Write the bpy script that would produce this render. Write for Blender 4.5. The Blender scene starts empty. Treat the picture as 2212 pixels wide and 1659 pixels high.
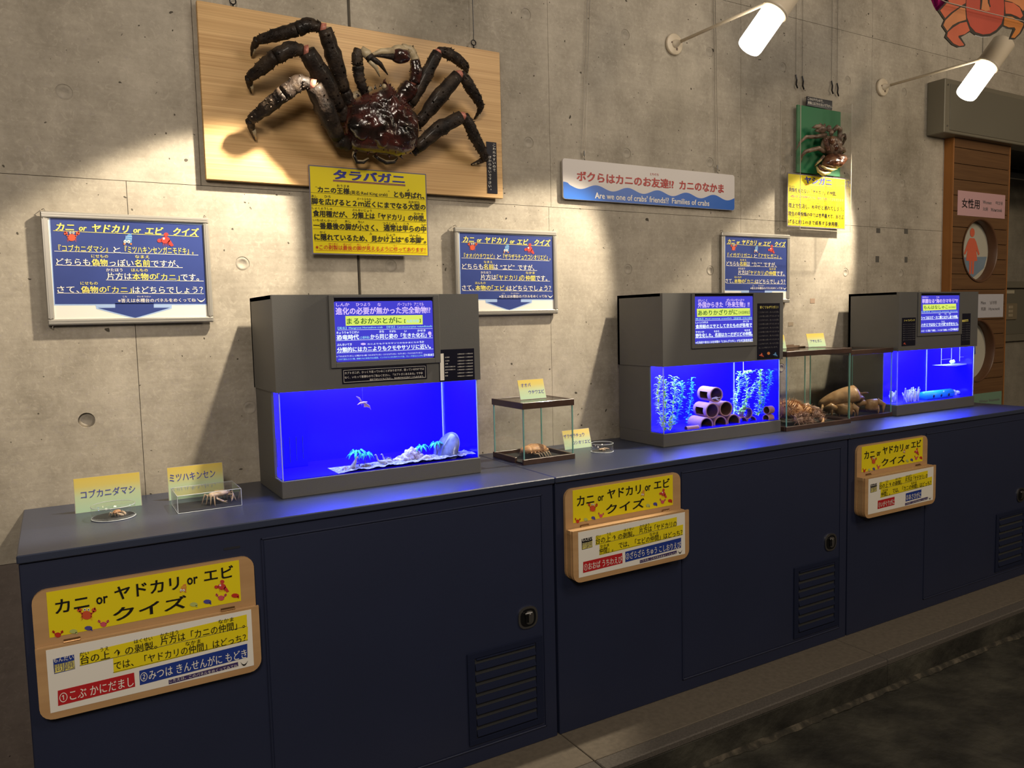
import bpy, bmesh, math, random
from mathutils import Vector, Matrix, noise
from mathutils.geometry import tessellate_polygon
random.seed(7)
sc = bpy.context.scene
COL = sc.collection
PI = math.pi
# ------------------------------------------------------------------ camera
F_PX = 1690.2
CAM = Vector((0.0, -2.26674, 1.29358))
RT = Vector((0.862289, -0.505864, -0.023666))
UP = Vector((0.062049, 0.059156, 0.996318))
FW = Vector((0.502602, 0.860583, -0.082398))
cd = bpy.data.cameras.new('camera')
cd.sensor_width = 36.0
cd.lens = F_PX / 2212 * 36
cd.clip_start = 0.05
cam = bpy.data.objects.new('camera', cd)
m = Matrix.Identity(4)
for i in range(3):
    m[i][0] = RT[i]; m[i][1] = UP[i]; m[i][2] = -FW[i]; m[i][3] = CAM[i]
cam.matrix_world = m
COL.objects.link(cam)
sc.camera = cam
# ------------------------------------------------------------------ world, light, exposure
w = bpy.data.worlds.new('world'); sc.world = w; w.use_nodes = True
w.node_tree.nodes['Background'].inputs[0].default_value = (1.0, 0.80, 0.62, 1)
w.node_tree.nodes['Background'].inputs[1].default_value = 0.045
sc.view_settings.view_transform = 'Standard'
sc.view_settings.look = 'None'
sc.view_settings.exposure = 0.0
sc.view_settings.gamma = 1.0
sc.view_settings.use_curve_mapping = False
WARM = (1.0, 0.80, 0.55)
GLOW = 8.0          # radiance of the frosted lamp glasses
SPOT_W = 116.0       # each wall lamp's downward beam
TANK_W = 7.5        # led strip in each aquarium hood

def area_light(name, loc, target, size, power, color, size_y=None):
    l = bpy.data.lights.new(name, 'AREA'); l.energy = power; l.color = color
    l.size = size
    if size_y: l.shape = 'RECTANGLE'; l.size_y = size_y
    else: l.shape = 'DISK'
    o = bpy.data.objects.new(name, l); o.location = loc
    o.rotation_euler = (Vector(target) - Vector(loc)).to_track_quat('-Z', 'Y').to_euler()
    COL.objects.link(o); return o
# three unseen area lights added as soft fill, behind and above the visitor
area_light('hall_fill_light', (-0.5, -2.9, 2.5), (0.2, 0.0, 0.8), 0.8, 40, (1.0, 0.87, 0.72))
area_light('hall_fill_light', (2.2, -2.6, 3.4), (2.2, 0.0, 1.8), 1.1, 27, (1.0, 0.89, 0.77))
area_light('hall_fill_light', (4.4, -3.4, 2.6), (5.2, 0.3, 1.4), 1.0, 36, (1.0, 0.80, 0.56))

# ------------------------------------------------------------------ measuring helpers
def ray(u, v):
    return RT * ((u - 1106) / F_PX) + UP * (-(v - 829.5) / F_PX) + FW
def at(u, v, Y):                      # point of the plane y = Y seen at picture point (u, v)
    d = ray(u, v); return CAM + d * ((Y - CAM.y) / d.y)
def atz(u, v, Z):
    d = ray(u, v); return CAM + d * ((Z - CAM.z) / d.z)
def atx(u, v, X):
    d = ray(u, v); return CAM + d * ((X - CAM.x) / d.x)

# ------------------------------------------------------------------ materials
MATS = {}
def mat(name, col, rough=0.6, metal=0.0, emit=None, estr=0.0, coat=0.0, var=0.0, vscale=30.0, bump=0.0, bscale=200.0, spec=0.5, trans=None):
    if name in MATS: return MATS[name]
    m = bpy.data.materials.new(name); m.use_nodes = True
    nt = m.node_tree; b = nt.nodes['Principled BSDF']
    b.inputs['Base Color'].default_value = (*col, 1)
    b.inputs['Roughness'].default_value = rough
    b.inputs['Metallic'].default_value = metal
    b.inputs['Specular IOR Level'].default_value = spec
    if coat: b.inputs['Coat Weight'].default_value = coat; b.inputs['Coat Roughness'].default_value = 0.06
    if emit: b.inputs['Emission Color'].default_value = (*emit, 1); b.inputs['Emission Strength'].default_value = estr
    if var or bump:
        tc = nt.nodes.new('ShaderNodeTexCoord')
    if var:
        n = nt.nodes.new('ShaderNodeTexNoise'); n.inputs['Scale'].default_value = vscale; n.inputs['Detail'].default_value = 5
        nt.links.new(tc.outputs['Object'], n.inputs['Vector'])
        r = nt.nodes.new('ShaderNodeMapRange'); r.inputs[1].default_value = 0.3; r.inputs[2].default_value = 0.7
        r.inputs[3].default_value = 1 - var; r.inputs[4].default_value = 1 + var
        nt.links.new(n.outputs[0], r.inputs[0])
        v = nt.nodes.new('ShaderNodeVectorMath'); v.operation = 'SCALE'; v.inputs[0].default_value = col
        nt.links.new(r.outputs[0], v.inputs['Scale']); nt.links.new(v.outputs[0], b.inputs['Base Color'])
    if bump:
        n2 = nt.nodes.new('ShaderNodeTexNoise'); n2.inputs['Scale'].default_value = bscale; n2.inputs['Detail'].default_value = 4
        nt.links.new(tc.outputs['Object'], n2.inputs['Vector'])
        bp = nt.nodes.new('ShaderNodeBump'); bp.inputs['Strength'].default_value = bump; bp.inputs['Distance'].default_value = 0.002
        nt.links.new(n2.outputs[0], bp.inputs['Height']); nt.links.new(bp.outputs[0], b.inputs['Normal'])
    MATS[name] = m; return m

def mat_glass(name, tint=(0.988, 0.995, 0.991), refl=1.0, rough=0.0, haze=0.0):
    if name in MATS: return MATS[name]
    m = bpy.data.materials.new(name); m.use_nodes = True
    nt = m.node_tree; nt.nodes.clear()
    out = nt.nodes.new('ShaderNodeOutputMaterial')
    tr = nt.nodes.new('ShaderNodeBsdfTransparent'); tr.inputs[0].default_value = (*tint, 1)
    gl = nt.nodes.new('ShaderNodeBsdfGlossy'); gl.inputs['Roughness'].default_value = rough; gl.inputs[0].default_value = (0.95, 0.95, 0.95, 1)
    ge = nt.nodes.new('ShaderNodeNewGeometry'); dt = nt.nodes.new('ShaderNodeVectorMath'); dt.operation = 'DOT_PRODUCT'
    nt.links.new(ge.outputs['Normal'], dt.inputs[0]); nt.links.new(ge.outputs['Incoming'], dt.inputs[1])
    def mn(op, x, y=None, z=None):
        k = nt.nodes.new('ShaderNodeMath'); k.operation = op
        for i, q in enumerate((x, y, z)):
            if q is None: continue
            if isinstance(q, (int, float)): k.inputs[i].default_value = q
            else: nt.links.new(q, k.inputs[i])
        return k.outputs[0]
    f5 = mn('POWER', mn('SUBTRACT', 1.0, mn('ABSOLUTE', dt.outputs['Value'])), 5.0)   # mirror share grows at grazing angles, the same from both sides
    fr = mn('MULTIPLY_ADD', f5, 0.6, 0.035)
    mu_out = mn('MULTIPLY_ADD', fr, refl, haze)
    mx = nt.nodes.new('ShaderNodeMixShader')
    nt.links.new(mu_out, mx.inputs[0]); nt.links.new(tr.outputs[0], mx.inputs[1]); nt.links.new(gl.outputs[0], mx.inputs[2])
    nt.links.new(mx.outputs[0], out.inputs[0])
    MATS[name] = m; return m

def mat_ramp_noise(name, cols, scale, rough=0.5, coat=0.0, bump=0.3, bscale=120.0, detail=6.0, dist=0.003):
    """noise-driven mix of several colours"""
    m = bpy.data.materials.new(name); m.use_nodes = True
    nt = m.node_tree; b = nt.nodes['Principled BSDF']
    b.inputs['Roughness'].default_value = rough
    if coat: b.inputs['Coat Weight'].default_value = coat; b.inputs['Coat Roughness'].default_value = 0.08
    tc = nt.nodes.new('ShaderNodeTexCoord')
    n = nt.nodes.new('ShaderNodeTexNoise'); n.inputs['Scale'].default_value = scale; n.inputs['Detail'].default_value = detail
    nt.links.new(tc.outputs['Object'], n.inputs['Vector'])
    cr = nt.nodes.new('ShaderNodeValToRGB')
    e = cr.color_ramp.elements
    e[0].position = 0.32; e[0].color = (*cols[0], 1); e[1].position = 0.68; e[1].color = (*cols[-1], 1)
    for i, c in enumerate(cols[1:-1]):
        x = e.new(0.32 + 0.36 * (i + 1) / (len(cols) - 1)); x.color = (*c, 1)
    nt.links.new(n.outputs[0], cr.inputs[0]); nt.links.new(cr.outputs[0], b.inputs['Base Color'])
    if bump:
        n2 = nt.nodes.new('ShaderNodeTexNoise'); n2.inputs['Scale'].default_value = bscale; n2.inputs['Detail'].default_value = 3
        nt.links.new(tc.outputs['Object'], n2.inputs['Vector'])
        bp = nt.nodes.new('ShaderNodeBump'); bp.inputs['Strength'].default_value = bump; bp.inputs['Distance'].default_value = dist
        nt.links.new(n2.outputs[0], bp.inputs['Height']); nt.links.new(bp.outputs[0], b.inputs['Normal'])
    MATS[name] = m; return m

def mat_concrete(name, c0, c1, pit=True):
    m = bpy.data.materials.new(name); m.use_nodes = True
    nt = m.node_tree; b = nt.nodes['Principled BSDF']; N = nt.nodes.new; L = nt.links.new
    b.inputs['Roughness'].default_value = 0.72; b.inputs['Specular IOR Level'].default_value = 0.35
    tc = N('ShaderNodeTexCoord')
    def nz(scale, detail, vec=None, rough=0.55):
        n = N('ShaderNodeTexNoise'); n.inputs['Scale'].default_value = scale; n.inputs['Detail'].default_value = detail; n.inputs['Roughness'].default_value = rough
        L(vec or tc.outputs['Object'], n.inputs['Vector']); return n.outputs[0]
    mp = N('ShaderNodeMapping'); mp.inputs['Scale'].default_value = (1.0, 1.0, 0.28); L(tc.outputs['Object'], mp.inputs[0])
    mh = N('ShaderNodeMapping'); mh.inputs['Scale'].default_value = (0.12, 1.0, 3.2); L(tc.outputs['Object'], mh.inputs[0])
    big = nz(2.2, 5, mp.outputs[0]); mid = nz(11, 8); fine = nz(70, 6, None, 0.7); brush = nz(26, 4, mh.outputs[0], 0.6)
    def mathn(op, a, bb, c=None):
        x = N('ShaderNodeMath'); x.operation = op
        for i, q in enumerate((a, bb, c)):
            if q is None: continue
            if isinstance(q, (int, float)): x.inputs[i].default_value = q
            else: L(q, x.inputs[i])
        return x.outputs[0]
    s = mathn('MULTIPLY_ADD', big, 0.95, mathn('MULTIPLY_ADD', mid, 0.62, mathn('MULTIPLY_ADD', fine, 0.42, mathn('MULTIPLY', brush, 0.20))))
    cr = N('ShaderNodeValToRGB'); e = cr.color_ramp.elements
    e[0].position = 0.0; e[0].color = (*c0, 1); e[1].position = 1.0; e[1].color = (*c1, 1)
    mr = N('ShaderNodeMapRange'); mr.inputs[1].default_value = 0.80; mr.inputs[2].default_value = 1.45; L(s, mr.inputs[0]); L(mr.outputs[0], cr.inputs[0])
    last = cr.outputs[0]
    if pit:
        wob = N('ShaderNodeVectorMath'); wob.operation = 'MULTIPLY_ADD'
        nn = N('ShaderNodeTexNoise'); nn.inputs['Scale'].default_value = 35; L(tc.outputs['Object'], nn.inputs['Vector'])
        L(nn.outputs['Color'], wob.inputs[0]); wob.inputs[1].default_value = (0.025, 0.025, 0.025); L(tc.outputs['Object'], wob.inputs[2])
        vo = N('ShaderNodeTexVoronoi'); vo.inputs['Scale'].default_value = 15; L(wob.outputs[0], vo.inputs['Vector'])
        sep = N('ShaderNodeSeparateColor'); L(vo.outputs['Color'], sep.inputs[0])
        thr = mathn('MULTIPLY', mathn('POWER', sep.outputs[0], 8.0), 0.13)
        hole = mathn('LESS_THAN', vo.outputs['Distance'], thr)
        mx = N('ShaderNodeMix'); mx.data_type = 'RGBA'; L(hole, mx.inputs['Factor']); L(last, mx.inputs['A'])
        mx.inputs['B'].default_value = (c0[0] * 0.28, c0[1] * 0.27, c0[2] * 0.25, 1)
        last = mx.outputs['Result']
        v2 = N('ShaderNodeTexVoronoi'); v2.inputs['Scale'].default_value = 62; L(wob.outputs[0], v2.inputs['Vector'])
        sp2 = N('ShaderNodeSeparateColor'); L(v2.outputs['Color'], sp2.inputs[0])
        h2 = mathn('LESS_THAN', v2.outputs['Distance'], mathn('MULTIPLY', mathn('POWER', sp2.outputs[1], 14.0), 0.22))
        m3 = N('ShaderNodeMix'); m3.data_type = 'RGBA'; L(h2, m3.inputs['Factor']); L(last, m3.inputs['A'])
        m3.inputs['B'].default_value = (c0[0] * 0.35, c0[1] * 0.34, c0[2] * 0.32, 1); last = m3.outputs['Result']
        scr = N('ShaderNodeTexNoise'); scr.inputs['Scale'].default_value = 42; scr.inputs['Detail'].default_value = 5; scr.inputs['Distortion'].default_value = 2.2
        L(tc.outputs['Object'], scr.inputs['Vector']); lift = mathn('MULTIPLY', mathn('GREATER_THAN', scr.outputs[0], 0.61), 0.14)
        m4 = N('ShaderNodeMix'); m4.data_type = 'RGBA'; L(lift, m4.inputs['Factor']); L(last, m4.inputs['A']); m4.inputs['B'].default_value = (*[min(1, q * 1.25) for q in c1], 1); last = m4.outputs['Result']
        hgt = mathn('MULTIPLY_ADD', hole, -1.2, s)
    else: hgt = s
    L(last, b.inputs['Base Color'])
    bp = N('ShaderNodeBump'); bp.inputs['Strength'].default_value = 0.45; bp.inputs['Distance'].default_value = 0.0025
    L(hgt, bp.inputs['Height']); L(bp.outputs[0], b.inputs['Normal'])
    MATS[name] = m; return m

def mat_wood(name, c0, c1, scale=(1.2, 1.0, 26.0), rough=0.45, rings=14.0, bump=0.1, wdist=2.2):
    m = bpy.data.materials.new(name); m.use_nodes = True
    nt = m.node_tree; b = nt.nodes['Principled BSDF']; N = nt.nodes.new; L = nt.links.new
    b.inputs['Roughness'].default_value = rough
    tc = N('ShaderNodeTexCoord'); mp = N('ShaderNodeMapping'); mp.inputs['Scale'].default_value = scale; L(tc.outputs['Object'], mp.inputs[0])
    n = N('ShaderNodeTexNoise'); n.inputs['Scale'].default_value = 1.5; n.inputs['Detail'].default_value = 7; n.inputs['Distortion'].default_value = 0.6; L(mp.outputs[0], n.inputs['Vector'])
    n3 = N('ShaderNodeTexNoise'); n3.inputs['Scale'].default_value = rings * .45; n3.inputs['Detail'].default_value = 3; n3.inputs['Distortion'].default_value = wdist * .3
    mp2 = N('ShaderNodeMapping'); mp2.inputs['Scale'].default_value = (scale[0] * .35, 1.0, scale[2] * .6); L(tc.outputs['Object'], mp2.inputs[0]); L(mp2.outputs[0], n3.inputs['Vector'])
    mx = N('ShaderNodeMath'); mx.operation = 'MULTIPLY_ADD'; mx.inputs[1].default_value = 1.5; L(n3.outputs[0], mx.inputs[0])
    m2 = N('ShaderNodeMath'); m2.operation = 'MULTIPLY_ADD'; m2.inputs[1].default_value = 1.2; m2.inputs[2].default_value = -0.85; L(n.outputs[0], m2.inputs[0]); L(m2.outputs[0], mx.inputs[2])
    cr = N('ShaderNodeValToRGB'); e = cr.color_ramp.elements
    e[0].position = 0.1; e[0].color = (*c1, 1); e[1].position = 0.95; e[1].color = (*c0, 1)
    L(mx.outputs[0], cr.inputs[0]); L(cr.outputs[0], b.inputs['Base Color'])
    if bump:
        bp = N('ShaderNodeBump'); bp.inputs['Strength'].default_value = bump; bp.inputs['Distance'].default_value = 0.001; L(mx.outputs[0], bp.inputs['Height']); L(bp.outputs[0], b.inputs['Normal'])
    MATS[name] = m; return m

def mat_gradient(name, stops, z0, z1):
    """printed card whose ink fades from one colour to another along its own height"""
    m = bpy.data.materials.new(name); m.use_nodes = True
    nt = m.node_tree; b = nt.nodes['Principled BSDF']; N = nt.nodes.new; L = nt.links.new
    b.inputs['Roughness'].default_value = 0.25
    tc = N('ShaderNodeTexCoord'); sp = N('ShaderNodeSeparateXYZ'); L(tc.outputs['Generated'], sp.inputs[0])
    cr = N('ShaderNodeValToRGB'); e = cr.color_ramp.elements
    e[0].position = stops[0][0]; e[0].color = (*stops[0][1], 1); e[1].position = stops[-1][0]; e[1].color = (*stops[-1][1], 1)
    for p, c in stops[1:-1]: x = e.new(p); x.color = (*c, 1)
    L(sp.outputs[2], cr.inputs[0]); L(cr.outputs[0], b.inputs['Base Color'])
    MATS[name] = m; return m

concrete = mat_concrete('concrete', (0.225, 0.197, 0.153), (0.535, 0.480, 0.395))
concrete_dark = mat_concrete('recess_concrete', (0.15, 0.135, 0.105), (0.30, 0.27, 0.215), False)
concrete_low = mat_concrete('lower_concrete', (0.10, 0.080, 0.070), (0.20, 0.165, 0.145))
plug_m = mat_concrete('plug_mortar', (0.22, 0.195, 0.155), (0.50, 0.45, 0.375), False)
joint_m = mat('joint_dark_mortar', (0.10, 0.09, 0.075), 0.9)  # dark mortar colour of the backing slab, seen in the panel joints
stone_floor = mat_ramp_noise('dark_stone', [(0.010, 0.0095, 0.007), (0.030, 0.028, 0.021), (0.062, 0.058, 0.043)], 5.5, 0.62, 0, 0.8, 22, 8, 0.012)
tile_m = mat('plinth_tile', (0.125, 0.103, 0.076), 0.75, var=0.14, vscale=60, bump=0.3, bscale=300)
nosing_m = mat('plinth_nosing', (0.088, 0.076, 0.064), 0.7, var=0.22, vscale=150, bump=0.3, bscale=400)
edge_grit = mat_ramp_noise('edge_grit', [(0.012, 0.011, 0.008), (0.035, 0.030, 0.020), (0.12, 0.10, 0.07)], 22, .9, 0, .8, 120, 6, .004)
cabinet_m = mat('cabinet_paint', (0.0125, 0.018, 0.048), 0.52, var=0.05, vscale=4, bump=0.12, bscale=700)
lid_m = mat('countertop_paint', (0.030, 0.039, 0.072), 0.34, spec=0.8, bump=0.10, bscale=260, var=0.04, vscale=12)
louver_m = mat('louver_paint', (0.010, 0.014, 0.036), 0.8, spec=0.15)
mesh_m = mat('louver_mesh', (0.030, 0.032, 0.034), 0.8, var=0.4, vscale=900)
blackmetal = mat('black_metal', (0.02, 0.02, 0.022), 0.3, 0.7)
chrome = mat('lock_chrome', (0.45, 0.44, 0.42), 0.28, 1.0)
grey_case = mat('aquarium_grey', (0.105, 0.103, 0.098), 0.50, var=0.04, vscale=8, bump=0.15, bscale=500)
blue_panel = mat('aquarium_blue_liner', (0.010, 0.0006, 0.95), 0.35, spec=0.25)
blue_gloss = mat('aquarium_blue_gloss', (0.010, 0.0006, 0.95), 0.3, spec=0.3, coat=1.0)
blue_dark = mat('weir_blue', (0.008, 0.0005, 0.80), 0.4, spec=0.25)
slot_m = mat('weir_slot', (0.002, 0.001, 0.06), 0.6)
gravel_m = mat_ramp_noise('gravel', [(0.10, 0.10, 0.13), (0.45, 0.44, 0.48)], 120, 0.9, 0, 0.8, 260, 3, 0.004)
glass = mat_glass('clear_glass')
glass_edge = mat('glass_edge', (0.16, 0.36, 0.30), 0.12, coat=0.4)
glass_edge2 = mat('silicone_edge', (0.55, 0.60, 0.62), 0.3)
acrylic = mat_glass('clear_acrylic', (0.982, 0.982, 0.978), 1.0, 0.0, 0.03)
acr_edge = mat('acrylic_edge', (0.42, 0.38, 0.31), 0.25)
frame_wood = mat('case_frame_brown', (0.050, 0.026, 0.018), 0.38, var=0.2, vscale=30, coat=0.2)
black_base = mat('black_flocked_base', (0.018, 0.018, 0.016), 0.85, var=0.15, vscale=300)
alu = mat('aluminium_frame', (0.44, 0.42, 0.38), 0.40, 0.6)
paper = mat('white_paper', (0.80, 0.77, 0.70), 0.5)
boardwood = mat_wood('pine_board', (0.74, 0.48, 0.215), (0.50, 0.285, 0.105), scale=(0.50, 1.0, 62.0), rings=22.0, wdist=3.0)
plankwood = mat_wood('sign_plank', (0.145, 0.070, 0.024), (0.098, 0.044, 0.014), scale=(1.4, 1, 30), rough=0.5)
sidewood = mat_wood('sign_side', (0.30, 0.115, 0.020), (0.24, 0.090, 0.016), scale=(6, 1, 1.2), rough=0.5)
placwood = mat_wood('placard_wood', (0.52, 0.32, 0.150), (0.43, 0.25, 0.110), scale=(2.0, 1, 14), rough=0.5, rings=8)
steel = mat('shutter_steel', (0.20, 0.18, 0.132), 0.5, 0.25, var=0.05, vscale=6)
steel_d = mat('shutter_steel_dark', (0.155, 0.142, 0.105), 0.55, 0.2)
lampw = mat('lamp_white_metal', (0.62, 0.53, 0.40), 0.4)
wire_m = mat('wire_steel', (0.30, 0.28, 0.25), 0.35, 0.8)
glow_m = mat('lit_lamp_glass', (0.9, 0.9, 0.9), 0.4, emit=(1.0, 0.90, 0.72), estr=GLOW)
C = dict(
    yellow=mat('ink_yellow', (0.80, 0.66, 0.014), 0.30), navy=mat('ink_navy', (0.030, 0.035, 0.30), 0.35),
    black=mat('ink_black', (0.010, 0.009, 0.009), 0.4), red=mat('ink_red', (0.52, 0.035, 0.018), 0.4),
    signred=mat('ink_sign_red', (0.42, 0.022, 0.025), 0.4), signblue=mat('ink_sign_blue', (0.004, 0.115, 0.52), 0.35),
    quizblue=mat('ink_quiz_blue', (0.046, 0.070, 0.255), 0.22, var=0.12, vscale=6), pale=mat('ink_pale_blue', (0.36, 0.50, 0.78), 0.3),
    white=mat('ink_white', (0.82, 0.78, 0.70), 0.4), lemon=mat('ink_lemon', (0.80, 0.70, 0.16), 0.35),
    purple=mat('ink_purple', (0.20, 0.05, 0.13), 0.4), dpurple=mat('ink_deep_purple', (0.055, 0.035, 0.13), 0.4),
    crab=mat('ink_crab_orange', (0.62, 0.085, 0.030), 0.4), lob=mat('ink_lobster_red', (0.55, 0.05, 0.04), 0.4),
    shell=mat('ink_shell_blue', (0.10, 0.28, 0.55), 0.4), orange=mat('ink_orange', (0.62, 0.20, 0.05), 0.4),
    pink=mat('ink_pink', (0.60, 0.09, 0.13), 0.4), faded=mat('ink_faded_green', (0.45, 0.50, 0.15), 0.4),
    sblue=mat('ink_small_blue', (0.075, 0.07, 0.30), 0.4), boxred=mat('ink_box_red', (0.48, 0.018, 0.022), 0.35),
    boxblue=mat('ink_box_blue', (0.018, 0.045, 0.27), 0.35), lav=mat('ink_card_blue', (0.06, 0.07, 0.33), 0.4),
    grey=mat('ink_grey', (0.16, 0.15, 0.15), 0.5), nblack=mat('label_black', (0.008, 0.008, 0.018), 0.25),
    thin=mat('ink_line_black', (0.10, 0.08, 0.01), 0.5),
    e_blue=mat('backlit_blue', (0.0, 0.0, 0.0), 0.3, emit=(0.055, 0.050, 0.62), estr=1.0),
    e_white=mat('backlit_white', (0.0, 0.0, 0.0), 0.3, emit=(0.85, 0.95, 1.0), estr=1.15),
    e_lilac=mat('backlit_lilac', (0.0, 0.0, 0.0), 0.3, emit=(0.72, 0.55, 1.0), estr=1.0),
    e_yellow=mat('backlit_yellow', (0.0, 0.0, 0.0), 0.3, emit=(0.72, 0.86, 0.14), estr=1.0),
    e_green=mat('backlit_dark_green', (0.01, 0.05, 0.01), 0.3, emit=(0.03, 0.10, 0.02), estr=1.0),
    e_cyan=mat('backlit_cyan', (0.0, 0.0, 0.0), 0.3, emit=(0.35, 0.75, 0.9), estr=1.0),
    e_black=mat('screen_black', (0.006, 0.005, 0.012), 0.2),
)

# ------------------------------------------------------------------ mesh helpers
class MB:
    def __init__(s): s.v = []; s.f = []; s.m = []; s.mats = []; s.mi = 0; s.sm = []; s.smooth = False
    def use(s, material, smooth=None):
        if material not in s.mats: s.mats.append(material)
        s.mi = s.mats.index(material)
        if smooth is not None: s.smooth = smooth
        return s
    def add(s, vs, fs):
        o = len(s.v); s.v += [tuple(p) for p in vs]
        for f in fs: s.f.append(tuple(i + o for i in f)); s.m.append(s.mi); s.sm.append(s.smooth)
    def box(s, x0, x1, y0, y1, z0, z1):
        vs = [(x, y, z) for x in (x0, x1) for y in (y0, y1) for z in (z0, z1)]
        s.add(vs, [(0, 1, 3, 2), (4, 6, 7, 5), (0, 4, 5, 1), (2, 3, 7, 6), (0, 2, 6, 4), (1, 5, 7, 3)])
    def bbox_b(s, x0, x1, y0, y1, z0, z1, b=0.002):
        """box with chamfered edges"""
        vs = []; 
        for sx in (0, 1):
            for sy in (0, 1):
                for sz in (0, 1):
                    x = (x0, x1)[sx]; y = (y0, y1)[sy]; z = (z0, z1)[sz]
                    dx = b if sx == 0 else -b; dy = b if sy == 0 else -b; dz = b if sz == 0 else -b
                    vs += [(x, y + dy, z + dz), (x + dx, y, z + dz), (x + dx, y + dy, z)]
        bm = bmesh.new(); bv = [bm.verts.new(p) for p in vs]
        r = bmesh.ops.convex_hull(bm, input=bv); bm.normal_update()
        bm.verts.index_update()
        s.add([v.co[:] for v in bm.verts], [[v.index for v in f.verts] for f in bm.faces]); bm.free()
    def tube(s, pts, rad, n=8, cap=True, flat=1.0, flatdir=None):
        """tapered tube through points; flat squashes along flatdir"""
        pts = [Vector(p) for p in pts]; k = len(pts)
        if not isinstance(rad, (list, tuple)): rad = [rad] * k
        vs = []; fs = []
        ref = Vector((0, 1, 0)) if flatdir is None else Vector(flatdir)
        for i, p in enumerate(pts):
            d = (pts[min(i + 1, k - 1)] - pts[max(i - 1, 0)]).normalized()
            a = ref - d * ref.dot(d)
            if a.length < 1e-3: a = Vector((1, 0, 0.3)) - d * d.dot(Vector((1, 0, 0.3)))
            a.normalize(); b = d.cross(a)
            for j in range(n):
                t = 2 * PI * j / n
                vs.append(p + a * (math.cos(t) * rad[i] * flat) + b * (math.sin(t) * rad[i]))
        for i in range(k - 1):
            for j in range(n):
                fs.append((i * n + j, i * n + (j + 1) % n, (i + 1) * n + (j + 1) % n, (i + 1) * n + j))
        if cap:
            fs.append(tuple(range(n - 1, -1, -1))); fs.append(tuple((k - 1) * n + j for j in range(n)))
        s.add(vs, fs)
    def cone(s, p, q, r, n=5): s.tube([p, q], [r, r * 0.05], n)
    def ell(s, c, r, nu=14, nv=8, rot=None, bump=0.0, bs=30.0):
        c = Vector(c); vs = []; fs = []
        for i in range(nv + 1):
            ph = PI * i / nv
            for j in range(nu):
                th = 2 * PI * j / nu
                d = Vector((math.sin(ph) * math.cos(th), math.sin(ph) * math.sin(th), math.cos(ph)))
                k = 1.0
                if bump: k = 1 + bump * noise.noise((c + Vector((d.x * r[0], d.y * r[1], d.z * r[2]))) * bs)
                p = Vector((d.x * r[0] * k, d.y * r[1] * k, d.z * r[2] * k))
                if rot: p = rot @ p
                vs.append(c + p)
        for i in range(nv):
            for j in range(nu):
                fs.append((i * nu + j, (i + 1) * nu + j, (i + 1) * nu + (j + 1) % nu, i * nu + (j + 1) % nu))
        s.add(vs, fs)
    def prism(s, poly, y0, y1):
        """polygon in the xz plane extruded from y0 (towards the viewer) to y1"""
        n = len(poly); vs = [(x, y0, z) for x, z in poly] + [(x, y1, z) for x, z in poly]
        tri = tessellate_polygon([[Vector((x, z, 0)) for x, z in poly]])
        fs = [tuple(t) for t in tri] + [tuple(n + i for i in reversed(t)) for t in tri]
        fs += [(i, (i + 1) % n, n + (i + 1) % n, n + i) for i in range(n)]
        s.add(vs, fs)
    def flat(s, poly, y):
        tri = tessellate_polygon([[Vector((x, z, 0)) for x, z in poly]])
        out = []
        for t in tri:
            a, b, c = (poly[i] for i in t)
            cr = (b[0] - a[0]) * (c[1] - a[1]) - (b[1] - a[1]) * (c[0] - a[0])
            out.append(tuple(t) if cr > 0 else tuple(reversed(t)))
        s.add([(x, y, z) for x, z in poly], out)
    def lathe(s, c, axis, prof, n=24):
        """prof: list of (distance along axis, radius)"""
        c = Vector(c); d = Vector(axis).normalized()
        a = d.orthogonal().normalized(); b = d.cross(a)
        vs = []; fs = []; k = len(prof)
        for h, r in prof:
            for j in range(n):
                t = 2 * PI * j / n; vs.append(c + d * h + a * (math.cos(t) * r) + b * (math.sin(t) * r))
        for i in range(k - 1):
            for j in range(n): fs.append((i * n + j, i * n + (j + 1) % n, (i + 1) * n + (j + 1) % n, (i + 1) * n + j))
        s.add(vs, fs)
    def build(s, name, parent=None, kind=None, material=None):
        me = bpy.data.meshes.new(name)
        off = root_loc(parent) if parent else Vector((0, 0, 0))
        me.from_pydata([(x - off.x, y - off.y, z - off.z) for x, y, z in s.v], [], s.f)
        for mm in (s.mats or [material]): me.materials.append(mm)
        for p, i, q in zip(me.polygons, s.m, s.sm): p.material_index = i; p.use_smooth = q
        if any(len(f) > 4 for f in s.f) or True:
            bm = bmesh.new(); bm.from_mesh(me)
            if not getattr(s, 'flatprint', False): bmesh.ops.recalc_face_normals(bm, faces=bm.faces)
            bm.to_mesh(me); bm.free()
        o = bpy.data.objects.new(name, me); COL.objects.link(o)
        if parent: o.parent = parent
        if kind: o['kind'] = kind
        return o
def root_loc(p):
    v = Vector((0, 0, 0))
    while p is not None: v += p.location; p = p.parent
    return v
def thing(name, label, cat, loc=(0, 0, 0), group=None):
    o = bpy.data.objects.new(name, None); COL.objects.link(o); o.location = loc
    o.empty_display_size = 0.05
    o['label'] = label; o['category'] = cat
    if group: o['group'] = group
    return o
def tag(o, label, cat, group=None):
    o['label'] = label; o['category'] = cat
    if group: o['group'] = group
    return o
def part(name, parent, material, *boxes, bev=None, kind=None):
    b = MB(); b.use(material)
    for q in boxes:
        if bev: b.bbox_b(*q, b=bev)
        else: b.box(*q)
    return b.build(name, parent, kind)
def quad(cx, cz, w, h): return [(cx - w / 2, cz - h / 2), (cx + w / 2, cz - h / 2), (cx + w / 2, cz + h / 2), (cx - w / 2, cz + h / 2)]
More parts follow.
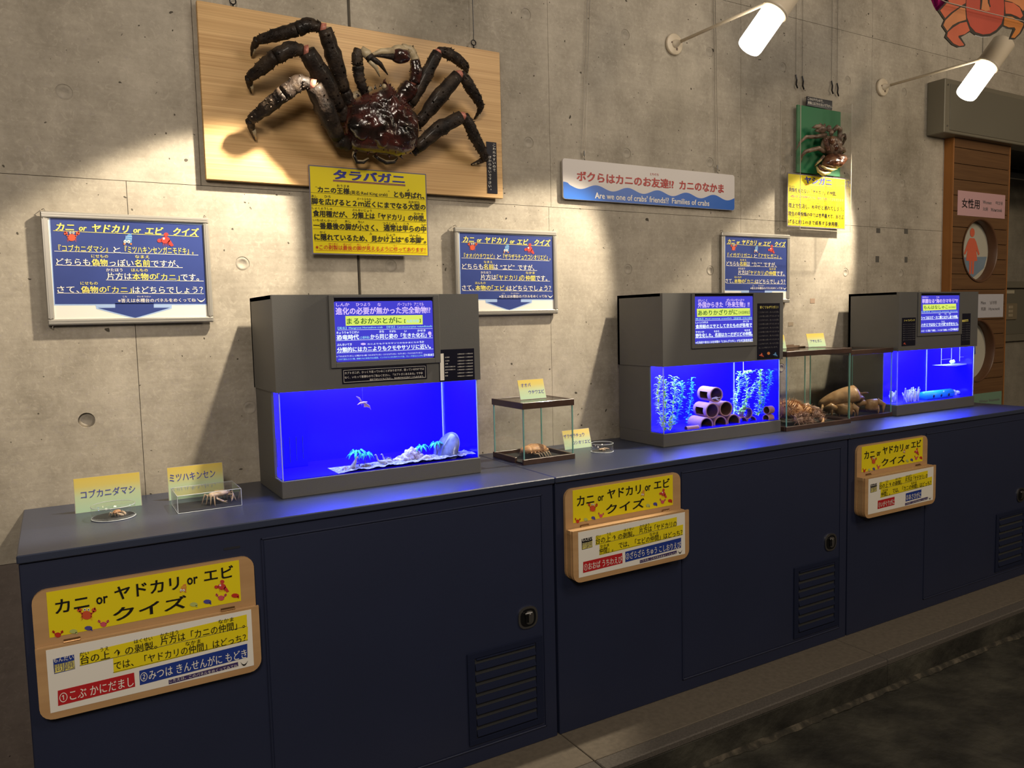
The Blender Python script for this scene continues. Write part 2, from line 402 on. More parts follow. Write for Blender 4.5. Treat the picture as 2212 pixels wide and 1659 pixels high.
def rrect(x0, x1, z0, z1, r, n=5, corners=(1, 1, 1, 1)):
    out = []
    for k, (cx, cz, a0) in enumerate(((x1 - r, z1 - r, 0), (x0 + r, z1 - r, 90), (x0 + r, z0 + r, 180), (x1 - r, z0 + r, 270))):
        if not corners[k]:
            out.append(((x1, x0, x0, x1)[k], (z1, z1, z0, z0)[k])); continue
        for i in range(n + 1):
            t = math.radians(a0 + 90 * i / n); out.append((cx + r * math.cos(t), cz + r * math.sin(t)))
    return out

# ---- lettering
_tc = {}
def glyphs(text, weight, shear):
    key = (text, weight, shear)
    if key not in _tc:
        cu = bpy.data.curves.new('t', 'FONT'); cu.body = text; cu.size = 1; cu.shear = shear
        cu.resolution_u = 2; cu.offset = 0
        ob = bpy.data.objects.new('t', cu); me = bpy.data.meshes.new_from_object(ob)
        v0 = [(v.co.x, v.co.y) for v in me.vertices]; f0 = [tuple(p.vertices) for p in me.polygons]
        o = weight * .62
        offs = [(0, 0)] if weight < .008 else ([(-o, -o * .5), (o, o * .5)] if weight < .025 else [(-o, -o * .6), (o, -o * .6), (o, o * .6), (-o, o * .6)] + ([(0, 0)] if weight > .04 else []))
        vs = []; fs = []
        for dx, dy in offs:
            k = len(vs); vs += [(x + dx, y + dy) for x, y in v0]; fs += [tuple(i + k for i in f) for f in f0]
        bpy.data.objects.remove(ob); bpy.data.curves.remove(cu); bpy.data.meshes.remove(me)
        xs = [v[0] for v in vs]; ys = [v[1] for v in vs]
        _tc[key] = (vs, fs, min(xs), max(xs), min(ys), max(ys))
    return _tc[key]
class Print:
    """flat print (words, rules, blocks of colour) on a sheet lying in the plane y = Y"""
    def __init__(s, Y, crop=(0, 0, 1.0)): s.Y = Y; s.crop = crop; s.g = MB(); s.t = MB(); s.g.flatprint = s.t.flatprint = True
    def P(s, X, Yp):
        ox, oy, k = s.crop; p = at(ox + X / k, oy + Yp / k, s.Y); return p.x, p.z
    def text(s, body, xl, yl, xr, yr, h, col, weight=0.02, shear=0.0, lay=3):
        x0, z0 = s.P(xl, yl); x1, z1 = s.P(xr, yr); zb = (z0 + z1) / 2
        hh = abs(s.P((xl + xr) / 2, (yl + yr) / 2 - h)[1] - s.P((xl + xr) / 2, (yl + yr) / 2)[1])
        s.textw(body, x0, x1, zb, hh, col, weight, shear, lay)
    def textw(s, body, x0, x1, zb, hh, col, weight=0.02, shear=0.0, lay=3):
        vs, fs, a, b, c, d = glyphs(body, weight, shear)
        kx = (x1 - x0) / (b - a); kz = hh / (d - c)
        s.t.use(C[col] if isinstance(col, str) else col)
        nc = 1 if weight < .008 else (2 if weight < .025 else (5 if weight > .04 else 4)); per = len(vs) // nc
        s.t.add([(x0 + (x - a) * kx, s.Y - 0.0004 * lay - 0.00003 * (i // per), zb + (z - c) * kz) for i, (x, z) in enumerate(vs)], fs)
    def poly(s, pts, col, lay=1, world=False):
        s.g.use(C[col] if isinstance(col, str) else col)
        s.g.flat([p if world else s.P(*p) for p in pts], s.Y - 0.0004 * lay)
    def line(s, x0, y0, x1, y1, wd, col, lay=2):
        s.poly([(x0, y0 + wd / 2), (x1, y1 + wd / 2), (x1, y1 - wd / 2), (x0, y0 - wd / 2)], col, lay)
    def disc(s, cx, cy, rx, ry, col, lay=2, n=14):
        s.poly([(cx + rx * math.cos(2 * PI * i / n), cy + ry * math.sin(2 * PI * i / n)) for i in range(n)], col, lay)
    def smile(s, x0, x1, y, dep, wd, col, lay=3, slope=0.0):
        n = 8; top = []; bot = []
        for i in range(n + 1):
            t = i / n; x = x0 + (x1 - x0) * t; c = 4 * t * (1 - t); yy = y + slope * t
            top.append((x, yy + dep * c)); bot.append((x, yy + dep * c + wd * (0.3 + 0.7 * c)))
        s.poly(top + bot[::-1], col, lay)
    def crab(s, cx, cy, r, col='crab', lay=3, big=True):
        s.disc(cx, cy, r, r * 0.8, col, lay)
        for q in (-1, 1):
            s.disc(cx + q * r * 1.35, cy - r * 0.95, r * 0.45, r * 0.38, col, lay)
            s.poly([(cx + q * r * 0.7, cy - r * 0.3), (cx + q * r * 0.9, cy - r * 0.1), (cx + q * r * 1.45, cy - r * 0.7), (cx + q * r * 1.25, cy - r * 0.85)], col, lay)
            s.disc(cx + q * r * 1.5, cy - r * 1.25, r * 0.14, r * 0.30, col, lay, 6)
            if big:
                s.disc(cx + q * r * 0.35, cy - r * 1.05, r * 0.26, r * 0.26, 'white', lay + 1, 10); s.disc(cx + q * r * 0.35, cy - r * 1.05, r * 0.12, r * 0.12, 'black', lay + 2, 8)
                for k in range(3):
                    s.poly([(cx + q * r * 0.75, cy + r * (0.1 + 0.25 * k)), (cx + q * r * 0.7, cy + r * (0.2 + 0.25 * k)), (cx + q * r * (1.3 - 0.1 * k), cy + r * (0.5 + 0.3 * k))], col, lay)
    def lobster(s, cx, cy, r, col='lob', lay=3):
        s.disc(cx, cy, r * 0.8, r * 0.6, col, lay)
        s.disc(cx - r * 1.05, cy + r * 0.1, r * 0.4, r * 0.33, col, lay); s.disc(cx + r * 0.1, cy - r * 0.95, r * 0.42, r * 0.35, col, lay)
        s.poly([(cx + r * 0.3, cy + r * 0.5), (cx + r * 0.75, cy - r * 0.1), (cx + r * 1.45, cy + r * 0.95), (cx + r * 1.0, cy + r * 1.15)], col, lay)
        s.disc(cx - r * 0.3, cy - r * 0.25, r * 0.2, r * 0.2, 'white', lay + 1, 8)
        for k in range(4): s.poly([(cx - r * 0.4 + k * r * 0.3, cy + r * 0.5), (cx - r * 0.28 + k * r * 0.3, cy + r * 0.5), (cx - r * 0.45 + k * r * 0.3, cy + r * 1.15)], col, lay)
    def hermit(s, cx, cy, r, col='shell', lay=3):
        s.poly([(cx - r * 0.75, cy + r * 0.3), (cx - r * 0.5, cy - r * 0.6), (cx + r * 0.1, cy - r * 1.25), (cx + r * 0.75, cy - r * 1.45), (cx + r * 0.95, cy - r * 0.7), (cx + r * 0.85, cy + r * 0.5), (cx + r * 0.2, cy + r * 0.8)], col, lay)
        for k in range(2): s.poly([(cx - r * 0.55, cy - r * (0.35 + 0.4 * k)), (cx - r * 0.5, cy - r * (0.47 + 0.4 * k)), (cx + r * 0.9, cy - r * (0.3 + 0.45 * k)), (cx + r * 0.9, cy - r * (0.18 + 0.45 * k))], 'pale' if col == 'shell' else 'yellow', lay + 1)
        for q in (-1, 1): s.disc(cx - r * 0.2 + q * r * 0.38, cy + r * 0.35, r * 0.33, r * 0.36, 'white', lay + 1, 10); s.disc(cx - r * 0.2 + q * r * 0.36, cy + r * 0.4, r * 0.12, r * 0.12, 'black', lay + 2, 6)
        for q in (-1, 1): s.disc(cx + q * r * 0.7, cy + r * 0.85, r * 0.24, r * 0.2, 'orange', lay)
    def build(s, parent):
        if s.g.f: s.g.build('printed_graphic', parent)
        if s.t.f: s.t.build('lettering', parent)
# ================================================================== STRUCTURE
ZC = 0.8515; YF = -0.4667; ZL = 0.833
def structure(o): o['kind'] = 'structure'; return o
# concrete wall: backing slab and formwork panels with real joints, tie holes cut through each panel
b = MB(); b.use(joint_m); b.box(-2.6, 3.785, 0.012, 0.16, -0.05, 3.6); b.box(3.785, 8.2, 0.012, 0.16, 2.357, 3.6)
wall = structure(b.build('wall_back'))
HOLE_X = [-0.75, -0.345, 0.062, 0.467, 0.905, 1.41, 1.825, 2.233, 2.64, 3.05, 3.45]
HOLE_Z = [0.42, 1.062, 1.465, 1.879, 2.293, 2.72, 3.14]
def panel(x0, x1, z0, z1, g0=0.0007, g1=0.0007, mm=None):
    bm = bmesh.new(); edges = []
    xa, xb, za, zb = x0 + g0, x1 - g1, z0 + 0.0007, z1 - 0.0007
    def loop(pts):
        vs = [bm.verts.new((x, 0, z)) for x, z in pts]
        return [bm.edges.new((vs[i], vs[(i + 1) % len(vs)])) for i in range(len(vs))], vs
    e, outer = loop([(xa, za), (xb, za), (xb, zb), (xa, zb)]); edges += e
    holes = []
    for hx in HOLE_X:
        for hz in HOLE_Z:
            if xa + 0.03 < hx < xb - 0.03 and za + 0.03 < hz < zb - 0.03:
                e, vs = loop([(hx + 0.0195 * math.cos(2 * PI * i / 20), hz + 0.0195 * math.sin(2 * PI * i / 20)) for i in range(20)])
                edges += e; holes.append(vs)
    bmesh.ops.triangle_fill(bm, edges=edges, use_beauty=True)
    for vs in [outer] + holes:
        back = [bm.verts.new((v.co.x, 0.012, v.co.z)) for v in vs]
        for i in range(len(vs)):
            j = (i + 1) % len(vs); bm.faces.new((vs[i], vs[j], back[j], back[i]))
    bmesh.ops.recalc_face_normals(bm, faces=bm.faces)
    me = bpy.data.meshes.new('concrete_panel'); bm.to_mesh(me); bm.free(); me.materials.append(mm or concrete)
    o = bpy.data.objects.new('concrete_panel', me); COL.objects.link(o); o.parent = wall
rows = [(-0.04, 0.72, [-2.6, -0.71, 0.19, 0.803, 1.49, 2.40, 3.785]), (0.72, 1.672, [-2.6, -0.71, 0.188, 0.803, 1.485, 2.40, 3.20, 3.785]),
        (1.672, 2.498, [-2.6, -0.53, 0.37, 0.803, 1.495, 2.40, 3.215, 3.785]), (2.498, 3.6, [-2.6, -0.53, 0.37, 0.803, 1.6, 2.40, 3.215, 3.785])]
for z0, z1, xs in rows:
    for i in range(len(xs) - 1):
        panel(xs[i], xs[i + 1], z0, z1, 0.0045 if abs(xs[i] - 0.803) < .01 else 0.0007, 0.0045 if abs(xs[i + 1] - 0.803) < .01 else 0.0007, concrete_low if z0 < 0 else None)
for x0, x1, z0, z1 in ((3.785, 4.083, 2.357, 2.498), (4.083, 6.2, 2.357, 2.498), (3.785, 4.083, 2.498, 3.6), (4.083, 6.2, 2.498, 3.6), (6.2, 8.2, 2.357, 3.6)): panel(x0, x1, z0, z1, 0.0007 if x0 != 4.083 else .004, 0.0007 if x1 != 4.083 else .004)
plug = MB(); plug.use(plug_m, True); plug.lathe((0, 0, 0), (0, -1, 0), [(-0.0014, 0.0197), (-0.0012, 0.0180), (0.0000, 0.0165), (0.0002, 0.012), (-0.0012, 0.010), (-0.0012, 0.0)], 20)
p0 = plug.build('tie_hole_plug', wall); first = True
for hx in HOLE_X:
    for hz in HOLE_Z:
        o = p0 if first else p0.copy()
        if not first: COL.objects.link(o); o.parent = wall
        first = False
        o.location = (hx, 0.009 if (abs(hx - .062) < .01 and abs(hz - 1.062) < .01) else 0, hz)
# leftover squares of old mounting tape on the wall
tape = mat('old_tape_grey', (0.085, 0.078, 0.066), 0.8); tape2 = mat('old_tape_pinkish', (0.34, 0.24, 0.17), 0.8); tape3 = mat('old_tape_brown', (0.25, 0.20, 0.14), 0.8)
for (u, v, w_, h_, mm) in [(1897, 498, .028, .022, tape), (1957, 500, .028, .022, tape), (1895, 560, .025, .028, tape), (1957, 561, .022, .026, tape), (1755, 650, .030, .020, tape2), (1708, 700, .030, .016, tape3)]:
    p = at(u, v, 0); k = MB(); k.use(mm); k.box(p.x - w_ / 2, p.x + w_ / 2, -0.0008, 0.0, p.z - h_ / 2, p.z + h_ / 2); k.build('tape_mark', wall)
# floor, plinth
b = MB(); b.use(stone_floor)
n = 60; vs = []; fs = []
for i in range(n + 1):
    for j in range(n + 1):
        x = -3 + 10 * i / n; y = -0.66 - 4.8 * j / n
        vs.append((x, y, 0.006 * noise.noise(Vector((x * 3, y * 3, 0))) - 0.006))
for i in range(n):
    for j in range(n): fs.append((i * (n + 1) + j, i * (n + 1) + j + 1, (i + 1) * (n + 1) + j + 1, (i + 1) * (n + 1) + j))
b.smooth = True; b.add(vs, fs); b.smooth = False; b.box(-3, 7, -5.5, 1.0, -0.12, -0.02)
floor = structure(b.build('floor'))
g = MB(); g.use(edge_grit, True)                    # ragged gritty line where floor meets the plinth
vs = []; fs = []; k = 260
for i in range(k + 1):
    x = -1.5 + 6.5 * i / k
    wv = 0.008 + 0.010 * noise.noise(Vector((x * 7, 3, 0))) + 0.008 * noise.noise(Vector((x * 60, 1, 0)))
    vs += [(x, -0.6655, 0.006), (x, -0.668 - wv * 0.6, 0.004 + wv * 0.15), (x, -0.668 - wv * 1.6 - .006 * abs(noise.noise(Vector((x * 23, 5, 0)))), -0.004)]
for i in range(k):
    for j in range(2): fs.append((i * 3 + j, i * 3 + j + 1, i * 3 + 4 + j, i * 3 + 3 + j))
g.add(vs, fs); g.build('edge_grit', floor, kind='stuff')
tr = MB(); tr.use(stone_floor); tr.box(-3, 3.75, -0.664, 0.0, -0.02, 0.086); plinth = structure(tr.build('trim_1'))
xs = [-2.37, -1.18, 0.01, 1.192, 2.40, 3.60, 4.80]
for i in range(len(xs) - 1):
    part('tile', plinth, tile_m, (xs[i] + .0015, xs[i + 1] - .0015, -0.617, -0.001, 0.086, 0.100), bev=0.0015)
    part('nosing_tile', plinth, nosing_m, (xs[i] + .0015, xs[i + 1] - .0015, -0.667, -0.619, 0.080, 0.1003), bev=0.003)
    xm = (xs[i] + xs[i + 1]) / 2
    part('riser_tile', plinth, stone_floor, (xs[i] + .0015, xs[i + 1] - .0015, -0.6655, -0.6635, 0.0, 0.079), bev=0.0008)
# recess to the right: shutter housing, dark wall, side wall
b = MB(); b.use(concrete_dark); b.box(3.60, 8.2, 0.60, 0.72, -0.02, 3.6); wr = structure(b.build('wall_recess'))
for (v0, v1, d) in [(608, 622, .03), (722, 737, .03)]:
    z1 = at(2186, v0, 0.58).z; z0 = at(2186, v1, 0.58).z
    part('wall_rail', wr, steel, (4.3, 8.0, 0.60 - d, 0.60, z0, z1), bev=0.002)
za = at(2186, 625, 0.585).z; zb_ = at(2186, 722, 0.585).z
part('wall_panel', wr, steel_d, (4.3, 8.0, 0.588, 0.60, zb_, za), bev=0.002)
p = at(2196, 690, 0.58); q = at(2197, 655, 0.58)
sw = MB(); sw.use(mat('switch_plate_beige', (0.20, 0.16, 0.10), 0.5)); sw.bbox_b(p.x - .30, p.x, 0.577, 0.588, p.z, q.z, .003); swo = sw.build('switch_plate', wr)
sw = MB(); sw.use(mat('switch_keys', (0.33, 0.27, 0.18), 0.4))
for i in range(3): sw.bbox_b(p.x - .11, p.x - .06, 0.573, 0.578, p.z + .018 + i * .027, p.z + .040 + i * .027, .002)
sw.build('switch_key', swo)
p = at(2193, 634, 0.58); part('label_strip', wr, mat('label_cream', (0.42, 0.38, 0.28), 0.5), (p.x - .3, p.x, 0.585, 0.588, p.z, p.z + .022))
gr = MB(); gr.use(blackmetal)
z1 = at(2200, 345, 0.3).z; z0 = at(2200, 388, 0.3).z
for i in range(14): gr.tube([(4.6 + i * .12, 0.56, z1 + .02), (4.72 + i * .12, 0.2, z0 - .0)], 0.006, 5)
for i in range(14): gr.tube([(4.75 + i * .12, 0.56, z1 + .02), (4.60 + i * .12, 0.2, z0)], 0.006, 5)
gr.box(4.3, 7, 0.18, 0.2, z0 - .03, z0); gr.box(4.3, 7, 0.2, 0.58, z1 + .03, z1 + .05)
gr.build('ceiling_grille', wr)
# shutter housing beam
b = MB(); b.use(steel); b.bbox_b(3.628, 8.0, -0.087, 0.0, 2.112, 2.357, .003)
beam = structure(b.build('trim_2'))
part('cover_panel', beam, steel_d, (3.668, 8.0, -0.0895, -0.087, 2.125, 2.335), bev=0.001)
part('screw', beam, chrome, *[(x, x + .006, -0.0905, -0.0888, z, z + .006) for x in (3.645,) for z in (2.14, 2.325)])

# ================================================================== CABINETS
CAB = [-0.0902, 1.1830, 2.4561]; CW = 1.2732
cab_lab = ['navy steel cabinet at the left end, under the tank with model dinosaurs',
           'middle navy steel cabinet of the row, under the tank with clay pots',
           'navy steel cabinet at the right end, nearest the restroom sign panel']
def cabinet(x0, label):
    t = thing('cabinet', label, 'cabinet', (x0, YF, 0.1), 'cabinets under the aquariums')
    x1 = x0 + CW
    part('body', t, cabinet_m, (x0 + .004, x1 - .004, YF + .006, -0.002, 0.1, ZL), bev=.002)
    part('countertop', t, lid_m, (x0 + .0012, x1 - .0012, YF - .001, -0.001, ZL + .0015, ZC), bev=.0022)
    d0, d1 = x0 + .477, x0 + 1.226; z0, z1 = 0.147, 0.803; yf = YF + .006
    k = MB(); k.use(cabinet_m); lx0, lx1, lz0, lz1 = x0 + .985, x0 + 1.221, 0.156, 0.410
    # raised frame strips round the door leaf, then the leaf
    fr = MB(); fr.use(cabinet_m)
    for q in ((d0 - .006, d0 - .002, z0 - .006, z1 + .006), (d1 + .002, d1 + .006, z0 - .006, z1 + .006), (d0 - .006, d1 + .006, z1 + .002, z1 + .006), (d0 - .006, d1 + .006, z0 - .006, z0 - .002)):
        fr.bbox_b(q[0], q[1], yf - .0035, yf + .001, q[2], q[3], .001)
    fr.build('door_surround', t)
    k.bbox_b(d0, d1, yf - .0015, yf + .004, z0, z1, .001); door = k.build('door', t)
    f = MB(); f.use(louver_m)
    yo = yf - .006
    f.bbox_b(lx0, lx1, yo, yf, lz1 - .016, lz1, .0008); f.bbox_b(lx0, lx1, yo, yf, lz0, lz0 + .016, .0008)
    f.bbox_b(lx0, lx0 + .022, yo, yf, lz0 + .016, lz1 - .016, .0008); f.bbox_b(lx1 - .022, lx1, yo, yf, lz0 + .016, lz1 - .016, .0008)
    f.bbox_b(lx0 + .026, lx1 - .026, yo - .002, yf, lz1 - .022, lz1 - .017, .001)
    f.build('vent_frame', door)
    part('vent_mesh', door, mesh_m, (lx0 + .022, lx1 - .022, yf - .0022, yf - .0016, lz0 + .016, lz1 - .016))
    nsl = 7; pit = (lz1 - lz0 - .040) / nsl
    s0 = None
    for i in range(nsl):
        za = lz0 + .020 + i * pit
        if s0 is None:
            s = MB(); s.use(louver_m)
            xa, xb = lx0 + .024, lx1 - .024
            prof = [(yf - .002, za + .0), (yf - .0085, za + .001), (yf - .0090, za + .003), (yf - .0035, za + pit * .60), (yf - .002, za + pit * .60)]
            vs = [(xa, y, z) for y, z in prof] + [(xb, y, z) for y, z in prof]
            s.add(vs, [(0, 1, 6, 5), (1, 2, 7, 6), (2, 3, 8, 7), (3, 4, 9, 8), (0, 4, 3, 2, 1), (5, 6, 7, 8, 9), (0, 5, 9, 4)])
            s0 = s.build('louver_slat', door)
        else:
            o = s0.copy(); COL.objects.link(o); o.parent = door; o.location = (0, 0, pit * i)
    # recessed latch: oval plate, hollow, t-shaped handle
    cx, cz = x0 + 1.176, 0.471
    h = MB(); h.use(chrome, True); pl = [(cx + .031 * math.copysign(abs(math.cos(a)) ** .75, math.cos(a)), cz + .031 * math.copysign(abs(math.sin(a)) ** .75, math.sin(a))) for a in [2 * PI * i / 28 for i in range(28)]]
    h.smooth = False; h.prism(pl, yf - .0055, yf - .001); h.use(blackmetal)
    h.prism([(cx + (x - cx) * .80, cz + (z - cz) * .82) for x, z in pl], yf - .0062, yf - .0053)
    h.use(chrome); h.prism([(cx + .004 + (x - cx) * .42, cz + (z - cz) * .62) for x, z in pl], yf - .0078, yf - .006)
    h.use(blackmetal); h.box(cx - .010, cx - .001, yf - .0085, yf - .0075, cz - .013, cz + .010)
    h.use(chrome); h.bbox_b(cx - .001, cx + .006, yf - .013, yf - .007, cz - .014, cz + .013, .0015); h.bbox_b(cx - .012, cx + .012, yf - .012, yf - .007, cz + .010, cz + .0155, .0015)
    h.build('latch', door)
    return t
cabs = [cabinet(x, l) for x, l in zip(CAB, cab_lab)]
sm = MB(); sm.use(mat('old_glue_mark', (0.012, 0.013, 0.020), 0.8))
for (a, b_, c, d) in [(0.0, .045, .742, .752), (-.065, -.02, .745, .752), (-.068, -.03, .700, .735), (.30, .335, .795, .800)]: sm.box(a, b_, YF + .0052, YF + .006, c, d)
sm.build('glue_mark', cabs[0])

# ================================================================== AQUARIUMS
TX = [0.478, 1.750, 3.029]; TF = [-0.279, -0.272, -0.270]; TW = 0.572
TL = ['grey hooded aquarium with model dinosaurs, palm trees and a horseshoe crab shell inside',
      'grey hooded aquarium with stacked clay pots and tall plastic weeds inside',
      'grey hooded aquarium farthest right, with a blue toy tunnel and white coral']
SCR = [(.163, .445), (.247, .545), (.0, .0)]
led_m = mat('led_strip', (0.8, 0.8, 0.9), 0.4, emit=(0.25, 0.30, 1.0), estr=2.0)
tanks = []
for i in range(3):
    x0, y0 = TX[i], TF[i]; x1 = x0 + TW; yb = -0.036
    t = thing('aquarium', TL[i], 'aquarium', (x0, y0, ZC), 'grey hooded aquariums'); tanks.append(t)
    o = 0.004
    hd = MB(); hd.use(grey_case)
    hx0, hx1, hy0 = x0 - o, x1 + o, y0 - o
    hd.box(hx0, hx1, hy0, hy0 + .012, 1.123, 1.368); hd.box(hx0, hx0 + .010, hy0 + .012, yb, 1.123, 1.368)
    hd.box(hx1 - .010, hx1, hy0 + .012, yb, 1.123, 1.368); hd.box(hx0, hx1, hy0 + .012, yb, 1.358, 1.368)
    hd.box(hx0, hx1, yb - .010, yb, 1.123, 1.368); hd.box(hx0 + .005, hx1 - .005, hy0 + .005, yb, 1.165, 1.171)
    hood = hd.build('hood', t)
    part('base', t, grey_case, (x0, x1, y0, yb, ZC, 0.8965), bev=.0015)
    part('side_cheek', t, grey_case, (x0, x0 + .006, y0 + .068, yb, 0.8965, 1.122))
    part('rear_liner', t, blue_panel, (x0 + .006, x1 - .0065, yb - .008, yb - .001, 0.8965, 1.150))
    part('side_liner', t, blue_gloss, (x1 - .006, x1 - .001, y0 + .010, yb - .008, 0.8965, 1.150))
    part('side_liner', t, blue_panel, (x0 + .0062, x0 + .0075, y0 + .072, yb - .008, 0.8965, 1.150))
    part('tank_floor', t, blue_panel, (x0 + .006, x1 - .004, y0 + .004, yb - .008, 0.8966, 0.8985))
    part('glass_front', t, glass, (x0 + .001, x1 - .001, y0 + .001, y0 + .0035, 0.8965, 1.130))
    part('glass_side', t, glass, (x0 + .001, x0 + .0035, y0 + .0036, y0 + .066, 0.8965, 1.130))
    for q in ((x0 + .0036, x0 + .0062, y0 + .0036, y0 + .0062, 0.8965, 1.126), (x1 - .0062, x1 - .0036, y0 + .0036, y0 + .0062, 0.8965, 1.126), (x1 - .0095, x1 - .0065, yb - .0115, yb - .0085, 0.8965, 1.126)): part('silicone_seam', t, glass_edge2, q)
    # filter weir along the rear left corner with a comb cut into it
    wx0, wx1 = x0 + .012, x0 + .115
    part('filter_weir', t, blue_dark, (wx0, wx1, yb - .075, yb - .010, 0.8965, 1.135))
    if i == 0:
        part('weir_slot', t, slot_m, *[(wx0 + .018 + k * .018, wx0 + .020 + k * .018, yb - .0762, yb - .0751, 0.905 + .004 * k, 0.985) for k in range(5)])
    part('led_strip', t, led_m, (x0 + .06, x1 - .06, -0.17, -0.15, 1.157, 1.163))
    al = area_light('aquarium_led', (x0 + TW / 2, (y0 + yb) / 2, 1.153), (x0 + TW / 2, (y0 + yb) / 2, 0.9), TW - .10, TANK_W, (0.26, 0.34, 1.0), 0.16)
    al.parent = t; al.location = al.location - Vector(t.location)
# gravel bed along the front glass of the dinosaur tank
x0, y0 = TX[0], TF[0]
b = MB(); b.use(gravel_m, True); nx, ny = 70, 16; vs = []; fs = []
for a in range(nx + 1):
    for c in range(ny + 1):
        x = x0 + .150 + .410 * a / nx; y = y0 + .0045 + .097 * c / ny; f = a / nx; g_ = c / ny
        edge = min(1, f * 10, (1 - g_) * 3, 1)
        hgt = (.004 + .006 * f + 0.0045 * noise.noise(Vector((x * 60, y * 60, 0))) + 0.003 * noise.noise(Vector((x * 140, y * 140, 3)))) * edge
        vs.append((x, y, 0.8989 + max(0, hgt)))
for a in range(nx):
    for c in range(ny): fs.append((a * (ny + 1) + c, (a + 1) * (ny + 1) + c, (a + 1) * (ny + 1) + c + 1, a * (ny + 1) + c + 1))
b.add(vs, fs); b.build('gravel_bed', tanks[0], kind='stuff')

# backlit name panels in the hoods (frame, dark glass, lettering that glows)
def screen(i, crop, corners, frame, items):
    t = tanks[i]; Y = TF[i] - .004
    P = Print(Y - .0015, crop)
    c = [P.P(*q) for q in corners]; x0 = (c[0][0] + c[3][0]) / 2; x1 = (c[1][0] + c[2][0]) / 2; z1 = (c[0][1] + c[1][1]) / 2; z0 = (c[2][1] + c[3][1]) / 2
    fx0, fx1, fz0, fz1 = frame
    assert fx0 < x0 < x1 < fx1, (fx0, x0, x1, fx1)
    f = MB(); f.use(grey_case)
    f.bbox_b(fx0, x0, Y - .006, Y + .002, fz0, fz1, .0012); f.bbox_b(x1, fx1, Y - .006, Y + .002, fz0, fz1, .0012)
    f.bbox_b(x0 - .001, x1 + .001, Y - .006, Y + .002, fz0, z0, .0012); f.bbox_b(x0 - .001, x1 + .001, Y - .006, Y + .002, z1 + .005, fz1, .0012)
    f.build('screen_frame', t)
    part('screen_glass', t, C['e_black'], (x0, x1, Y - .001, Y + .001, z0, z1 + .005))
    P.poly(rrect(x0 + .001, x1 - .001, z0 + .001, z1 - .004, .004), 'e_blue', 0.3, world=True)
    for it in items:
        if it[0] == 'T': P.text(*it[1:])
        elif it[0] == 'L': P.line(*it[1:])
        elif it[0] == 'P': P.poly(*it[1:])
        elif it[0] == 'D': P.disc(*it[1:])
    n0 = MB()
    P.build(t)
W = 'e_white'; Lc = 'e_lilac'; Cy = 'e_cyan'
screen(0, (700, 630, 8.508), [(178, 150), (1990, 140), (2030, 1215), (215, 1305)], (0.616, 0.928, 1.178, 1.366), [
    ('T', 'しんか', 220, 270, 465, 268, 62, Lc, .03), ('T', 'ひつよう', 585, 268, 845, 266, 62, Lc, .03), ('T', 'な', 980, 268, 1045, 268, 62, Lc, .03),
    ('T', 'パーフェクト', 1345, 262, 1610, 260, 58, Lc, .03), ('T', 'アニマル', 1650, 262, 1830, 260, 58, Lc, .03),
    ('T', '進化の必要が無かった完全動物!?', 212, 422, 1955, 402, 132, Lc, .045),
    ('P', [(390, 448), (1808, 428), (1812, 602), (398, 628)], 'e_yellow', 2),
    ('T', 'まるおかぶとがに', 415, 596, 1425, 578, 112, 'e_green', .03), ('T', '【', 1472, 576, 1498, 574, 68, 'e_green', .02), ('T', '丸尾兜蟹', 1508, 572, 1742, 566, 55, Cy, .02), ('T', '】', 1748, 570, 1775, 568, 68, 'e_green', .02),
    ('T', '【英名】Mangrove Horseshoe crab', 250, 698, 1075, 682, 52, Cy, .02), ('T', '【学名】Carcinoscorpius rotundicauda', 1150, 676, 1985, 662, 50, Cy, .02),
    ('L', 250, 706, 1990, 676, 5, W), ('L', 225, 902, 1995, 848, 6, W), ('L', 232, 1128, 2005, 1052, 6, W),
    ('T', 'きょうりゅうじだい', 228, 778, 640, 768, 45, W, .03), ('T', 'おな', 1015, 756, 1100, 752, 45, W, .03), ('T', 'すがた', 1195, 752, 1320, 748, 42, W, .03), ('T', 'い', 1475, 745, 1515, 743, 36, W, .03), ('T', 'かせき', 1712, 738, 1862, 732, 40, W, .03),
    ('T', '恐竜時代', 230, 892, 640, 878, 95, W, .045), ('T', '(２億年前)', 655, 878, 832, 872, 58, Cy, .02), ('T', 'から同じ姿の「生きた化石」。', 850, 870, 1960, 842, 92, W, .04),
    ('D', 1938, 765, 32, 34, Lc, 3), ('L', 1955, 785, 1990, 815, 8, Lc, 3),
    ('T', 'ぶんるいてき', 235, 998, 508, 988, 42, W, .03), ('D', 718, 962, 48, 20, Lc, 3), ('T', 'カニよりもクモやサソリのなかまにちか', 795, 975, 1745, 945, 28, W, .02), ('T', 'ちか', 1755, 945, 1835, 942, 40, W, .03),
    ('T', '分類的にはカニよりもクモやサソリに近い。', 240, 1118, 1960, 1048, 92, W, .045),
    ('T', '※『マルオカブトガニ』に現生する４種（マルオカブトガニ・ミナミカブトガニ・カブトガニ・アメリカカブトガニ）', 228, 1205, 1800, 1140, 30, W, .01),
    ('T', 'の中で最も小さい種。雌雄ともに体長が20㎝程度。インドのベンガル湾やジャワ島、マレー半島などに分布。', 262, 1258, 1822, 1192, 30, Cy, .01), ('T', '【外国産】', 1835, 1188, 2012, 1178, 42, W, .02)])
S2 = (1300, 620, 4.6095)
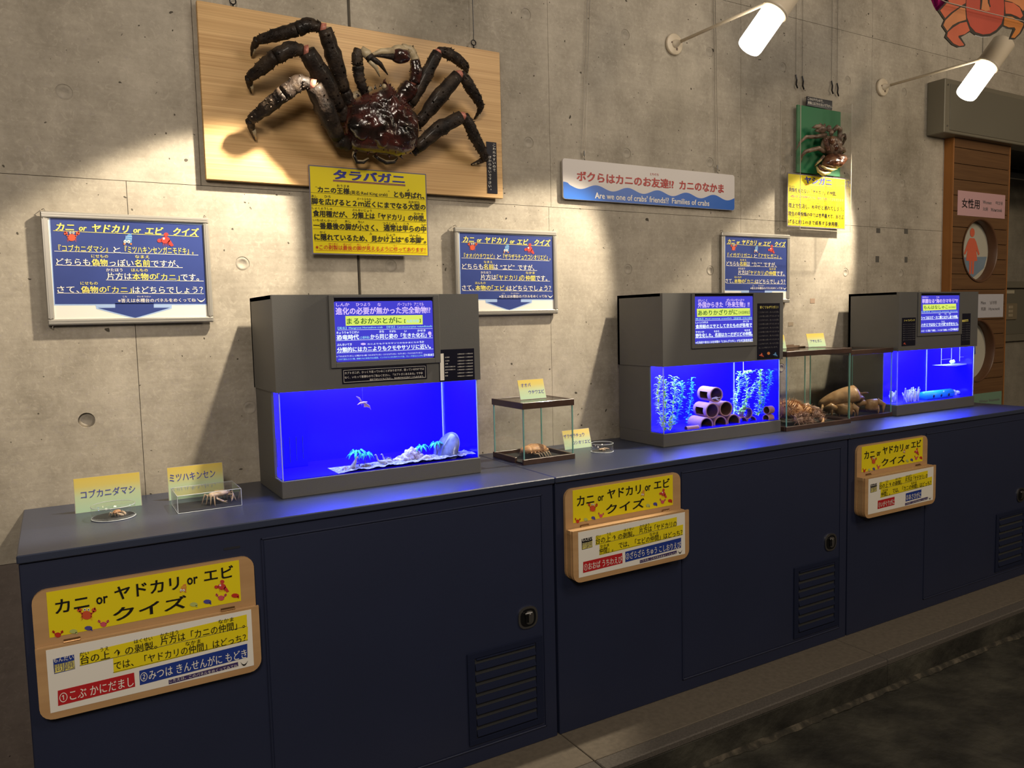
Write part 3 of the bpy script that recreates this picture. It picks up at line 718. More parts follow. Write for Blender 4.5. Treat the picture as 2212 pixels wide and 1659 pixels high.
screen(1, S2, [(921, 85), (1502, 78), (1505, 545), (921, 568)], (1.872, 2.185, 1.179, 1.366), [
    ('T', 'がいこく', 955, 148, 1048, 146, 26, Lc, .03), ('T', 'がいらいせいぶつ', 1240, 143, 1415, 140, 26, Lc, .03),
    ('T', '外国からきた「外来生物」!!', 955, 207, 1468, 200, 58, Lc, .045),
    ('P', [(945, 217), (1473, 210), (1476, 285), (948, 298)], 'e_yellow', 2), ('T', 'あめりかざりがに', 955, 282, 1350, 275, 52, 'e_green', .03), ('T', '【米国蝲蛄】', 1362, 270, 1468, 267, 32, 'e_green', .01),
    ('T', '英名】Red swamp crawfish', 930, 328, 1290, 322, 20, Cy, .02), ('T', '【原産地】北米の湿地', 1312, 322, 1492, 316, 20, Cy, .02), ('L', 930, 334, 1495, 322, 3, W), ('L', 930, 414, 1495, 398, 3, W), ('L', 930, 508, 1502, 488, 3, W),
    ('T', 'しょくようがえる', 932, 364, 1055, 361, 20, W, .03), ('T', 'かくち', 1405, 352, 1462, 350, 19, W, .03),
    ('T', '食用蛙のエサとしてきたものが各地で', 932, 412, 1492, 398, 40, W, .045),
    ('T', 'やせいか', 932, 458, 1018, 455, 19, W, .03), ('T', 'なまえ', 1115, 450, 1168, 449, 19, W, .03), ('T', 'なかま', 1418, 440, 1474, 438, 19, W, .03),
    ('T', '野生化した。名前はカニだがエビの仲間。', 932, 504, 1498, 486, 42, W, .045),
    ('T', '※北海道や東北には在来種の「にほんざりがに」が生息', 932, 562, 1395, 550, 26, W, .02), ('T', '【鳥取県産】', 1400, 548, 1500, 544, 30, W, .02)])
S3 = (1660, 620, 4.007)
screen(2, S3, [(1316, 68), (1648, 62), (1650, 385), (1311, 400)], (3.150, 3.473, 1.181, 1.366), [
    ('T', 'かれい', 1330, 96, 1382, 95, 14, Lc, .03), ('T', 'うみ', 1450, 95, 1477, 95, 14, Lc, .03),
    ('T', '華麗なる“海のカマキリ”!?', 1327, 142, 1636, 136, 38, Lc, .045),
    ('P', [(1335, 152), (1622, 144), (1624, 194), (1337, 206)], 'e_yellow', 2), ('T', 'もんはなしゃこ', 1342, 194, 1550, 188, 32, 'e_green', .03), ('T', '【紋花蝦蛄】', 1558, 184, 1616, 182, 16, 'e_green', .01),
    ('T', '【英名】Peacock mantis shrimp', 1324, 222, 1634, 214, 12, Cy, .02), ('L', 1322, 228, 1638, 218, 2.5, W), ('L', 1320, 284, 1640, 272, 2.5, W), ('L', 1320, 344, 1642, 332, 2.5, W),
    ('T', 'るい', 1472, 240, 1488, 240, 11, W, .03), ('T', 'すこ', 1522, 238, 1540, 238, 11, W, .03), ('T', 'ちが', 1560, 237, 1576, 237, 11, W, .03),
    ('T', 'シャコはエビ・カニ類とは少し違う仲間。', 1320, 282, 1638, 270, 28, W, .04), ('T', 'じょう', 1496, 304, 1522, 304, 12, W, .03),
    ('T', 'ハサミではなく“カマ状”の手をもつ。', 1320, 342, 1640, 330, 28, W, .04),
    ('T', '※エビ・カニ類は「十脚目」、シャコは「口脚目」です', 1322, 388, 1570, 380, 18, W, .02), ('T', '【沖縄産】', 1575, 378, 1640, 374, 20, W, .02)])
# small black notices stuck on the hoods
def notice(i, crop, corners, label_mat, items, name='notice', border=None, thick=.0012):
    Y = TF[i] - .004
    P = Print(Y - thick - .0002, crop); c = [P.P(*q) for q in corners]
    x0 = (c[0][0] + c[3][0]) / 2; x1 = (c[1][0] + c[2][0]) / 2; z1 = (c[0][1] + c[1][1]) / 2; z0 = (c[2][1] + c[3][1]) / 2
    s = MB(); s.use(label_mat); s.box(x0, x1, Y - thick, Y + .0002, z0, z1); o = s.build(name, tanks[i])
    if border:
        for q in ((x0 + border, x1 - border, z1 - border - .0008, z1 - border), (x0 + border, x1 - border, z0 + border, z0 + border + .0008), (x0 + border, x0 + border + .0008, z0 + border, z1 - border), (x1 - border - .0008, x1 - border, z0 + border, z1 - border)):
            P.poly([(q[0], q[2]), (q[1], q[2]), (q[1], q[3]), (q[0], q[3])], 'white', 1, world=True)
    for it in items:
        if it[0] == 'T': P.text(*it[1:])
        elif it[0] == 'P': P.poly(*it[1:])
        elif it[0] == 'K': P.lobster(*it[1:])
        elif it[0] == 'D': P.disc(*it[1:])
    P.build(o)
NC = (700, 780, 6.32)
notice(0, NC, [(245, 105), (1395, 45), (1412, 240), (248, 318)], C['nblack'], [
    ('T', 'カブトガニが、ひっくり返っていることがありますが、弱っているわけでは', 280, 186, 1362, 116, 34, 'white', .01),
    ('T', 'なく、いたって普通なのでご安心ください。「カブトガニあるある」です◎', 282, 244, 1342, 176, 34, 'white', .01),
    ('T', '自分ではもとにもどれるし、あお向けのまま泳ぐこともあります。', 625, 265, 1358, 220, 26, 'white', .008)], border=.004)
N1 = (520, 620, 3.4556)
notice(0, N1, [(1482, 468), (1742, 458), (1748, 690), (1486, 704)], C['nblack'], [
    ('P', [(1486, 498), (1514, 496), (1520, 696), (1490, 698)], 'white', 1),
    *[('T', a, 1524, y, 1524 + len(a) * 11, y - 2, 9, 'white', .01) for a, y in (('お食事', 530), ('水交換', 556), ('点検', 578), ('清掃のお知らせ', 600), ('点灯のお知らせ', 622), ('給餌', 644), ('休憩', 668))],
    *[('T', a, 1618, y, 1732, y - 5, 9, 'white', .01) for a, y in (('10時00分～11時00分', 505), ('13時00分～14時00分', 530), ('15時00分～16時30分', 556), ('10時30分～15時30分', 578), ('16時00分～17時00分', 600), ('11時30分～12時00分', 622), ('12時30分～13時00分', 646), ('09時00分～10時00分', 670))]], name='laminated_timetable', thick=.002)
notice(1, S2, [(1550, 165), (1774, 158), (1770, 708), (1548, 722)], C['nblack'], [
    ('T', '青くてもザリガニ！', 1570, 218, 1752, 212, 28, 'lemon', .03),
    *[('T', 'この水槽には青いザリガニがいる' if k % 2 else 'ことがあります。赤いものと同じ', 1560, 262 + k * 39, 1762, 255 + k * 39, 17, 'grey', .005) for k in range(9)], ('T', 'ることが知られています。', 1558, 614, 1750, 606, 17, 'grey', .005),
    ('K', 1588, 678, 16, 'crab'), ('D', 1658, 660, 15, 15, 'orange', 3), ('K', 1725, 672, 16, 'shell')])
notice(2, S3, [(1158, 265), (1276, 265), (1272, 505), (1155, 512)], C['nblack'], [('T', 'シャコパンチ', 1170, 300, 1266, 295, 18, 'lemon', .03),
    *[('T', '割れてしまうほどの強さ', 1162, 328 + k * 19, 1268, 326 + k * 19, 9, 'grey', .005) for k in range(8)], ('K', 1176, 490, 8, 'crab')])
notice(2, S3, [(1672, 232), (1750, 226), (1746, 498), (1668, 508)], C['nblack'], [('P', [(1674, 285), (1728, 280), (1728, 298), (1674, 304)], 'lemon', 1), ('T', 'ご注意', 1678, 300, 1724, 296, 12, 'black', .02),
    *[('T', 'ゆっくり見てね', 1675, 324 + k * 20, 1740, 320 + k * 20, 10, 'grey', .005) for k in range(8)]])
# ================================================================== WALL-MOUNTED THINGS
def wire(name, parent, pts, r=.0010):
    b = MB(); b.use(wire_m); b.tube(pts, r, 5); return b.build(name, parent)
def eyelet(parent, x, y, z, r=.008, m_=None):
    b = MB(); b.use(m_ or blackmetal, True)
    pts = [(x + r * math.cos(a), y, z + r * math.sin(a)) for a in [2 * PI * i / 14 for i in range(15)]]
    b.tube(pts, r * .22, 6); b.tube([(x, y, z - r), (x, y, z - r * 2.2)], r * .25, 6); return b.build('eye_hook', parent)
# --- pine board with the king crab
BX0, BX1, BZ0, BZ1, BY = 0.380, 1.293, 1.686, 2.147, -0.024
t = thing('display_board', 'long pine board behind the big dark king crab, hung high on the concrete wall', 'board', (0.826, 0, 1.681))
part('board_panel', t, boardwood, (BX0, BX1, BY, BY + .016, BZ0, BZ1), bev=.001)
for u, v in ((503, 6), (1023, 95)):
    p = at(u, v, BY + .01); eyelet(t, p.x, BY + .010, p.z + .004)
    b = MB(); b.use(blackmetal); b.tube([(p.x, BY + .01, p.z + .012), (p.x, BY + .008, p.z + .035), (p.x, -.004, 2.9)], .0012, 5); b.build('hanging_wire', t)
bt = MB(); bt.use(steel_d); bt.box(BX0 + .05, BX1 - .05, BY + .016, -0.0005, BZ0 + .06, BZ0 + .09); bt.box(BX0 + .05, BX1 - .05, BY + .016, -0.0005, BZ1 - .09, BZ1 - .06); bt.build('batten', t)
# --- black do-not-touch strip on the board
Y = BY - .0015; P = Print(Y - .0001, (400, 0, 2.86))
c = [P.P(*q) for q in ((1862, 875), (1925, 880), (1928, 1197), (1866, 1193))]
x0 = (c[0][0] + c[3][0]) / 2; x1 = (c[1][0] + c[2][0]) / 2; z1 = (c[0][1] + c[1][1]) / 2; z0 = (c[2][1] + c[3][1]) / 2
t = thing('warning_strip', 'narrow upright black strip with white writing at the right end of the pine board', 'sign', (x0, BY, z0))
part('strip', t, C['nblack'], (x0, x1, Y, BY + .0001, z0, z1))
def vertical(P, s, u, v0, v1, sz, col):
    n = len(s)
    for i, ch in enumerate(s):
        vv = v0 + (v1 - v0) * i / (n - 1)
        if ch in '。、': P.text(ch, u + sz * .2, vv + sz * .1, u + sz * .55, vv + sz * .1, sz * .35, col, .01)
        else: P.text(ch, u - sz / 2, vv + sz / 2, u + sz / 2, vv + sz / 2, sz * .9, col, .015)
vertical(P, 'こわれやすいので', 1908, 897, 1050, 17, 'white'); vertical(P, 'さわらないで下さい。', 1882, 970, 1172, 17, 'white'); P.build(t)

# --- yellow laminated signs
def laminated(name, label, Y, crop, corners, margin, depth_to, ink):
    P = Print(Y, crop); c = [P.P(*q) for q in corners]
    x0 = (c[0][0] + c[3][0]) / 2; x1 = (c[1][0] + c[2][0]) / 2; z1 = (c[0][1] + c[1][1]) / 2; z0 = (c[2][1] + c[3][1]) / 2
    t = thing(name, label, 'sign', ((x0 + x1) / 2, Y, z0), 'yellow laminated crab signs')
    part('laminate', t, mat('laminate_rim', (0.20, 0.18, 0.22), 0.12, coat=.5), (x0 - margin, x1 + margin, Y + .0004, Y + .0014, z0 - margin, z1 + margin))
    part('sheet', t, C['yellow'], (x0, x1, Y, Y + .0005, z0, z1))
    if depth_to: part('foam_pad', t, paper, (x0 + .05, x1 - .05, Y + .0014, depth_to, z1 - .05, z1 - .02))
    for it in ink:
        if it[0] == 'T': P.text(*it[1:])
        else: P.line(*it[1:])
    P.build(t); return t
YC = (640, 340, 6.9125); K = 'black'
def rub(s, x0, b0, x1, b1, h=36, col='black'): return ('T', s, x0, b0, x1, b1, h, col, .02)
laminated('crab_sign', 'yellow laminated sign under the king crab, overlapping the lower edge of the pine board', BY - .004, YC, [(185, 125), (1930, 265), (1955, 1465), (270, 1425)], .0035, None, [
    ('T', 'タラバガニ', 555, 325, 1620, 395, 140, 'navy', .07), ('L', 548, 340, 1628, 412, 14, 'purple'), ('L', 548, 355, 1628, 428, 7, 'purple'),
    ('T', '“', 285, 445, 308, 447, 14, K, .01), ('T', 'カニの王様', 320, 528, 795, 548, 92, K, .05), ('T', '(英名:Red King crab)', 800, 565, 1362, 588, 68, K, .015), ('T', '”', 1368, 512, 1390, 512, 14, K, .01), ('T', 'とも呼ばれ、', 1460, 600, 1912, 622, 92, K, .05),
    rub('おうさま', 605, 443, 790, 447), rub('よ', 1652, 506, 1690, 507),
    ('T', '脚を広げると２ｍ近くにまでなる大型の', 225, 706, 1930, 784, 95, K, .05), rub('あし', 225, 595, 310, 598), rub('ひろ', 420, 603, 512, 606), rub('メートルちか', 905, 638, 1118, 642), rub('おおがた', 1675, 682, 1840, 688),
    ('T', '食用種だが、', 248, 886, 762, 898, 95, K, .05), ('T', '分類上は「ヤドカリ」の仲間。', 835, 908, 1935, 962, 95, K, .05), rub('しょくようしゅ', 235, 775, 535, 782), rub('ぶんるいじょう', 830, 803, 1125, 812), rub('なかま', 1755, 856, 1898, 862),
    ('T', '一番最後の脚が小さく、', 255, 1072, 1222, 1092, 98, K, .05), ('T', '通常は甲らの中', 1305, 1100, 1940, 1120, 98, K, .05), rub('いちばんさいご', 250, 952, 612, 966), rub('あし', 725, 972, 815, 974), rub('ちい', 920, 980, 1010, 982), rub('つうじょう', 1290, 1002, 1505, 1008), rub('こう', 1600, 1012, 1680, 1014), rub('なか', 1865, 1026, 1940, 1028),
    ('T', 'に隠れているため、見かけ上は“６本脚”。', 270, 1236, 1938, 1288, 98, K, .05), rub('かく', 350, 1133, 435, 1136), rub('み', 1095, 1160, 1130, 1160), rub('じょう', 1345, 1172, 1475, 1176), rub('ほんあし', 1695, 1182, 1865, 1188),
    ('T', '※この剥製は最後の脚が見えるように作ってあります！', 290, 1380, 1930, 1412, 72, 'red', .02), rub('はくせい', 485, 1300, 622, 1304, 24, 'red'), rub('さいご', 700, 1306, 825, 1310, 24, 'red'), rub('あし', 905, 1312, 968, 1313, 24, 'red'), rub('み', 1062, 1314, 1090, 1314, 22, 'red'), rub('つく', 1448, 1326, 1502, 1328, 24, 'red'),
    ('L', 215, 522, 1925, 632, 4, 'thin'), ('L', 225, 712, 1930, 800, 4, 'thin'), ('L', 240, 886, 1940, 972, 4, 'thin'), ('L', 250, 1064, 1945, 1132, 4, 'thin'), ('L', 270, 1246, 1950, 1302, 4, 'thin'), ('L', 290, 1386, 1945, 1428, 4, 'red')])
Y2C = (1660, 180, 5.0273)
laminated('crab_sign', 'smaller yellow laminated sign under the green board with the coconut crab', -0.028, Y2C, [(218, 984), (833, 1043), (822, 1572), (208, 1547)], .004, -0.0102, [
    ('T', 'ヤシガニ', 390, 1092, 685, 1106, 76, 'navy', .06), ('L', 388, 1098, 685, 1122, 7, 'orange'),
    ('T', '貝殻をもたない「ヤドカリ」の仲間。', 222, 1182, 735, 1218, 48, K, .03), ('T', '※殻の多い子供時代だけは、貝殻を背負って身を守ります！', 240, 1245, 818, 1284, 32, 'purple', .015),
    ('T', '陸上で生活し、水中だと溺れてしまう。', 220, 1354, 816, 1384, 50, K, .03), ('T', '陸生の甲殻類の中では世界最大で、脚を広', 218, 1440, 820, 1472, 48, K, .03), ('T', 'げると約１ｍまで成長する食用種。', 216, 1528, 762, 1550, 50, K, .03),
    rub('かいがら', 222, 1124, 286, 1128, 16), rub('なかま', 662, 1160, 718, 1163, 15), rub('りくじょう', 222, 1294, 300, 1298, 16), rub('せいかつ', 340, 1302, 408, 1304, 16), rub('すいちゅう', 480, 1308, 560, 1311, 16), rub('おぼ', 620, 1316, 650, 1317, 15),
    rub('りくせい', 220, 1380, 284, 1384, 16), rub('こうかくるい', 320, 1390, 425, 1394, 16), rub('なか', 460, 1394, 492, 1396, 16), rub('せかいさいだい', 562, 1402, 680, 1406, 15), rub('あし', 730, 1410, 765, 1412, 15), rub('ひろ', 792, 1414, 818, 1415, 15),
    rub('やく', 320, 1474, 345, 1476, 15), rub('メートル', 390, 1478, 432, 1480, 14), rub('せいちょう', 502, 1482, 580, 1486, 15), rub('しょくようしゅ', 645, 1490, 748, 1494, 15),
    ('L', 222, 1188, 745, 1222, 2.5, 'thin'), ('L', 222, 1256, 820, 1290, 2.5, 'thin'), ('L', 220, 1360, 820, 1390, 2.5, 'thin'), ('L', 218, 1448, 822, 1478, 2.5, 'thin'), ('L', 216, 1536, 790, 1558, 2.5, 'thin')])

# --- long hanging title sign with a wave
SX0, SX1, SZ0, SZ1, SY = 1.5365, 2.3505, 1.7005, 1.837, -0.014
t = thing('hanging_sign', 'long white sign with a blue wave and red writing, hung on two wires', 'sign', ((SX0 + SX1) / 2, SY, SZ0))
b = MB(); b.use(mat('sign_board_white', (0.66, 0.62, 0.60), 0.4)); b.prism(rrect(SX0, SX1, SZ0, SZ1, .010), SY, SY + .006); b.build('sign_board', t)
P = Print(SY, (1190, 320, 5.2667))
top = []; nn = 90
for i in range(nn + 1):
    x = SX0 + .0006 + (SX1 - SX0 - .0012) * i / nn
    top.append((x, SZ0 + .0455 + .0085 * math.cos(2 * PI * (x - SX0 - 0.000) / 0.1405) + (.004 if i < 3 else 0)))
body = rrect(SX0 + .0006, SX1 - .0006, SZ0 + .0006, SZ1, .010, corners=(0, 0, 1, 1))
low = [p for p in body if p[1] < SZ0 + .02]
P.poly(low + [top[-1]] + top[::-1][1:], 'signblue', 1, world=True)
P.text('ボクらはカニのお友達!?', 295, 388, 1398, 452, 112, 'signred', .045); P.text('カニのなかま', 1460, 476, 1965, 506, 100, 'signred', .045); P.text('ともだち', 1128, 308, 1224, 314, 26, 'signred', .01)
P.text("Are we one of crabs' friends!?", 500, 578, 1338, 625, 70, 'white', .03); P.text('Families of crabs', 1375, 634, 1800, 656, 62, 'white', .03); P.build(t)
for (u, v, uu) in ((1262, 350, 1279), (1550, 378, 1538)):
    p = at(u, v, SY); eyelet(t, p.x, SY + .003, p.z + .006, .006, wire_m)
    x2 = at(uu, 0, -.004).x
    wire('hanging_wire', t, [(p.x, SY + .003, p.z + .010), (p.x - .003, SY + .004, p.z + .04), (x2, -.004, 2.75)])
    wire('hanging_wire', t, [(p.x + .006, SY + .003, p.z + .010), (x2 + .012, -.004, 2.75)])
    b = MB(); b.use(chrome); b.tube([(p.x + .002, SY + .003, p.z + .022), (p.x + .002, SY + .003, p.z + .038)], .003, 8); b.build('ferrule', t)

# --- three blue quiz boards
QY = -.0125
def local_crop(X, Yp): p = at(60 + X / 5.027, 440 + Yp / 5.027, QY); return p.x, p.z
Q0 = (-0.008, 1.3055)
class QP(Print):
    """prints given on the first board's crop, shifted on to board number k"""
    def __init__(s, k, dx, dz): super().__init__(QY - .0005); s.dx = dx; s.dz = dz
    def P(s, X, Yp): x, z = local_crop(X, Yp); return x + s.dx, z + s.dz
QB = [(-0.008, 1.3055, 'blue quiz board at the left end of the wall, lower left of the pine board'),
      (1.1160, 1.3095, 'blue quiz board partly behind the tank with dinosaurs, right of the yellow king crab sign'),
      (2.281, 1.336, 'blue quiz board partly behind the clay-pot tank, left of the yellow coconut crab sign')]
def row(X0, X1, body, r, col, w_=.02, h=None):
    """one run of text: x extent on the first board's crop; row number gives the baseline"""
    base = {2: (522, 555), 3: (668, 695), 4: (812, 842), 5: (968, 975), 33: (582, 602), 44: (732, 744), 55: (880, 884)}[r]
    lim = (290, 1900); f0 = (X0 - lim[0]) / (lim[1] - lim[0]); f1 = (X1 - lim[0]) / (lim[1] - lim[0])
    return ('T', body, X0, base[0] + (base[1] - base[0]) * f0, X1, base[0] + (base[1] - base[0]) * f1, h or {2: 78, 3: 76, 4: 76, 5: 74, 33: 34, 44: 34, 55: 34}[r], col, w_)
W_ = 'white'; LM = 'lemon'
lines = [
  [row(335, 870, '『コブカニダマシ』', 2, LM), row(930, 1008, 'と', 2, W_, .02, 66), row(1055, 1800, '『ミツハキンセンガニモドキ』。', 2, LM),
   row(310, 680, 'どちらも', 3, W_), row(695, 870, '偽物', 3, LM, .03), row(890, 1150, 'っぽい', 3, W_), row(1162, 1330, '名前', 3, LM, .03), row(1342, 1640, 'ですが、', 3, W_), row(690, 873, 'にせもの', 33, LM), row(1165, 1322, 'なまえ', 33, LM),
   row(860, 1130, '片方は', 4, W_), row(1135, 1400, '本物の', 4, LM, .03), row(1405, 1650, '「カニ」', 4, LM), row(1662, 1860, 'です。', 4, W_), row(850, 1030, 'かたほう', 44, W_), row(1125, 1303, 'ほんもの', 44, LM),
   row(320, 560, 'さて、', 5, W_), row(580, 858, '偽物の', 5, LM, .03), row(870, 1130, '「カニ」', 5, LM), row(1140, 1903, 'はどちらでしょう？', 5, W_), row(572, 760, 'にせもの', 55, LM)],
  [row(330, 880, '『オオバウチワエビ』', 2, LM), row(925, 1000, 'と', 2, W_, .02, 66), row(1035, 1870, '『ザラザラチュウコシオリエビ』。', 2, LM),
   row(300, 680, 'どちらも', 3, W_), row(690, 865, '名前', 3, LM, .03), row(870, 945, 'は', 3, W_), row(990, 1240, '“エビ”', 3, W_), row(1300, 1590, 'ですが、', 3, W_), row(690, 845, 'なまえ', 33, LM),
   row(640, 920, '片方は', 4, W_), row(930, 1340, '「ヤドカリ」', 4, LM), row(1345, 1420, 'の', 4, LM), row(1440, 1610, '仲間', 4, LM, .03), row(1620, 1820, 'です。', 4, W_), row(640, 820, 'かたほう', 44, W_), row(1440, 1600, 'なかま', 44, LM),
   row(310, 525, 'さて、', 5, W_), row(550, 830, '本物の', 5, LM, .03), row(845, 1110, '「エビ」', 5, LM), row(1120, 1890, 'はどちらでしょう？', 5, W_), row(545, 730, 'ほんもの', 55, LM)],
  [row(320, 985, '『イガグリガニ』', 2, LM), row(1040, 1125, 'と', 2, W_, .02, 66), row(1165, 1760, '『アサヒガニ』。', 2, LM),
   row(300, 650, 'どちらも', 3, W_), row(665, 850, '名前', 3, LM, .03), row(860, 940, 'は', 3, W_), row(990, 1260, '“カニ”', 3, W_), row(1310, 1640, 'ですが、', 3, W_), row(665, 840, 'なまえ', 33, LM),
   row(630, 905, '片方は', 4, W_), row(920, 1355, '「ヤドカリ」', 4, LM), row(1365, 1450, 'の', 4, LM), row(1460, 1640, '仲間', 4, LM, .03), row(1655, 1860, 'です。', 4, W_), row(625, 810, 'かたほう', 44, W_), row(1460, 1630, 'なかま', 44, LM),
   row(290, 510, 'さて、', 5, W_), row(535, 820, '本物の', 5, LM, .03), row(835, 1100, '「カニ」', 5, LM), row(1110, 1890, 'はどちらでしょう？', 5, W_), row(535, 725, 'ほんもの', 55, LM)]]
for k, (bx, bz, lab) in enumerate(QB):
    dx, dz = bx - Q0[0], bz - Q0[1]; BW, BH = .389, .2790
    t = thing('quiz_board', lab, 'sign board', (bx + BW / 2, QY, bz), 'framed blue quiz boards on the wall')
    f0, f1 = QY - .0055, QY + .0065
    for q in ((0, BW, BH - .016, BH), (0, BW, 0, .015), (0, .0155, .015, BH - .016), (BW - .0155, BW, .015, BH - .016)):
        o = MB(); o.use(alu); o.bbox_b(bx + q[0], bx + q[1], f0, f1, bz + q[2], bz + q[3], .0025)
        if q[1] - q[0] > .1:
            for kk in range(2): o.box(bx + q[0] + .004, bx + q[1] - .004, f0 - .0008, f0 + .001, bz + q[2] + .004 + kk * .005, bz + q[2] + .0065 + kk * .005)
        else: o.box(bx + q[0] + .006, bx + q[0] + .0085, f0 - .0008, f0 + .001, bz + q[2], bz + q[3])
        o.build('frame_rail', t)
    part('sheet', t, paper, (bx + .010, bx + BW - .010, QY - .0005, QY + .003, bz + .010, bz + BH - .010))
    part('backing_board', t, steel_d, (bx + .004, bx + BW - .004, QY + .003, QY + .006, bz + .004, bz + BH - .004))
    for (cx, sgn, cz) in ((bx + .012, -1, bz + BH), (bx + BW - .012, 1, bz + BH), (bx + .012, -1, bz)):
        up_ = 1 if cz > bz + .1 else -1
        h = MB(); h.use(wire_m); h.tube([(cx, QY + .003, cz - .002 * up_), (cx + sgn * .003, QY + .002, cz + .007 * up_), (cx + sgn * .008, -.002, cz + .005 * up_)], .0010, 5); h.build('wire_hook', t)
    P = QP(k, dx, dz)
    P.poly([(228, 136), (1936, 220), (1958, 1102), (286, 1106)], 'pale', .3)
    P.poly([(735, 1095), (1565, 1095), (1562, 1140), (1168, 1252), (745, 1142)], 'pale', .6)
    P.poly([(242, 152), (1924, 236), (1944, 1088), (296, 1090)], 'quizblue', 1)
    P.poly([(948, 1080), (1368, 1080), (1368, 1129), (1546, 1129), (1168, 1240), (760, 1132), (950, 1130)], 'quizblue', 1)
    for a in [('カニ', 300, 292, 507, 300, 84), ('or', 555, 295, 642, 298, 44), ('ヤドカリ', 700, 305, 1105, 322, 84), ('or', 1145, 318, 1232, 321, 44), ('エビ', 1270, 330, 1475, 338, 80), ('クイズ', 1580, 345, 1862, 356, 88)]:
        P.text(a[0], a[1], a[2], a[3], a[4], a[5], 'lemon', .05, .25)
    P.line(275, 293, 1857, 358, 5, 'lemon')
    for a in [((288, 515, 1850, 558), (285, 513, 1850, 560), (300, 513, 1790, 556)), ((300, 668, 1682, 694), (296, 668, 1640, 693), (290, 668, 1660, 694)), ((850, 828, 1910, 841), (640, 822, 1870, 841), (630, 822, 1890, 841)), ((318, 971, 1912, 978),) * 3]:
        P.line(*a[k], 5, 'white')
    for it in lines[k]: P.text(*it[1:])
    P.text('※答えは水槽台のパネルをめくってね', 980, 1070, 1825, 1070, 42, 'white', .02); P.text('こた', 1030, 1018, 1078, 1018, 18, 'white', .01); P.text('すいそうだい', 1185, 1018, 1335, 1018, 18, 'white', .01)
    P.smile(1838, 1925, 1028, 26, 15, 'white')
    P.crab(478, 368, 48, 'crab'); P.hermit(1085, 395, 50); P.lobster(1495, 395, 62)
    P.build(t)

# --- green board, notice and clear cover of the coconut crab
gx0, gx1, gz0, gz1, gy = 2.701, 2.974, 1.8725, 2.146, -0.024
t = thing('display_board', 'small green board behind the coconut crab', 'board', ((gx0 + gx1) / 2, gy, gz0))
part('board_panel', t, mat('green_board', (0.010, 0.165, 0.058), 0.55), (gx0, gx1, gy, gy + .008, gz0, gz1), bev=.001)
part('spacer', t, steel_d, (gx0 + .04, gx1 - .04, gy + .008, -.0005, gz0 + .1, gz1 - .1))
Y = -0.026; P = Print(Y, Y2C); c = [P.P(*q) for q in ((418, 145), (695, 187), (690, 282), (415, 245))]
x0 = (c[0][0] + c[3][0]) / 2; x1 = (c[1][0] + c[2][0]) / 2; z1 = (c[0][1] + c[1][1]) / 2; z0 = (c[2][1] + c[3][1]) / 2
t = thing('warning_notice', 'small black notice with two white lines above the green board', 'sign', (x0, Y, z0))
part('notice_card', t, C['nblack'], (x0, x1, Y, Y + .0035, z0, z1)); P.text('こわれやすいので、', 424, 186, 592, 208, 32, 'white', .02); P.text('剥製にはさわらないで下さい。', 424, 226, 688, 268, 32, 'white', .02); P.build(t)
hk = MB(); hk.use(wire_m); hk.tube([(x0 + .02, Y + .004, z1 - .004), (x0 + .02, -.0005, z1 + .004)], .0015, 5); hk.tube([(x1 - .02, Y + .004, z1 - .004), (x1 - .02, -.0005, z1 + .004)], .0015, 5); hk.build('hook', t)
ax0 = at(1690, 300, 0).x - .012; ax1 = at(1836, 220, -.09).x; az0 = at(1760, 498, -.09).z; az1 = at(1760, 212, -.09).z; ay = -.100
t = thing('clear_cover', 'clear acrylic cover around the green board and its coconut crab', 'display cover', (ax0, 0, az0))
part('side_sheet', t, acrylic, (ax0, ax0 + .002, ay, -.001, az0, az1)); part('side_sheet', t, acrylic, (ax1 - .002, ax1, ay, -.001, az0, az1))
part('bottom_sheet', t, acrylic, (ax0 + .002, ax1 - .002, ay, -.001, az0, az0 + .002))
ed = MB(); ed.use(acr_edge)
for x in (ax0, ax1 - .002): ed.box(x - .0003, x + .0023, ay - .001, ay, az0, az1); ed.box(x - .0003, x + .0023, -.002, -.001, az0, az1)
ed.box(ax0, ax1, ay - .001, ay, az0 - .0003, az0 + .0023); ed.build('sheet_edge', t)
# dark streaks and pipes above the cover: two pairs of small hooks on long wires
t = thing('hanging_wire', 'pair of thin wires running up the wall above the coconut crab cover', 'wire', (2.75, -.004, 2.2))
for (u, v) in ((1719, 172), (1733, 175), (1796, 185), (1808, 190)):
    p = at(u, v, -.006); wire('wire', t, [(p.x, -.006, p.z + .02), (p.x + .004, -.004, 3.3)], .0008)
    b = MB(); b.use(blackmetal); b.tube([(p.x, -.006, p.z + .020), (p.x + .004, -.008, p.z), (p.x - .004, -.012, p.z - .022), (p.x + .006, -.010, p.z - .034)], .0032, 6); b.build('hook', t)

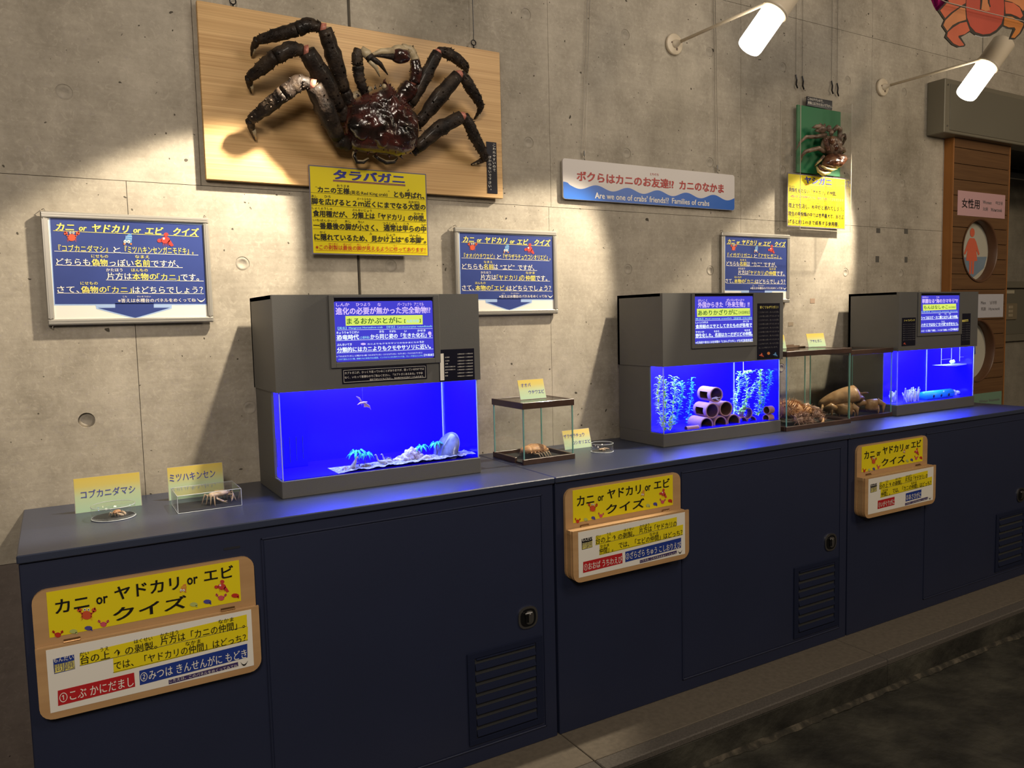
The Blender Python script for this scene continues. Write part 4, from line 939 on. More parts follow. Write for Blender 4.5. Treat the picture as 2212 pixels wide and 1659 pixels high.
# ================================================================== WALL LAMPS
LX = [0.813, 2.047, 3.281]; LZ = 2.291
AX = Vector((-0.52, 0.30, -0.82)).normalized()
def lamp(x, label, spot, cone):
    z = LZ
    t = thing('wall_lamp', label, 'lamp', (x, 0, z), 'lamps on long arms along the wall')
    b = MB(); b.use(lampw, True); b.lathe((x, 0, z), (0, -1, 0), [(0, .0), (0, .037), (.012, .038), (.014, .035), (.0145, .0)], 32)
    bs = b.build('wall_plate', t)
    b = MB(); b.use(mat('plate_slots', (0.16, 0.11, 0.08), 0.6)); b.box(x + .004, x + .012, -.0155, -.0140, z - .022, z - .013); b.lathe((x - .016, -.0145, z + .004), (0, -1, 0), [(0, .0035), (.0012, .0035), (.0012, 0)], 10); b.build('screw_slot', bs)
    b = MB(); b.use(lampw, True); b.lathe((x, -.014, z), (0, -1, 0), [(0, .015), (.008, .014), (.009, .011), (.018, .010), (.020, .007), (.034, .006)], 20); b.build('swivel', t)
    b = MB(); b.use(lampw, True); b.tube([(x, -.035, z), (x, -.455, z - .004)], .0056, 12); b.build('arm', t)
    top = Vector((x + .090, -.480, z + .066)); n = 28
    # head: opaque cap above, lit frosted glass below
    b = MB(); b.use(lampw, True); b.lathe(top, AX, [(0, 0), (0, .040), (.004, .044), (.105, .044), (.107, .047), (.118, .047), (.118, .041)], n); cp = b.build('lamp_cap', t)
    b = MB(); b.use(lampw, True); b.tube([(x, -.453, z - .004), top + AX * .05 + Vector((-.03, .01, 0))], .009, 8); b.build('joint', t)
    b = MB(); b.use(glow_m, True); b.lathe(top, AX, [(.116, .0), (.116, .041), (.245, .041), (.253, .039), (.255, .0)], n); b.build('lit_glass', t)
    l = bpy.data.lights.new('lamp_beam', 'SPOT'); l.energy = SPOT_W; l.color = (1.0, 0.86, 0.65); l.spot_size = math.radians(cone); l.spot_blend = 0.32; l.shadow_soft_size = 0.022
    o = bpy.data.objects.new('lamp_beam', l); COL.objects.link(o)
    pos = top + AX * .272; o.parent = t; o.location = pos - Vector(t.location); o.rotation_euler = Vector(spot).to_track_quat('-Z', 'Y').to_euler()
    return t
lamp(LX[1], 'lit lamp on a long arm above the long hanging sign', (-0.61, 0.17, -0.78), 54)
lamp(LX[2], 'lit lamp on a long arm in front of the steel shutter housing', (-0.537, 0.400, -0.755), 50)
lamp(LX[0], 'lit lamp on a long arm above the king crab board', (-0.514, 0.362, -0.778), 46)

# ================================================================== QUIZ PLACARDS ON THE CABINETS
PL = [(-0.069, 0.5105, (40, 1180, 3.95), 'wooden quiz placard on the left cabinet, with a thin lower flap', .004),
      (1.213, 0.548, (1190, 1000, 5.926), 'wooden quiz placard on the middle cabinet, flap standing off the board', .020),
      (2.494, 0.540, (1820, 920, 7.541), 'wooden quiz placard on the right cabinet, darkest and farthest of the three', .024)]
PINK = [
 dict(red=('①こぶ かにだまし', 348, 985), blue=('②みつは きんせんがに もどき', 1035, 1945), l1=[('台の上 ↑ の剥製。', 530, 1180), ('片方は「カニの仲間」。', 1210, 1925)], l2=[('では、「ヤドカリの仲間」はどっち？', 815, 1935)], r1=[('だい', 522, 600), ('うえ', 695, 770), ('はくせい', 985, 1140), ('かたほう', 1205, 1360), ('なかま', 1700, 1830)], r2=[('なかま', 1420, 1550)], hl=(805, 1950), ends=(520, 1940)),
 dict(red=('①おおば うちわえび', 348, 985), blue=('②ざらざら ちゅう こしおりえび', 1040, 1930), l1=[('台の上 ↑ の剥製。', 535, 1170), ('片方は「ヤドカリの', 1250, 1850)], l2=[('仲間」。', 600, 830), ('では、「エビの仲間」はどっち？', 920, 1945)], r1=[('だい', 535, 610), ('うえ', 715, 785), ('はくせい', 1000, 1160), ('かたほう', 1255, 1410)], r2=[('なかま', 612, 760), ('なかま', 1420, 1560)], hl=(600, 1955), ends=(530, 1850)),
 dict(red=('①いがぐりがに', 540, 985), blue=('②あさひがに', 1290, 1690), l1=[('台の上 ↑ の剥製。', 545, 1160), ('片方は「ヤドカリ」の', 1250, 1830)], l2=[('仲間」。', 610, 850), ('では、「カニの仲間」はどっち？', 920, 1930)], r1=[('だい', 550, 620), ('うえ', 715, 785), ('はくせい', 985, 1140), ('かたほう', 1255, 1400)], r2=[('なかま', 640, 780), ('なかま', 1405, 1550)], hl=(590, 1950), ends=(545, 1830))]
def lin(a0, a1, f): return a0 + (a1 - a0) * f
for k, (px, pz, crop, lab, off) in enumerate(PL):
    w0, h0 = .434, .265; y0 = YF + .006; yb = y0 - .009
    t = thing('quiz_placard', lab, 'placard', (px + w0 / 2, y0, pz), 'wooden quiz placards on the cabinets')
    b = MB(); b.use(placwood); b.prism(rrect(px, px + w0 - .004, pz + .004, pz + h0, .026), yb, y0); b.build('back_board', t)
    fy1 = yb - off; fy0 = fy1 - .006; sh = .0 if k == 0 else .006
    zt = pz + .150
    b = MB(); b.use(placwood); b.prism(rrect(px - .0 + sh, px + w0 + sh, pz, zt, .026, corners=(0, 0, 1, 1)), fy0, fy1); b.build('flap', t)
    b = MB(); b.use(placwood); b.bbox_b(px + .002, px + w0 - .006, fy1, yb, zt - .012, zt + .001, .001)
    if off > .01: b.prism(rrect(px + .003, px + w0 - .006, pz + .002, zt - .012, .026, corners=(0, 0, 1, 1)), fy1 + .0008, yb - .0008)
    b.build('hinge_strip', t)
    for hx in (px + .065, px + w0 - .065):
        h = MB(); h.use(mat('hinge_brass', (0.28, 0.16, 0.07), 0.35, 0.8)); h.bbox_b(hx - .015, hx + .015, yb - .0015, yb, zt + .001, zt + .007, .0005); h.tube([(hx - .015, yb - .003, zt + .002), (hx + .015, yb - .003, zt + .002)], .002, 6); h.build('hinge', t)
    # the first placard's layout in its crop; the others shifted by their offset
    dx, dz = px - PL[0][0], pz - PL[0][1]
    def mk(Y):
        P = Print(Y, PL[0][2]); base = P.P
        def PP(X, Yp, Y=Y):
            p = at(40 + X / 3.95, 1180 + Yp / 3.95, YF - .006); return p.x + dx, p.z + dz
        P.P = PP; return P
    Pt = mk(yb - .0006)
    c = [(234, 424), (1876, 98), (1905, 445), (270, 810)]
    cs = [Pt.P(*q) for q in c]; X0, X1, Z0, Z1 = (cs[0][0] + cs[3][0]) / 2, (cs[1][0] + cs[2][0]) / 2, (cs[2][1] + cs[3][1]) / 2, (cs[0][1] + cs[1][1]) / 2
    part('title_sheet', t, C['yellow'], (X0, X1, yb - .0006, yb + .0001, Z0, Z1))
    sg = []
    for a in [('カニ', 316, 580, 606, 528, 118), ('or', 665, 500, 765, 484, 62), ('ヤドカリ', 822, 462, 1375, 368, 112), ('or', 1440, 334, 1532, 318, 62), ('エビ', 1585, 304, 1836, 264, 104)]:
        Pt.text(a[0], a[1], a[2], a[3], a[4], a[5], 'black', .03)
    Pt.text('クイズ', 810, 640, 1438, 528, 112, 'black', .03)
    Pt.crab(582, 590, 46, 'crab'); Pt.hermit(1405, 365, 30, 'orange'); Pt.lobster(1735, 345, 44)
    for (x, y, col, bg) in [(335, 758, 'red', 0), (470, 728, 'faded', 1), (597, 700, 'sblue', 1), (725, 668, 'pink', 0), (1496, 498, 'faded', 1), (1612, 474, 'sblue', 1), (1730, 443, 'pink', 0), (1850, 422, 'red', 1)]:
        if bg: Pt.disc(x, y, 34, 19, col, 3, 10); Pt.poly([(x + 14, y + 8), (x + 32, y + 6), (x + 34, y + 24), (x + 22, y + 22)], col, 3)
        else: Pt.crab(x, y, 27, col, 3, False)
    Pt.build(t)
    if k: dx += sh
    Pf = mk(fy0 - .0006)
    c = [(225, 908), (1975, 505), (2003, 978), (285, 1440)]
    cs = [Pf.P(*q) for q in c]; X0, X1, Z0, Z1 = (cs[0][0] + cs[3][0]) / 2, (cs[1][0] + cs[2][0]) / 2, (cs[2][1] + cs[3][1]) / 2, (cs[0][1] + cs[1][1]) / 2
    part('question_sheet', t, paper, (X0, X1, fy0 - .0006, fy0 + .0001, Z0, Z1))
    d = PINK[k]
    def yb_of(X, a, b_): return lin(a, b_, (X - 520) / 1420)
    def zrow(X, h, a, b_): return yb_of(X, a, b_)
    e0, e1 = d['ends']; h0_, h1_ = d['hl']
    Pf.poly([(e0, yb_of(e0, 905, 572)), (e1, yb_of(e1, 905, 572)), (e1 + 5, yb_of(e1, 1010, 672)), (e0 + 5, yb_of(e0, 1010, 672))], 'yellow', 1)
    Pf.poly([(h0_, yb_of(h0_, 1012, 676)), (h1_, yb_of(h1_, 1012, 676)), (h1_, yb_of(h1_, 1140, 795)), (h0_ + 5, yb_of(h0_, 1140, 795))], 'yellow', 1)
    for s_, a, b_ in d['l1']: Pf.text(s_, a, yb_of(a, 1008, 672), b_, yb_of(b_, 1008, 672), 72, 'black', .012)
    for s_, a, b_ in d['l2']: Pf.text(s_, a, yb_of(a, 1132, 786), b_, yb_of(b_, 1132, 786), 72, 'black', .012)
    for s_, a, b_ in d['r1']: Pf.text(s_, a, yb_of(a, 930, 598), b_, yb_of(b_, 930, 598), 34, 'black', .01)
    for s_, a, b_ in d['r2']: Pf.text(s_, a, yb_of(a, 1058, 716), b_, yb_of(b_, 1058, 716), 34, 'black', .01)
    Pf.line(e0, yb_of(e0, 1008, 672), e1, yb_of(e1, 1008, 672), 3, 'black'); Pf.line(h0_, yb_of(h0_, 1134, 790), h1_, yb_of(h1_, 1134, 790), 3, 'black')
    Pf.poly([(294, 952), (472, 912), (482, 1034), (305, 1078)], 'boxblue' if k == 0 else 'black', 1)
    Pf.text('もんだい', 298, 985, 470, 946, 38, 'white', .02); Pf.poly([(304, 1000), (386, 982), (390, 1050), (308, 1070)], 'lemon', 2); Pf.poly([(392, 980), (474, 960), (478, 1030), (396, 1050)], 'lemon', 2); Pf.text('問題', 308, 1062, 476, 1028, 66, 'grey', .01)
    s_, a, b_ = d['red']; Pf.poly([(a - 10, lin(1352, 1184, (a - 338) / 650)), (b_ + 8, lin(1352, 1184, (b_ - 338) / 650)), (b_ - 2, lin(1222, 1065, (b_ - 338) / 650)), (a - 14, lin(1222, 1065, (a - 338) / 650))], 'boxred', 1)
    Pf.text(s_, a + 4, lin(1330, 1172, (a - 338) / 650), b_ - 4, lin(1330, 1172, (b_ - 338) / 650), 82, 'white', .015)
    s_, a, b_ = d['blue']; Pf.poly([(a - 2, lin(1174, 936, (a - 1033) / 915)), (b_ + 3, lin(1174, 936, (b_ - 1033) / 915)), (b_, lin(1052, 820, (b_ - 1033) / 915)), (a - 8, lin(1052, 820, (a - 1033) / 915))], 'boxblue', 1)
    Pf.text(s_, a + 4, lin(1160, 926, (a - 1033) / 915), b_ - 4, lin(1160, 926, (b_ - 1033) / 915), 82, 'white', .015)
    Pf.poly([(1278, 1166), (1870, 1012), (1866, 976), (1276, 1130)], 'dpurple', 1); Pf.text('こたえは、このパネルをめくってみてね', 1284, 1160, 1862, 1010, 26, 'white', .005)
    Pf.smile(1888, 1950, 975, 26, 13, 'black', 3, -12)
    Pf.build(t)

# ================================================================== THINGS ON THE COUNTER
grad = mat_gradient('card_gradient', [(0.0, (0.42, 0.60, 0.42)), (0.45, (0.50, 0.60, 0.36)), (0.75, (0.62, 0.52, 0.15)), (1.0, (0.66, 0.50, 0.10))], 0, 1)
def name_card(label, x0, x1, y, z0, h, lean, texts, thick=.0015):
    """a card that leans back; built flat at the origin, printed, then tilted about its foot"""
    w_ = x1 - x0
    t = thing('name_card', label, 'name card', (x0, y, z0), 'yellow and green name cards')
    def tilt(o):
        for v in o.data.vertices:
            yy, zz = v.co.y, v.co.z; a = lean; v.co.y = yy * math.cos(a) + zz * math.sin(a); v.co.z = -yy * math.sin(a) + zz * math.cos(a)
    t.location = (0, 0, 0)
    b = MB(); b.use(grad); b.box(0, w_, 0, thick, 0, h); card = b.build('card', t)
    b = MB(); b.use(acr_edge); b.box(-.0012, w_ + .0012, thick * .2, thick * .8, -.0008, h + .0012); ed = b.build('sleeve_edge', t)
    P = Print(0.0)
    for s_, a, b_, z, hh in texts: P.textw(s_, a * w_, b_ * w_, z * h, hh * h, 'lav', .02, 0, 1.5)
    n = len(t.children); P.build(t)
    for o in t.children: tilt(o)
    t.location = (x0, y, z0)
    return t
def stand(t, w_, h):
    b = MB(); b.use(acrylic); b.box(w_ * .3, w_ * .7, .004 + h * .22, .006 + h * .22, 0, .0015); b.build('stand_foot', t)
name_card('name card reading コブカニダマシ behind the lidded round dish at the far left', .022, .166, -.132, ZC + .0006, .083, .12, [('コブカニダマシ', .09, .92, .40, .24)])
name_card('gradient name card reading ミツハキンセン behind the oblong clear box', .232, .366, -.118, ZC + .0006, .083, .12, [('ミツハキンセン', .03, .86, .56, .24)])
zc1 = 1.0415
c3 = name_card('gradient name card reading オオバウチワエビ on top of the cube glass case', 1.252, 1.347, -.175, zc1 + .0006, .062, .30, [('オオバ', .10, .48, .64, .19), ('ウチワエビ', .35, .96, .25, .20)])
name_card('gradient name card reading ザラザラチュウコシオリエビ behind the small round glass dish', 1.462, 1.572, -.108, ZC + .0006, .064, .28, [('ザラザラチュウ', .02, .80, .60, .20), ('コシオリエビ', .30, .98, .22, .20)])
zc2 = 1.150
q = at(1747, 747, -.10)
name_card('gradient name card reading アサヒガニ on the glass case left of the farthest tank', q.x, q.x + .108, -.10, zc2 + .0006, .056, .25, [('アサヒガニ', .15, .80, .32, .22)])
q2 = at(1699, 748, -.10)
name_card('gradient name card partly hidden behind the tank with clay pots, reading イガグリガニ', q2.x - .108, q2.x, -.10, zc2 + .0006, .056, .25, [('イガグリガニ', .12, .88, .32, .22)])

def glass_case(label, x0, x1, y0, y1, z1, chip=False, zf=.020):
    t = thing('glass_case', label, 'display case', (x0, y0, ZC), 'glass display cases with brown rims'); z0 = ZC
    f = .009
    def rim(name, za, zb, miss=None):
        b = MB(); b.use(frame_wood)
        b.bbox_b(x0, x1, y0, y0 + f, za, zb, .001); b.bbox_b(x0, x1, y1 - f, y1, za, zb, .001)
        b.bbox_b(x1 - f, x1, y0 + f, y1 - f, za, zb, .001)
        if miss:
            b.bbox_b(x0, x0 + f, y0 + .052, y1 - f, za, zb, .001); b.prism([(x0, za), (x0 + f, za), (x0 + f, za + .002), (x0, za + .002)], y0 + f, y0 + .052)
        else: b.bbox_b(x0, x0 + f, y0 + f, y1 - f, za, zb, .001)
        return b.build(name, t)
    rim('top_rim', z1 - zf, z1); rim('bottom_rim', z0, z0 + .017, chip)
    part('base_sheet', t, black_base, (x0 + .004, x1 - .004, y0 + .005, y1 - .004, z0 + .003, z0 + .006))
    g = .004
    part('glass_pane', t, glass, (x0 + .004, x1 - .004, y0 + .004, y0 + .0065, z0 + .004, z1 - .004))
    part('glass_pane', t, glass, (x0 + .004, x1 - .004, y1 - .0065, y1 - .004, z0 + .004, z1 - .004))
    part('glass_pane', t, glass, (x0 + .004, x0 + .0065, y0 + .0068, y1 - .0068, z0 + .004, z1 - .004))
    part('glass_pane', t, glass, (x1 - .0065, x1 - .004, y0 + .0068, y1 - .0068, z0 + .004, z1 - .004))
    part('glass_lid', t, glass, (x0 + f, x1 - f, y0 + f, y1 - f, z1 - .004, z1 - .001))
    for cx in (x0 + .0052, x1 - .0052):
        for cy in (y0 + .0052, y1 - .0052): part('glass_edge', t, glass_edge, (cx - .0018, cx + .0018, cy - .0018, cy + .0018, z0 + .015, z1 - .018))
    return t
glass_case('cube glass case with brown rims holding a slipper lobster, lower rim chipped at the left', 1.205, 1.395, -.262, -.070, zc1, True)
glass_case('wide glass case with brown rims, touching the clay-pot tank', 2.338, 2.712, -.284, -.060, zc2)
glass_case('glass case with brown rims, touching the farthest tank', 2.735, 3.020, -.256, -.060, 1.138)
bks = MB(); bks.use(mat('board_offcut', (0.14, 0.085, 0.05), 0.5)); z = zc2
for k in range(3): bks.box(2.47 + k * .012, 2.70 - k * .03, -.072 + k * .004, -.062, z + .0002 + k * .0042, z + .004 + k * .0042)
tag(bks.build('wood_strips'), 'thin brown strips lying at the back of the wide glass case lid', 'wood strip')
# low round dishes
def round_dish(label, cx, cy, r, h, lid=True):
    t = thing('round_dish', label, 'dish', (cx, cy, ZC), 'round clear dishes')
    b = MB(); b.use(acrylic, True); b.lathe((cx, cy, ZC + .0005), (0, 0, 1), [(0, 0), (0, r), (h, r)], 40); b.build('dish_wall', t)
    b = MB(); b.use(black_base); b.lathe((cx, cy, ZC + .002), (0, 0, 1), [(0, 0), (0, r - .002), (.0012, r - .002), (.0012, 0)], 40); b.build('black_liner', t)
    b = MB(); b.use(glass_edge2, True); b.tube([(cx + r * math.cos(a), cy + r * math.sin(a), ZC + h) for a in [2 * PI * i / 40 for i in range(41)]], .0008, 5); b.tube([(cx + r * math.cos(a), cy + r * math.sin(a), ZC + .0015) for a in [2 * PI * i / 40 for i in range(41)]], .0010, 5); b.build('rim', t)
    if lid:
        b = MB(); b.use(acrylic, True); b.lathe((cx, cy, ZC + h), (0, 0, 1), [(0, r + .001), (.001, r + .001), (.0012, 0)], 40); b.build('dish_lid', t)
round_dish('clear round dish with a lid, far left on the counter, holding a tiny crab', .098, -.226, .047, .030)
round_dish('small open round glass dish right of the cube glass case', 1.541, -.208, .037, .028, False)
# oblong acrylic box
x0, x1, y0, y1, h = .231, .377, -.286, -.175, .042
t = thing('acrylic_box', 'oblong clear acrylic box with a pale crab inside, left of the first tank', 'display box', (x0, y0, ZC))
th = .0015
for q in ((x0, x1, y0, y0 + th), (x0, x1, y1 - th, y1), (x0, x0 + th, y0 + th, y1 - th), (x1 - th, x1, y0 + th, y1 - th)): part('acrylic_wall', t, acrylic, (q[0], q[1], q[2], q[3], ZC + .0005, ZC + h))
part('acrylic_lid', t, acrylic, (x0, x1, y0, y1, ZC + h, ZC + h + th))
part('black_liner', t, black_base, (x0 + .002, x1 - .002, y0 + .002, y1 - .002, ZC + .001, ZC + .0025))
ed = MB(); ed.use(glass_edge2)
for a, b_ in (((x0, y0), (x1, y0)), ((x0, y1), (x1, y1)), ((x0, y0), (x0, y1)), ((x1, y0), (x1, y1))): ed.tube([(*a, ZC + h + .0008), (*b_, ZC + h + .0008)], .0007, 4)
for a in ((x0, y0), (x1, y0), (x0, y1), (x1, y1)): ed.tube([(*a, ZC + .001), (*a, ZC + h)], .0007, 4)
ed.tube([(x0, y0, ZC + .001), (x1, y0, ZC + .001)], .0007, 4); ed.tube([(x0, y0, ZC + .001), (x0, y1, ZC + .001)], .0007, 4); ed.build('box_edge', t)
# black cable behind the dinosaur tank
b = MB(); b.use(blackmetal, True); pts = [(1.052, -.19, ZC + .025), (1.075, -.175, ZC + .008), (1.11, -.13, ZC + .004), (1.15, -.06, ZC + .004), (1.17, -.012, ZC + .004)]
b.tube(pts, .0026, 8); tag(b.build('cable'), 'short black cable coming out of the right end of the dinosaur tank', 'cable')
# ================================================================== RESTROOM SIGN COLUMN
CXL, CXR, CY, CZT = 3.776, 4.277, -0.045, 2.141
PR, PCX = 0.152, 4.022; PCZ = [at(2118, 541, CY).z, at(2118, 757, CY).z]
t = thing('restroom_sign_panel', 'orange-brown boarded panel with two round windows, ending the concrete wall', 'sign panel', (CXL, CY, 0.1))
b = MB(); b.use(sidewood); b.box(CXL, CXL + .012, CY + .002, .16, .1, CZT); b.box(CXR - .012, CXR, CY + .002, .16, .1, CZT)
b.box(CXL + .012, CXR - .012, .148, .16, .1, CZT); b.build('carcass', t)
b = MB(); b.use(sidewood); b.bbox_b(CXL - .001, CXL + .006, CY - .002, CY + .010, .1, CZT, .001); b.bbox_b(CXR - .006, CXR + .001, CY - .002, CY + .010, .1, CZT, .001); b.build('corner_strip', t)
ph = (at(2110, 287 + 33.0 * 5 * 1.0, CY).z - at(2110, 287, CY).z) / -5
ph = 0.0755; z = CZT
while z > 0.12:
    z0 = max(z - ph + .003, .1); z1 = z
    k = None
    for pc in PCZ:
        if z1 > pc - PR and z0 < pc + PR: k = pc
    zs = [z0 + (z1 - z0) * i / 6 for i in range(7)]
    def pl(poly): 
        bb = MB(); bb.use(plankwood); bb.prism(poly, CY, CY + .012); return bb.build('plank', t)
    if k is None: pl([(CXL + .0065, z0), (CXR - .0065, z0), (CXR - .0065, z1), (CXL + .0065, z1)])
    else:
        wd = [math.sqrt(max(0, PR * PR - (q - k) ** 2)) for q in zs]
        if min(wd) == 0:   # the circle only bites into one edge of this board
            arc = [(q, w_) for q, w_ in zip(zs, wd)]
            top = wd[-1] == 0
            if top:
                a = [PCX - wd[0], PCX + wd[0]]
                arcp = [(PCX + wd[0] * math.cos(PI - PI * i / 10), 0) for i in range(11)]
                pts = [(CXL + .0065, z0)] + [(x, min(z1 - .0005, k + math.sqrt(max(0, PR ** 2 - (x - PCX) ** 2)))) for x, _ in arcp] + [(CXR - .0065, z0), (CXR - .0065, z1), (CXL + .0065, z1)]
            else:
                arcp = [PCX + wd[-1] * math.cos(PI * i / 10) for i in range(11)]
                pts = [(CXL + .0065, z0), (CXR - .0065, z0), (CXR - .0065, z1)] + [(x, max(z0 + .0005, k - math.sqrt(max(0, PR ** 2 - (x - PCX) ** 2)))) for x in arcp] + [(CXL + .0065, z1)]
            pl(pts)
        else:
            pl([(CXL + .0065, z0)] + [(PCX - w_, q) for q, w_ in zip(zs, wd)] + [(CXL + .0065, z1)])
            pl([(PCX + w_, q) for q, w_ in zip(zs, wd)] + [(CXR - .0065, z1), (CXR - .0065, z0)])
    z -= ph
bk = MB(); bk.use(mat('panel_backing', (0.03, 0.018, 0.008), 0.8))
zz = [.1] + sorted(PCZ) + [CZT]
bk.box(CXL + .012, PCX - PR - .001, CY + .0125, CY + .016, .1, CZT); bk.box(PCX + PR + .001, CXR - .012, CY + .0125, CY + .016, .1, CZT); bk.build('batten', t)
win_m = mat('window_disc_grey', (0.42, 0.40, 0.33), 0.25); dw = mat('port_ring_brown', (0.10, 0.045, 0.020), 0.4)
for k, pc in enumerate(PCZ):
    b = MB(); b.use(dw, True); b.lathe((PCX, CY - .002, pc), (0, 1, 0), [(-.003, PR + .006), (-.004, PR), (0.0, PR - .004), (.045, PR - .004)], 48); rg = b.build('port_ring', t)
    b = MB(); b.use(win_m); b.lathe((PCX, CY + .042, pc), (0, -1, 0), [(0, PR - .004), (.002, PR - .004), (.002, 0)], 48); dc = b.build('window_disc', t)
    P = Print(CY + .0395); fm = mat('figure_red', (0.58, 0.12, 0.06), 0.4) if k == 0 else mat('figure_blue', (0.02, 0.06, 0.35), 0.4)
    s = PR * .92; cx = PCX - .0
    def A(pts): P.poly([(cx + x * s, pc + z * s) for x, z in pts], fm, 2, world=True)
    A([(.15 * math.cos(2 * PI * i / 16), .66 + .16 * math.sin(2 * PI * i / 16)) for i in range(16)])
    if k == 0:
        P.poly([(cx - s * .98, pc - s * .25), (cx + s * .98, pc - s * .18), (cx + s * .8, pc - s * .6), (cx, pc - s), (cx - s * .8, pc - s * .6)], mat('window_blue_tint', (0.16, 0.22, 0.28), .3), 1, world=True)
        A([(-.14, .46), (.14, .46), (.26, .34), (.50, -.10), (.42, -.14), (.27, .06), (.36, -.34), (.16, -.36), (.14, -.82), (.03, -.82), (.02, -.36), (-.02, -.36), (-.03, -.82), (-.14, -.82), (-.16, -.36), (-.36, -.34), (-.27, .06), (-.42, -.14), (-.50, -.10), (-.26, .34)])
    else:
        A([(-.24, .46), (.24, .46), (.32, .38), (.40, -.14), (.31, -.16), (.24, .18), (.22, -.82), (.03, -.82), (.02, -.2), (-.02, -.2), (-.03, -.82), (-.22, -.82), (-.24, .18), (-.31, -.16), (-.40, -.14), (-.32, .38)])
    P.build(t)
def pasted(label, crop, corners, mm, items, cat='sign'):
    Y = CY - .0016; P = Print(Y, crop); c = [P.P(*q) for q in corners]
    x0 = (c[0][0] + c[3][0]) / 2; x1 = (c[1][0] + c[2][0]) / 2; z1 = (c[0][1] + c[1][1]) / 2; z0 = (c[2][1] + c[3][1]) / 2
    tt = thing('paper_sign', label, cat, ((x0 + x1) / 2, Y, z0)); part('sheet', tt, mm, (x0, x1, Y, Y + .0012, z0, z1))
    for it in items: P.text(*it)
    P.build(tt)
R1 = (2000, 280, 4.608); R2 = (2080, 600, 5.53)
pasted('pink paper sign with large black characters on the boarded panel, above the upper round window', R1, [(320, 601), (792, 655), (783, 888), (315, 851)], mat('pink_paper', (0.50, 0.30, 0.31), 0.6), [
    ('女性用', 356, 776, 532, 794, 96, 'black', .015), ('Women', 566, 740, 652, 744, 34, 'grey', .0), ('여성용', 692, 748, 764, 752, 36, 'grey', .0), ('女厕', 566, 806, 616, 810, 36, 'grey', .0), ('Женский', 645, 814, 754, 820, 34, 'grey', .0)])
pasted('white paper sign between the two round windows', R2, [(100, 198), (485, 193), (480, 468), (98, 481)], mat('lilac_white_paper', (0.42, 0.41, 0.44), 0.6), [
    ('Men', 214, 318, 270, 317, 38, 'grey', .0), ('남성용', 322, 316, 404, 314, 40, 'grey', .0), ('男厕', 214, 394, 270, 392, 40, 'grey', .0), ('Мужской', 306, 396, 435, 392, 40, 'grey', .0)])
pasted('pale green paper sign low on the boarded panel, behind the end of the counter', R2, [(60, 1392), (460, 1360), (460, 1600), (60, 1600)], mat('green_paper', (0.13, 0.22, 0.15), 0.6), [('Water fountain', 195, 1488, 436, 1470, 34, 'grey', .0)])

# ================================================================== CREATURES
shell_dark = mat_ramp_noise('king_crab_shell', [(0.006, 0.004, 0.003), (0.024, 0.010, 0.008), (0.070, 0.016, 0.012), (0.030, 0.019, 0.013)], 16, 0.22, 0.9, 0.7, 48, 6, 0.006)
leg_dark = mat_ramp_noise('king_crab_leg', [(0.008, 0.006, 0.005), (0.024, 0.016, 0.012), (0.052, 0.036, 0.024)], 34, 0.55, 0.08, 0.8, 130, 6, 0.003)
leg_dark.node_tree.nodes['Principled BSDF'].inputs['Specular IOR Level'].default_value = 0.22
leg_cream = mat('crab_cream', (0.40, 0.32, 0.20), 0.4, var=.25, vscale=60); leg_pink = mat('crab_pink_joint', (0.50, 0.18, 0.13), 0.4, var=.35, vscale=120)
tipdark = mat('crab_dark_tip', (0.012, 0.008, 0.006), 0.25)
def dome(b, outline, y_base, height, rings=16, bump=0.0, bs=25.0, spines=0, slen=.01, rnd=None, back=None, prof=.5):
    """shell swelling towards the viewer (-y) from a traced outline in the xz plane"""
    rnd = rnd or random.Random(3)
    cx = sum(p[0] for p in outline) / len(outline); cz = sum(p[1] for p in outline) / len(outline); n = len(outline); vs = []; fs = []
    def pt(j, s):
        x = cx + (outline[j][0] - cx) * s; z = cz + (outline[j][1] - cz) * s
        y = y_base - height * max(0, 1 - s ** 2.4) ** prof
        if bump: y -= bump * (noise.noise(Vector((x * bs, z * bs, 1.3))) + .6 * noise.noise(Vector((x * bs * 2.3, z * bs * 2.3, 7)))) * (1 - s ** 6)
        return Vector((x, y, z))
    for i in range(rings + 1):
        s = math.cos(PI / 2 * i / rings) if i < rings else 0.0
        for j in range(n): vs.append(pt(j, s))
    for i in range(rings):
        for j in range(n): fs.append((i * n + j, i * n + (j + 1) % n, (i + 1) * n + (j + 1) % n, (i + 1) * n + j))
    back = back if back is not None else height * .25
    o = len(vs)
    for s in (.85, .4):
        for j in range(n): vs.append(Vector((cx + (outline[j][0] - cx) * s, y_base + back, cz + (outline[j][1] - cz) * s)))
    for j in range(n): fs.append((j, o + j, o + (j + 1) % n, (j + 1) % n)); fs.append((o + j, o + n + j, o + n + (j + 1) % n, o + (j + 1) % n))
    fs.append(tuple(o + n + j for j in range(n)))
    b.add(vs, fs)
    for k in range(spines):
        j = rnd.randrange(n); s = math.sqrt(rnd.uniform(.03, .98)); p = pt(j, s)
        d = Vector(((p.x - cx) * 5.5, -1 + s * .75, (p.z - cz) * 5.5)).normalized(); L = slen * rnd.uniform(.6, 1.3)
        b.cone(p - d * slen * .15, p + d * L, slen * .42, 6)
def smooth_outline(pts, n=56):
    """closed Catmull-Rom through the traced points"""
    m_ = len(pts); out = []
    for i in range(n):
        t = i / n * m_; k = int(t); f = t - k
        p0, p1, p2, p3 = (pts[(k + q - 1) % m_] for q in range(4))
        out.append(tuple(.5 * ((2 * p1[a]) + (-p0[a] + p2[a]) * f + (2 * p0[a] - 5 * p1[a] + 4 * p2[a] - p3[a]) * f * f + (-p0[a] + 3 * p1[a] - 3 * p2[a] + p3[a]) * f ** 3) for a in (0, 1)))
    return out
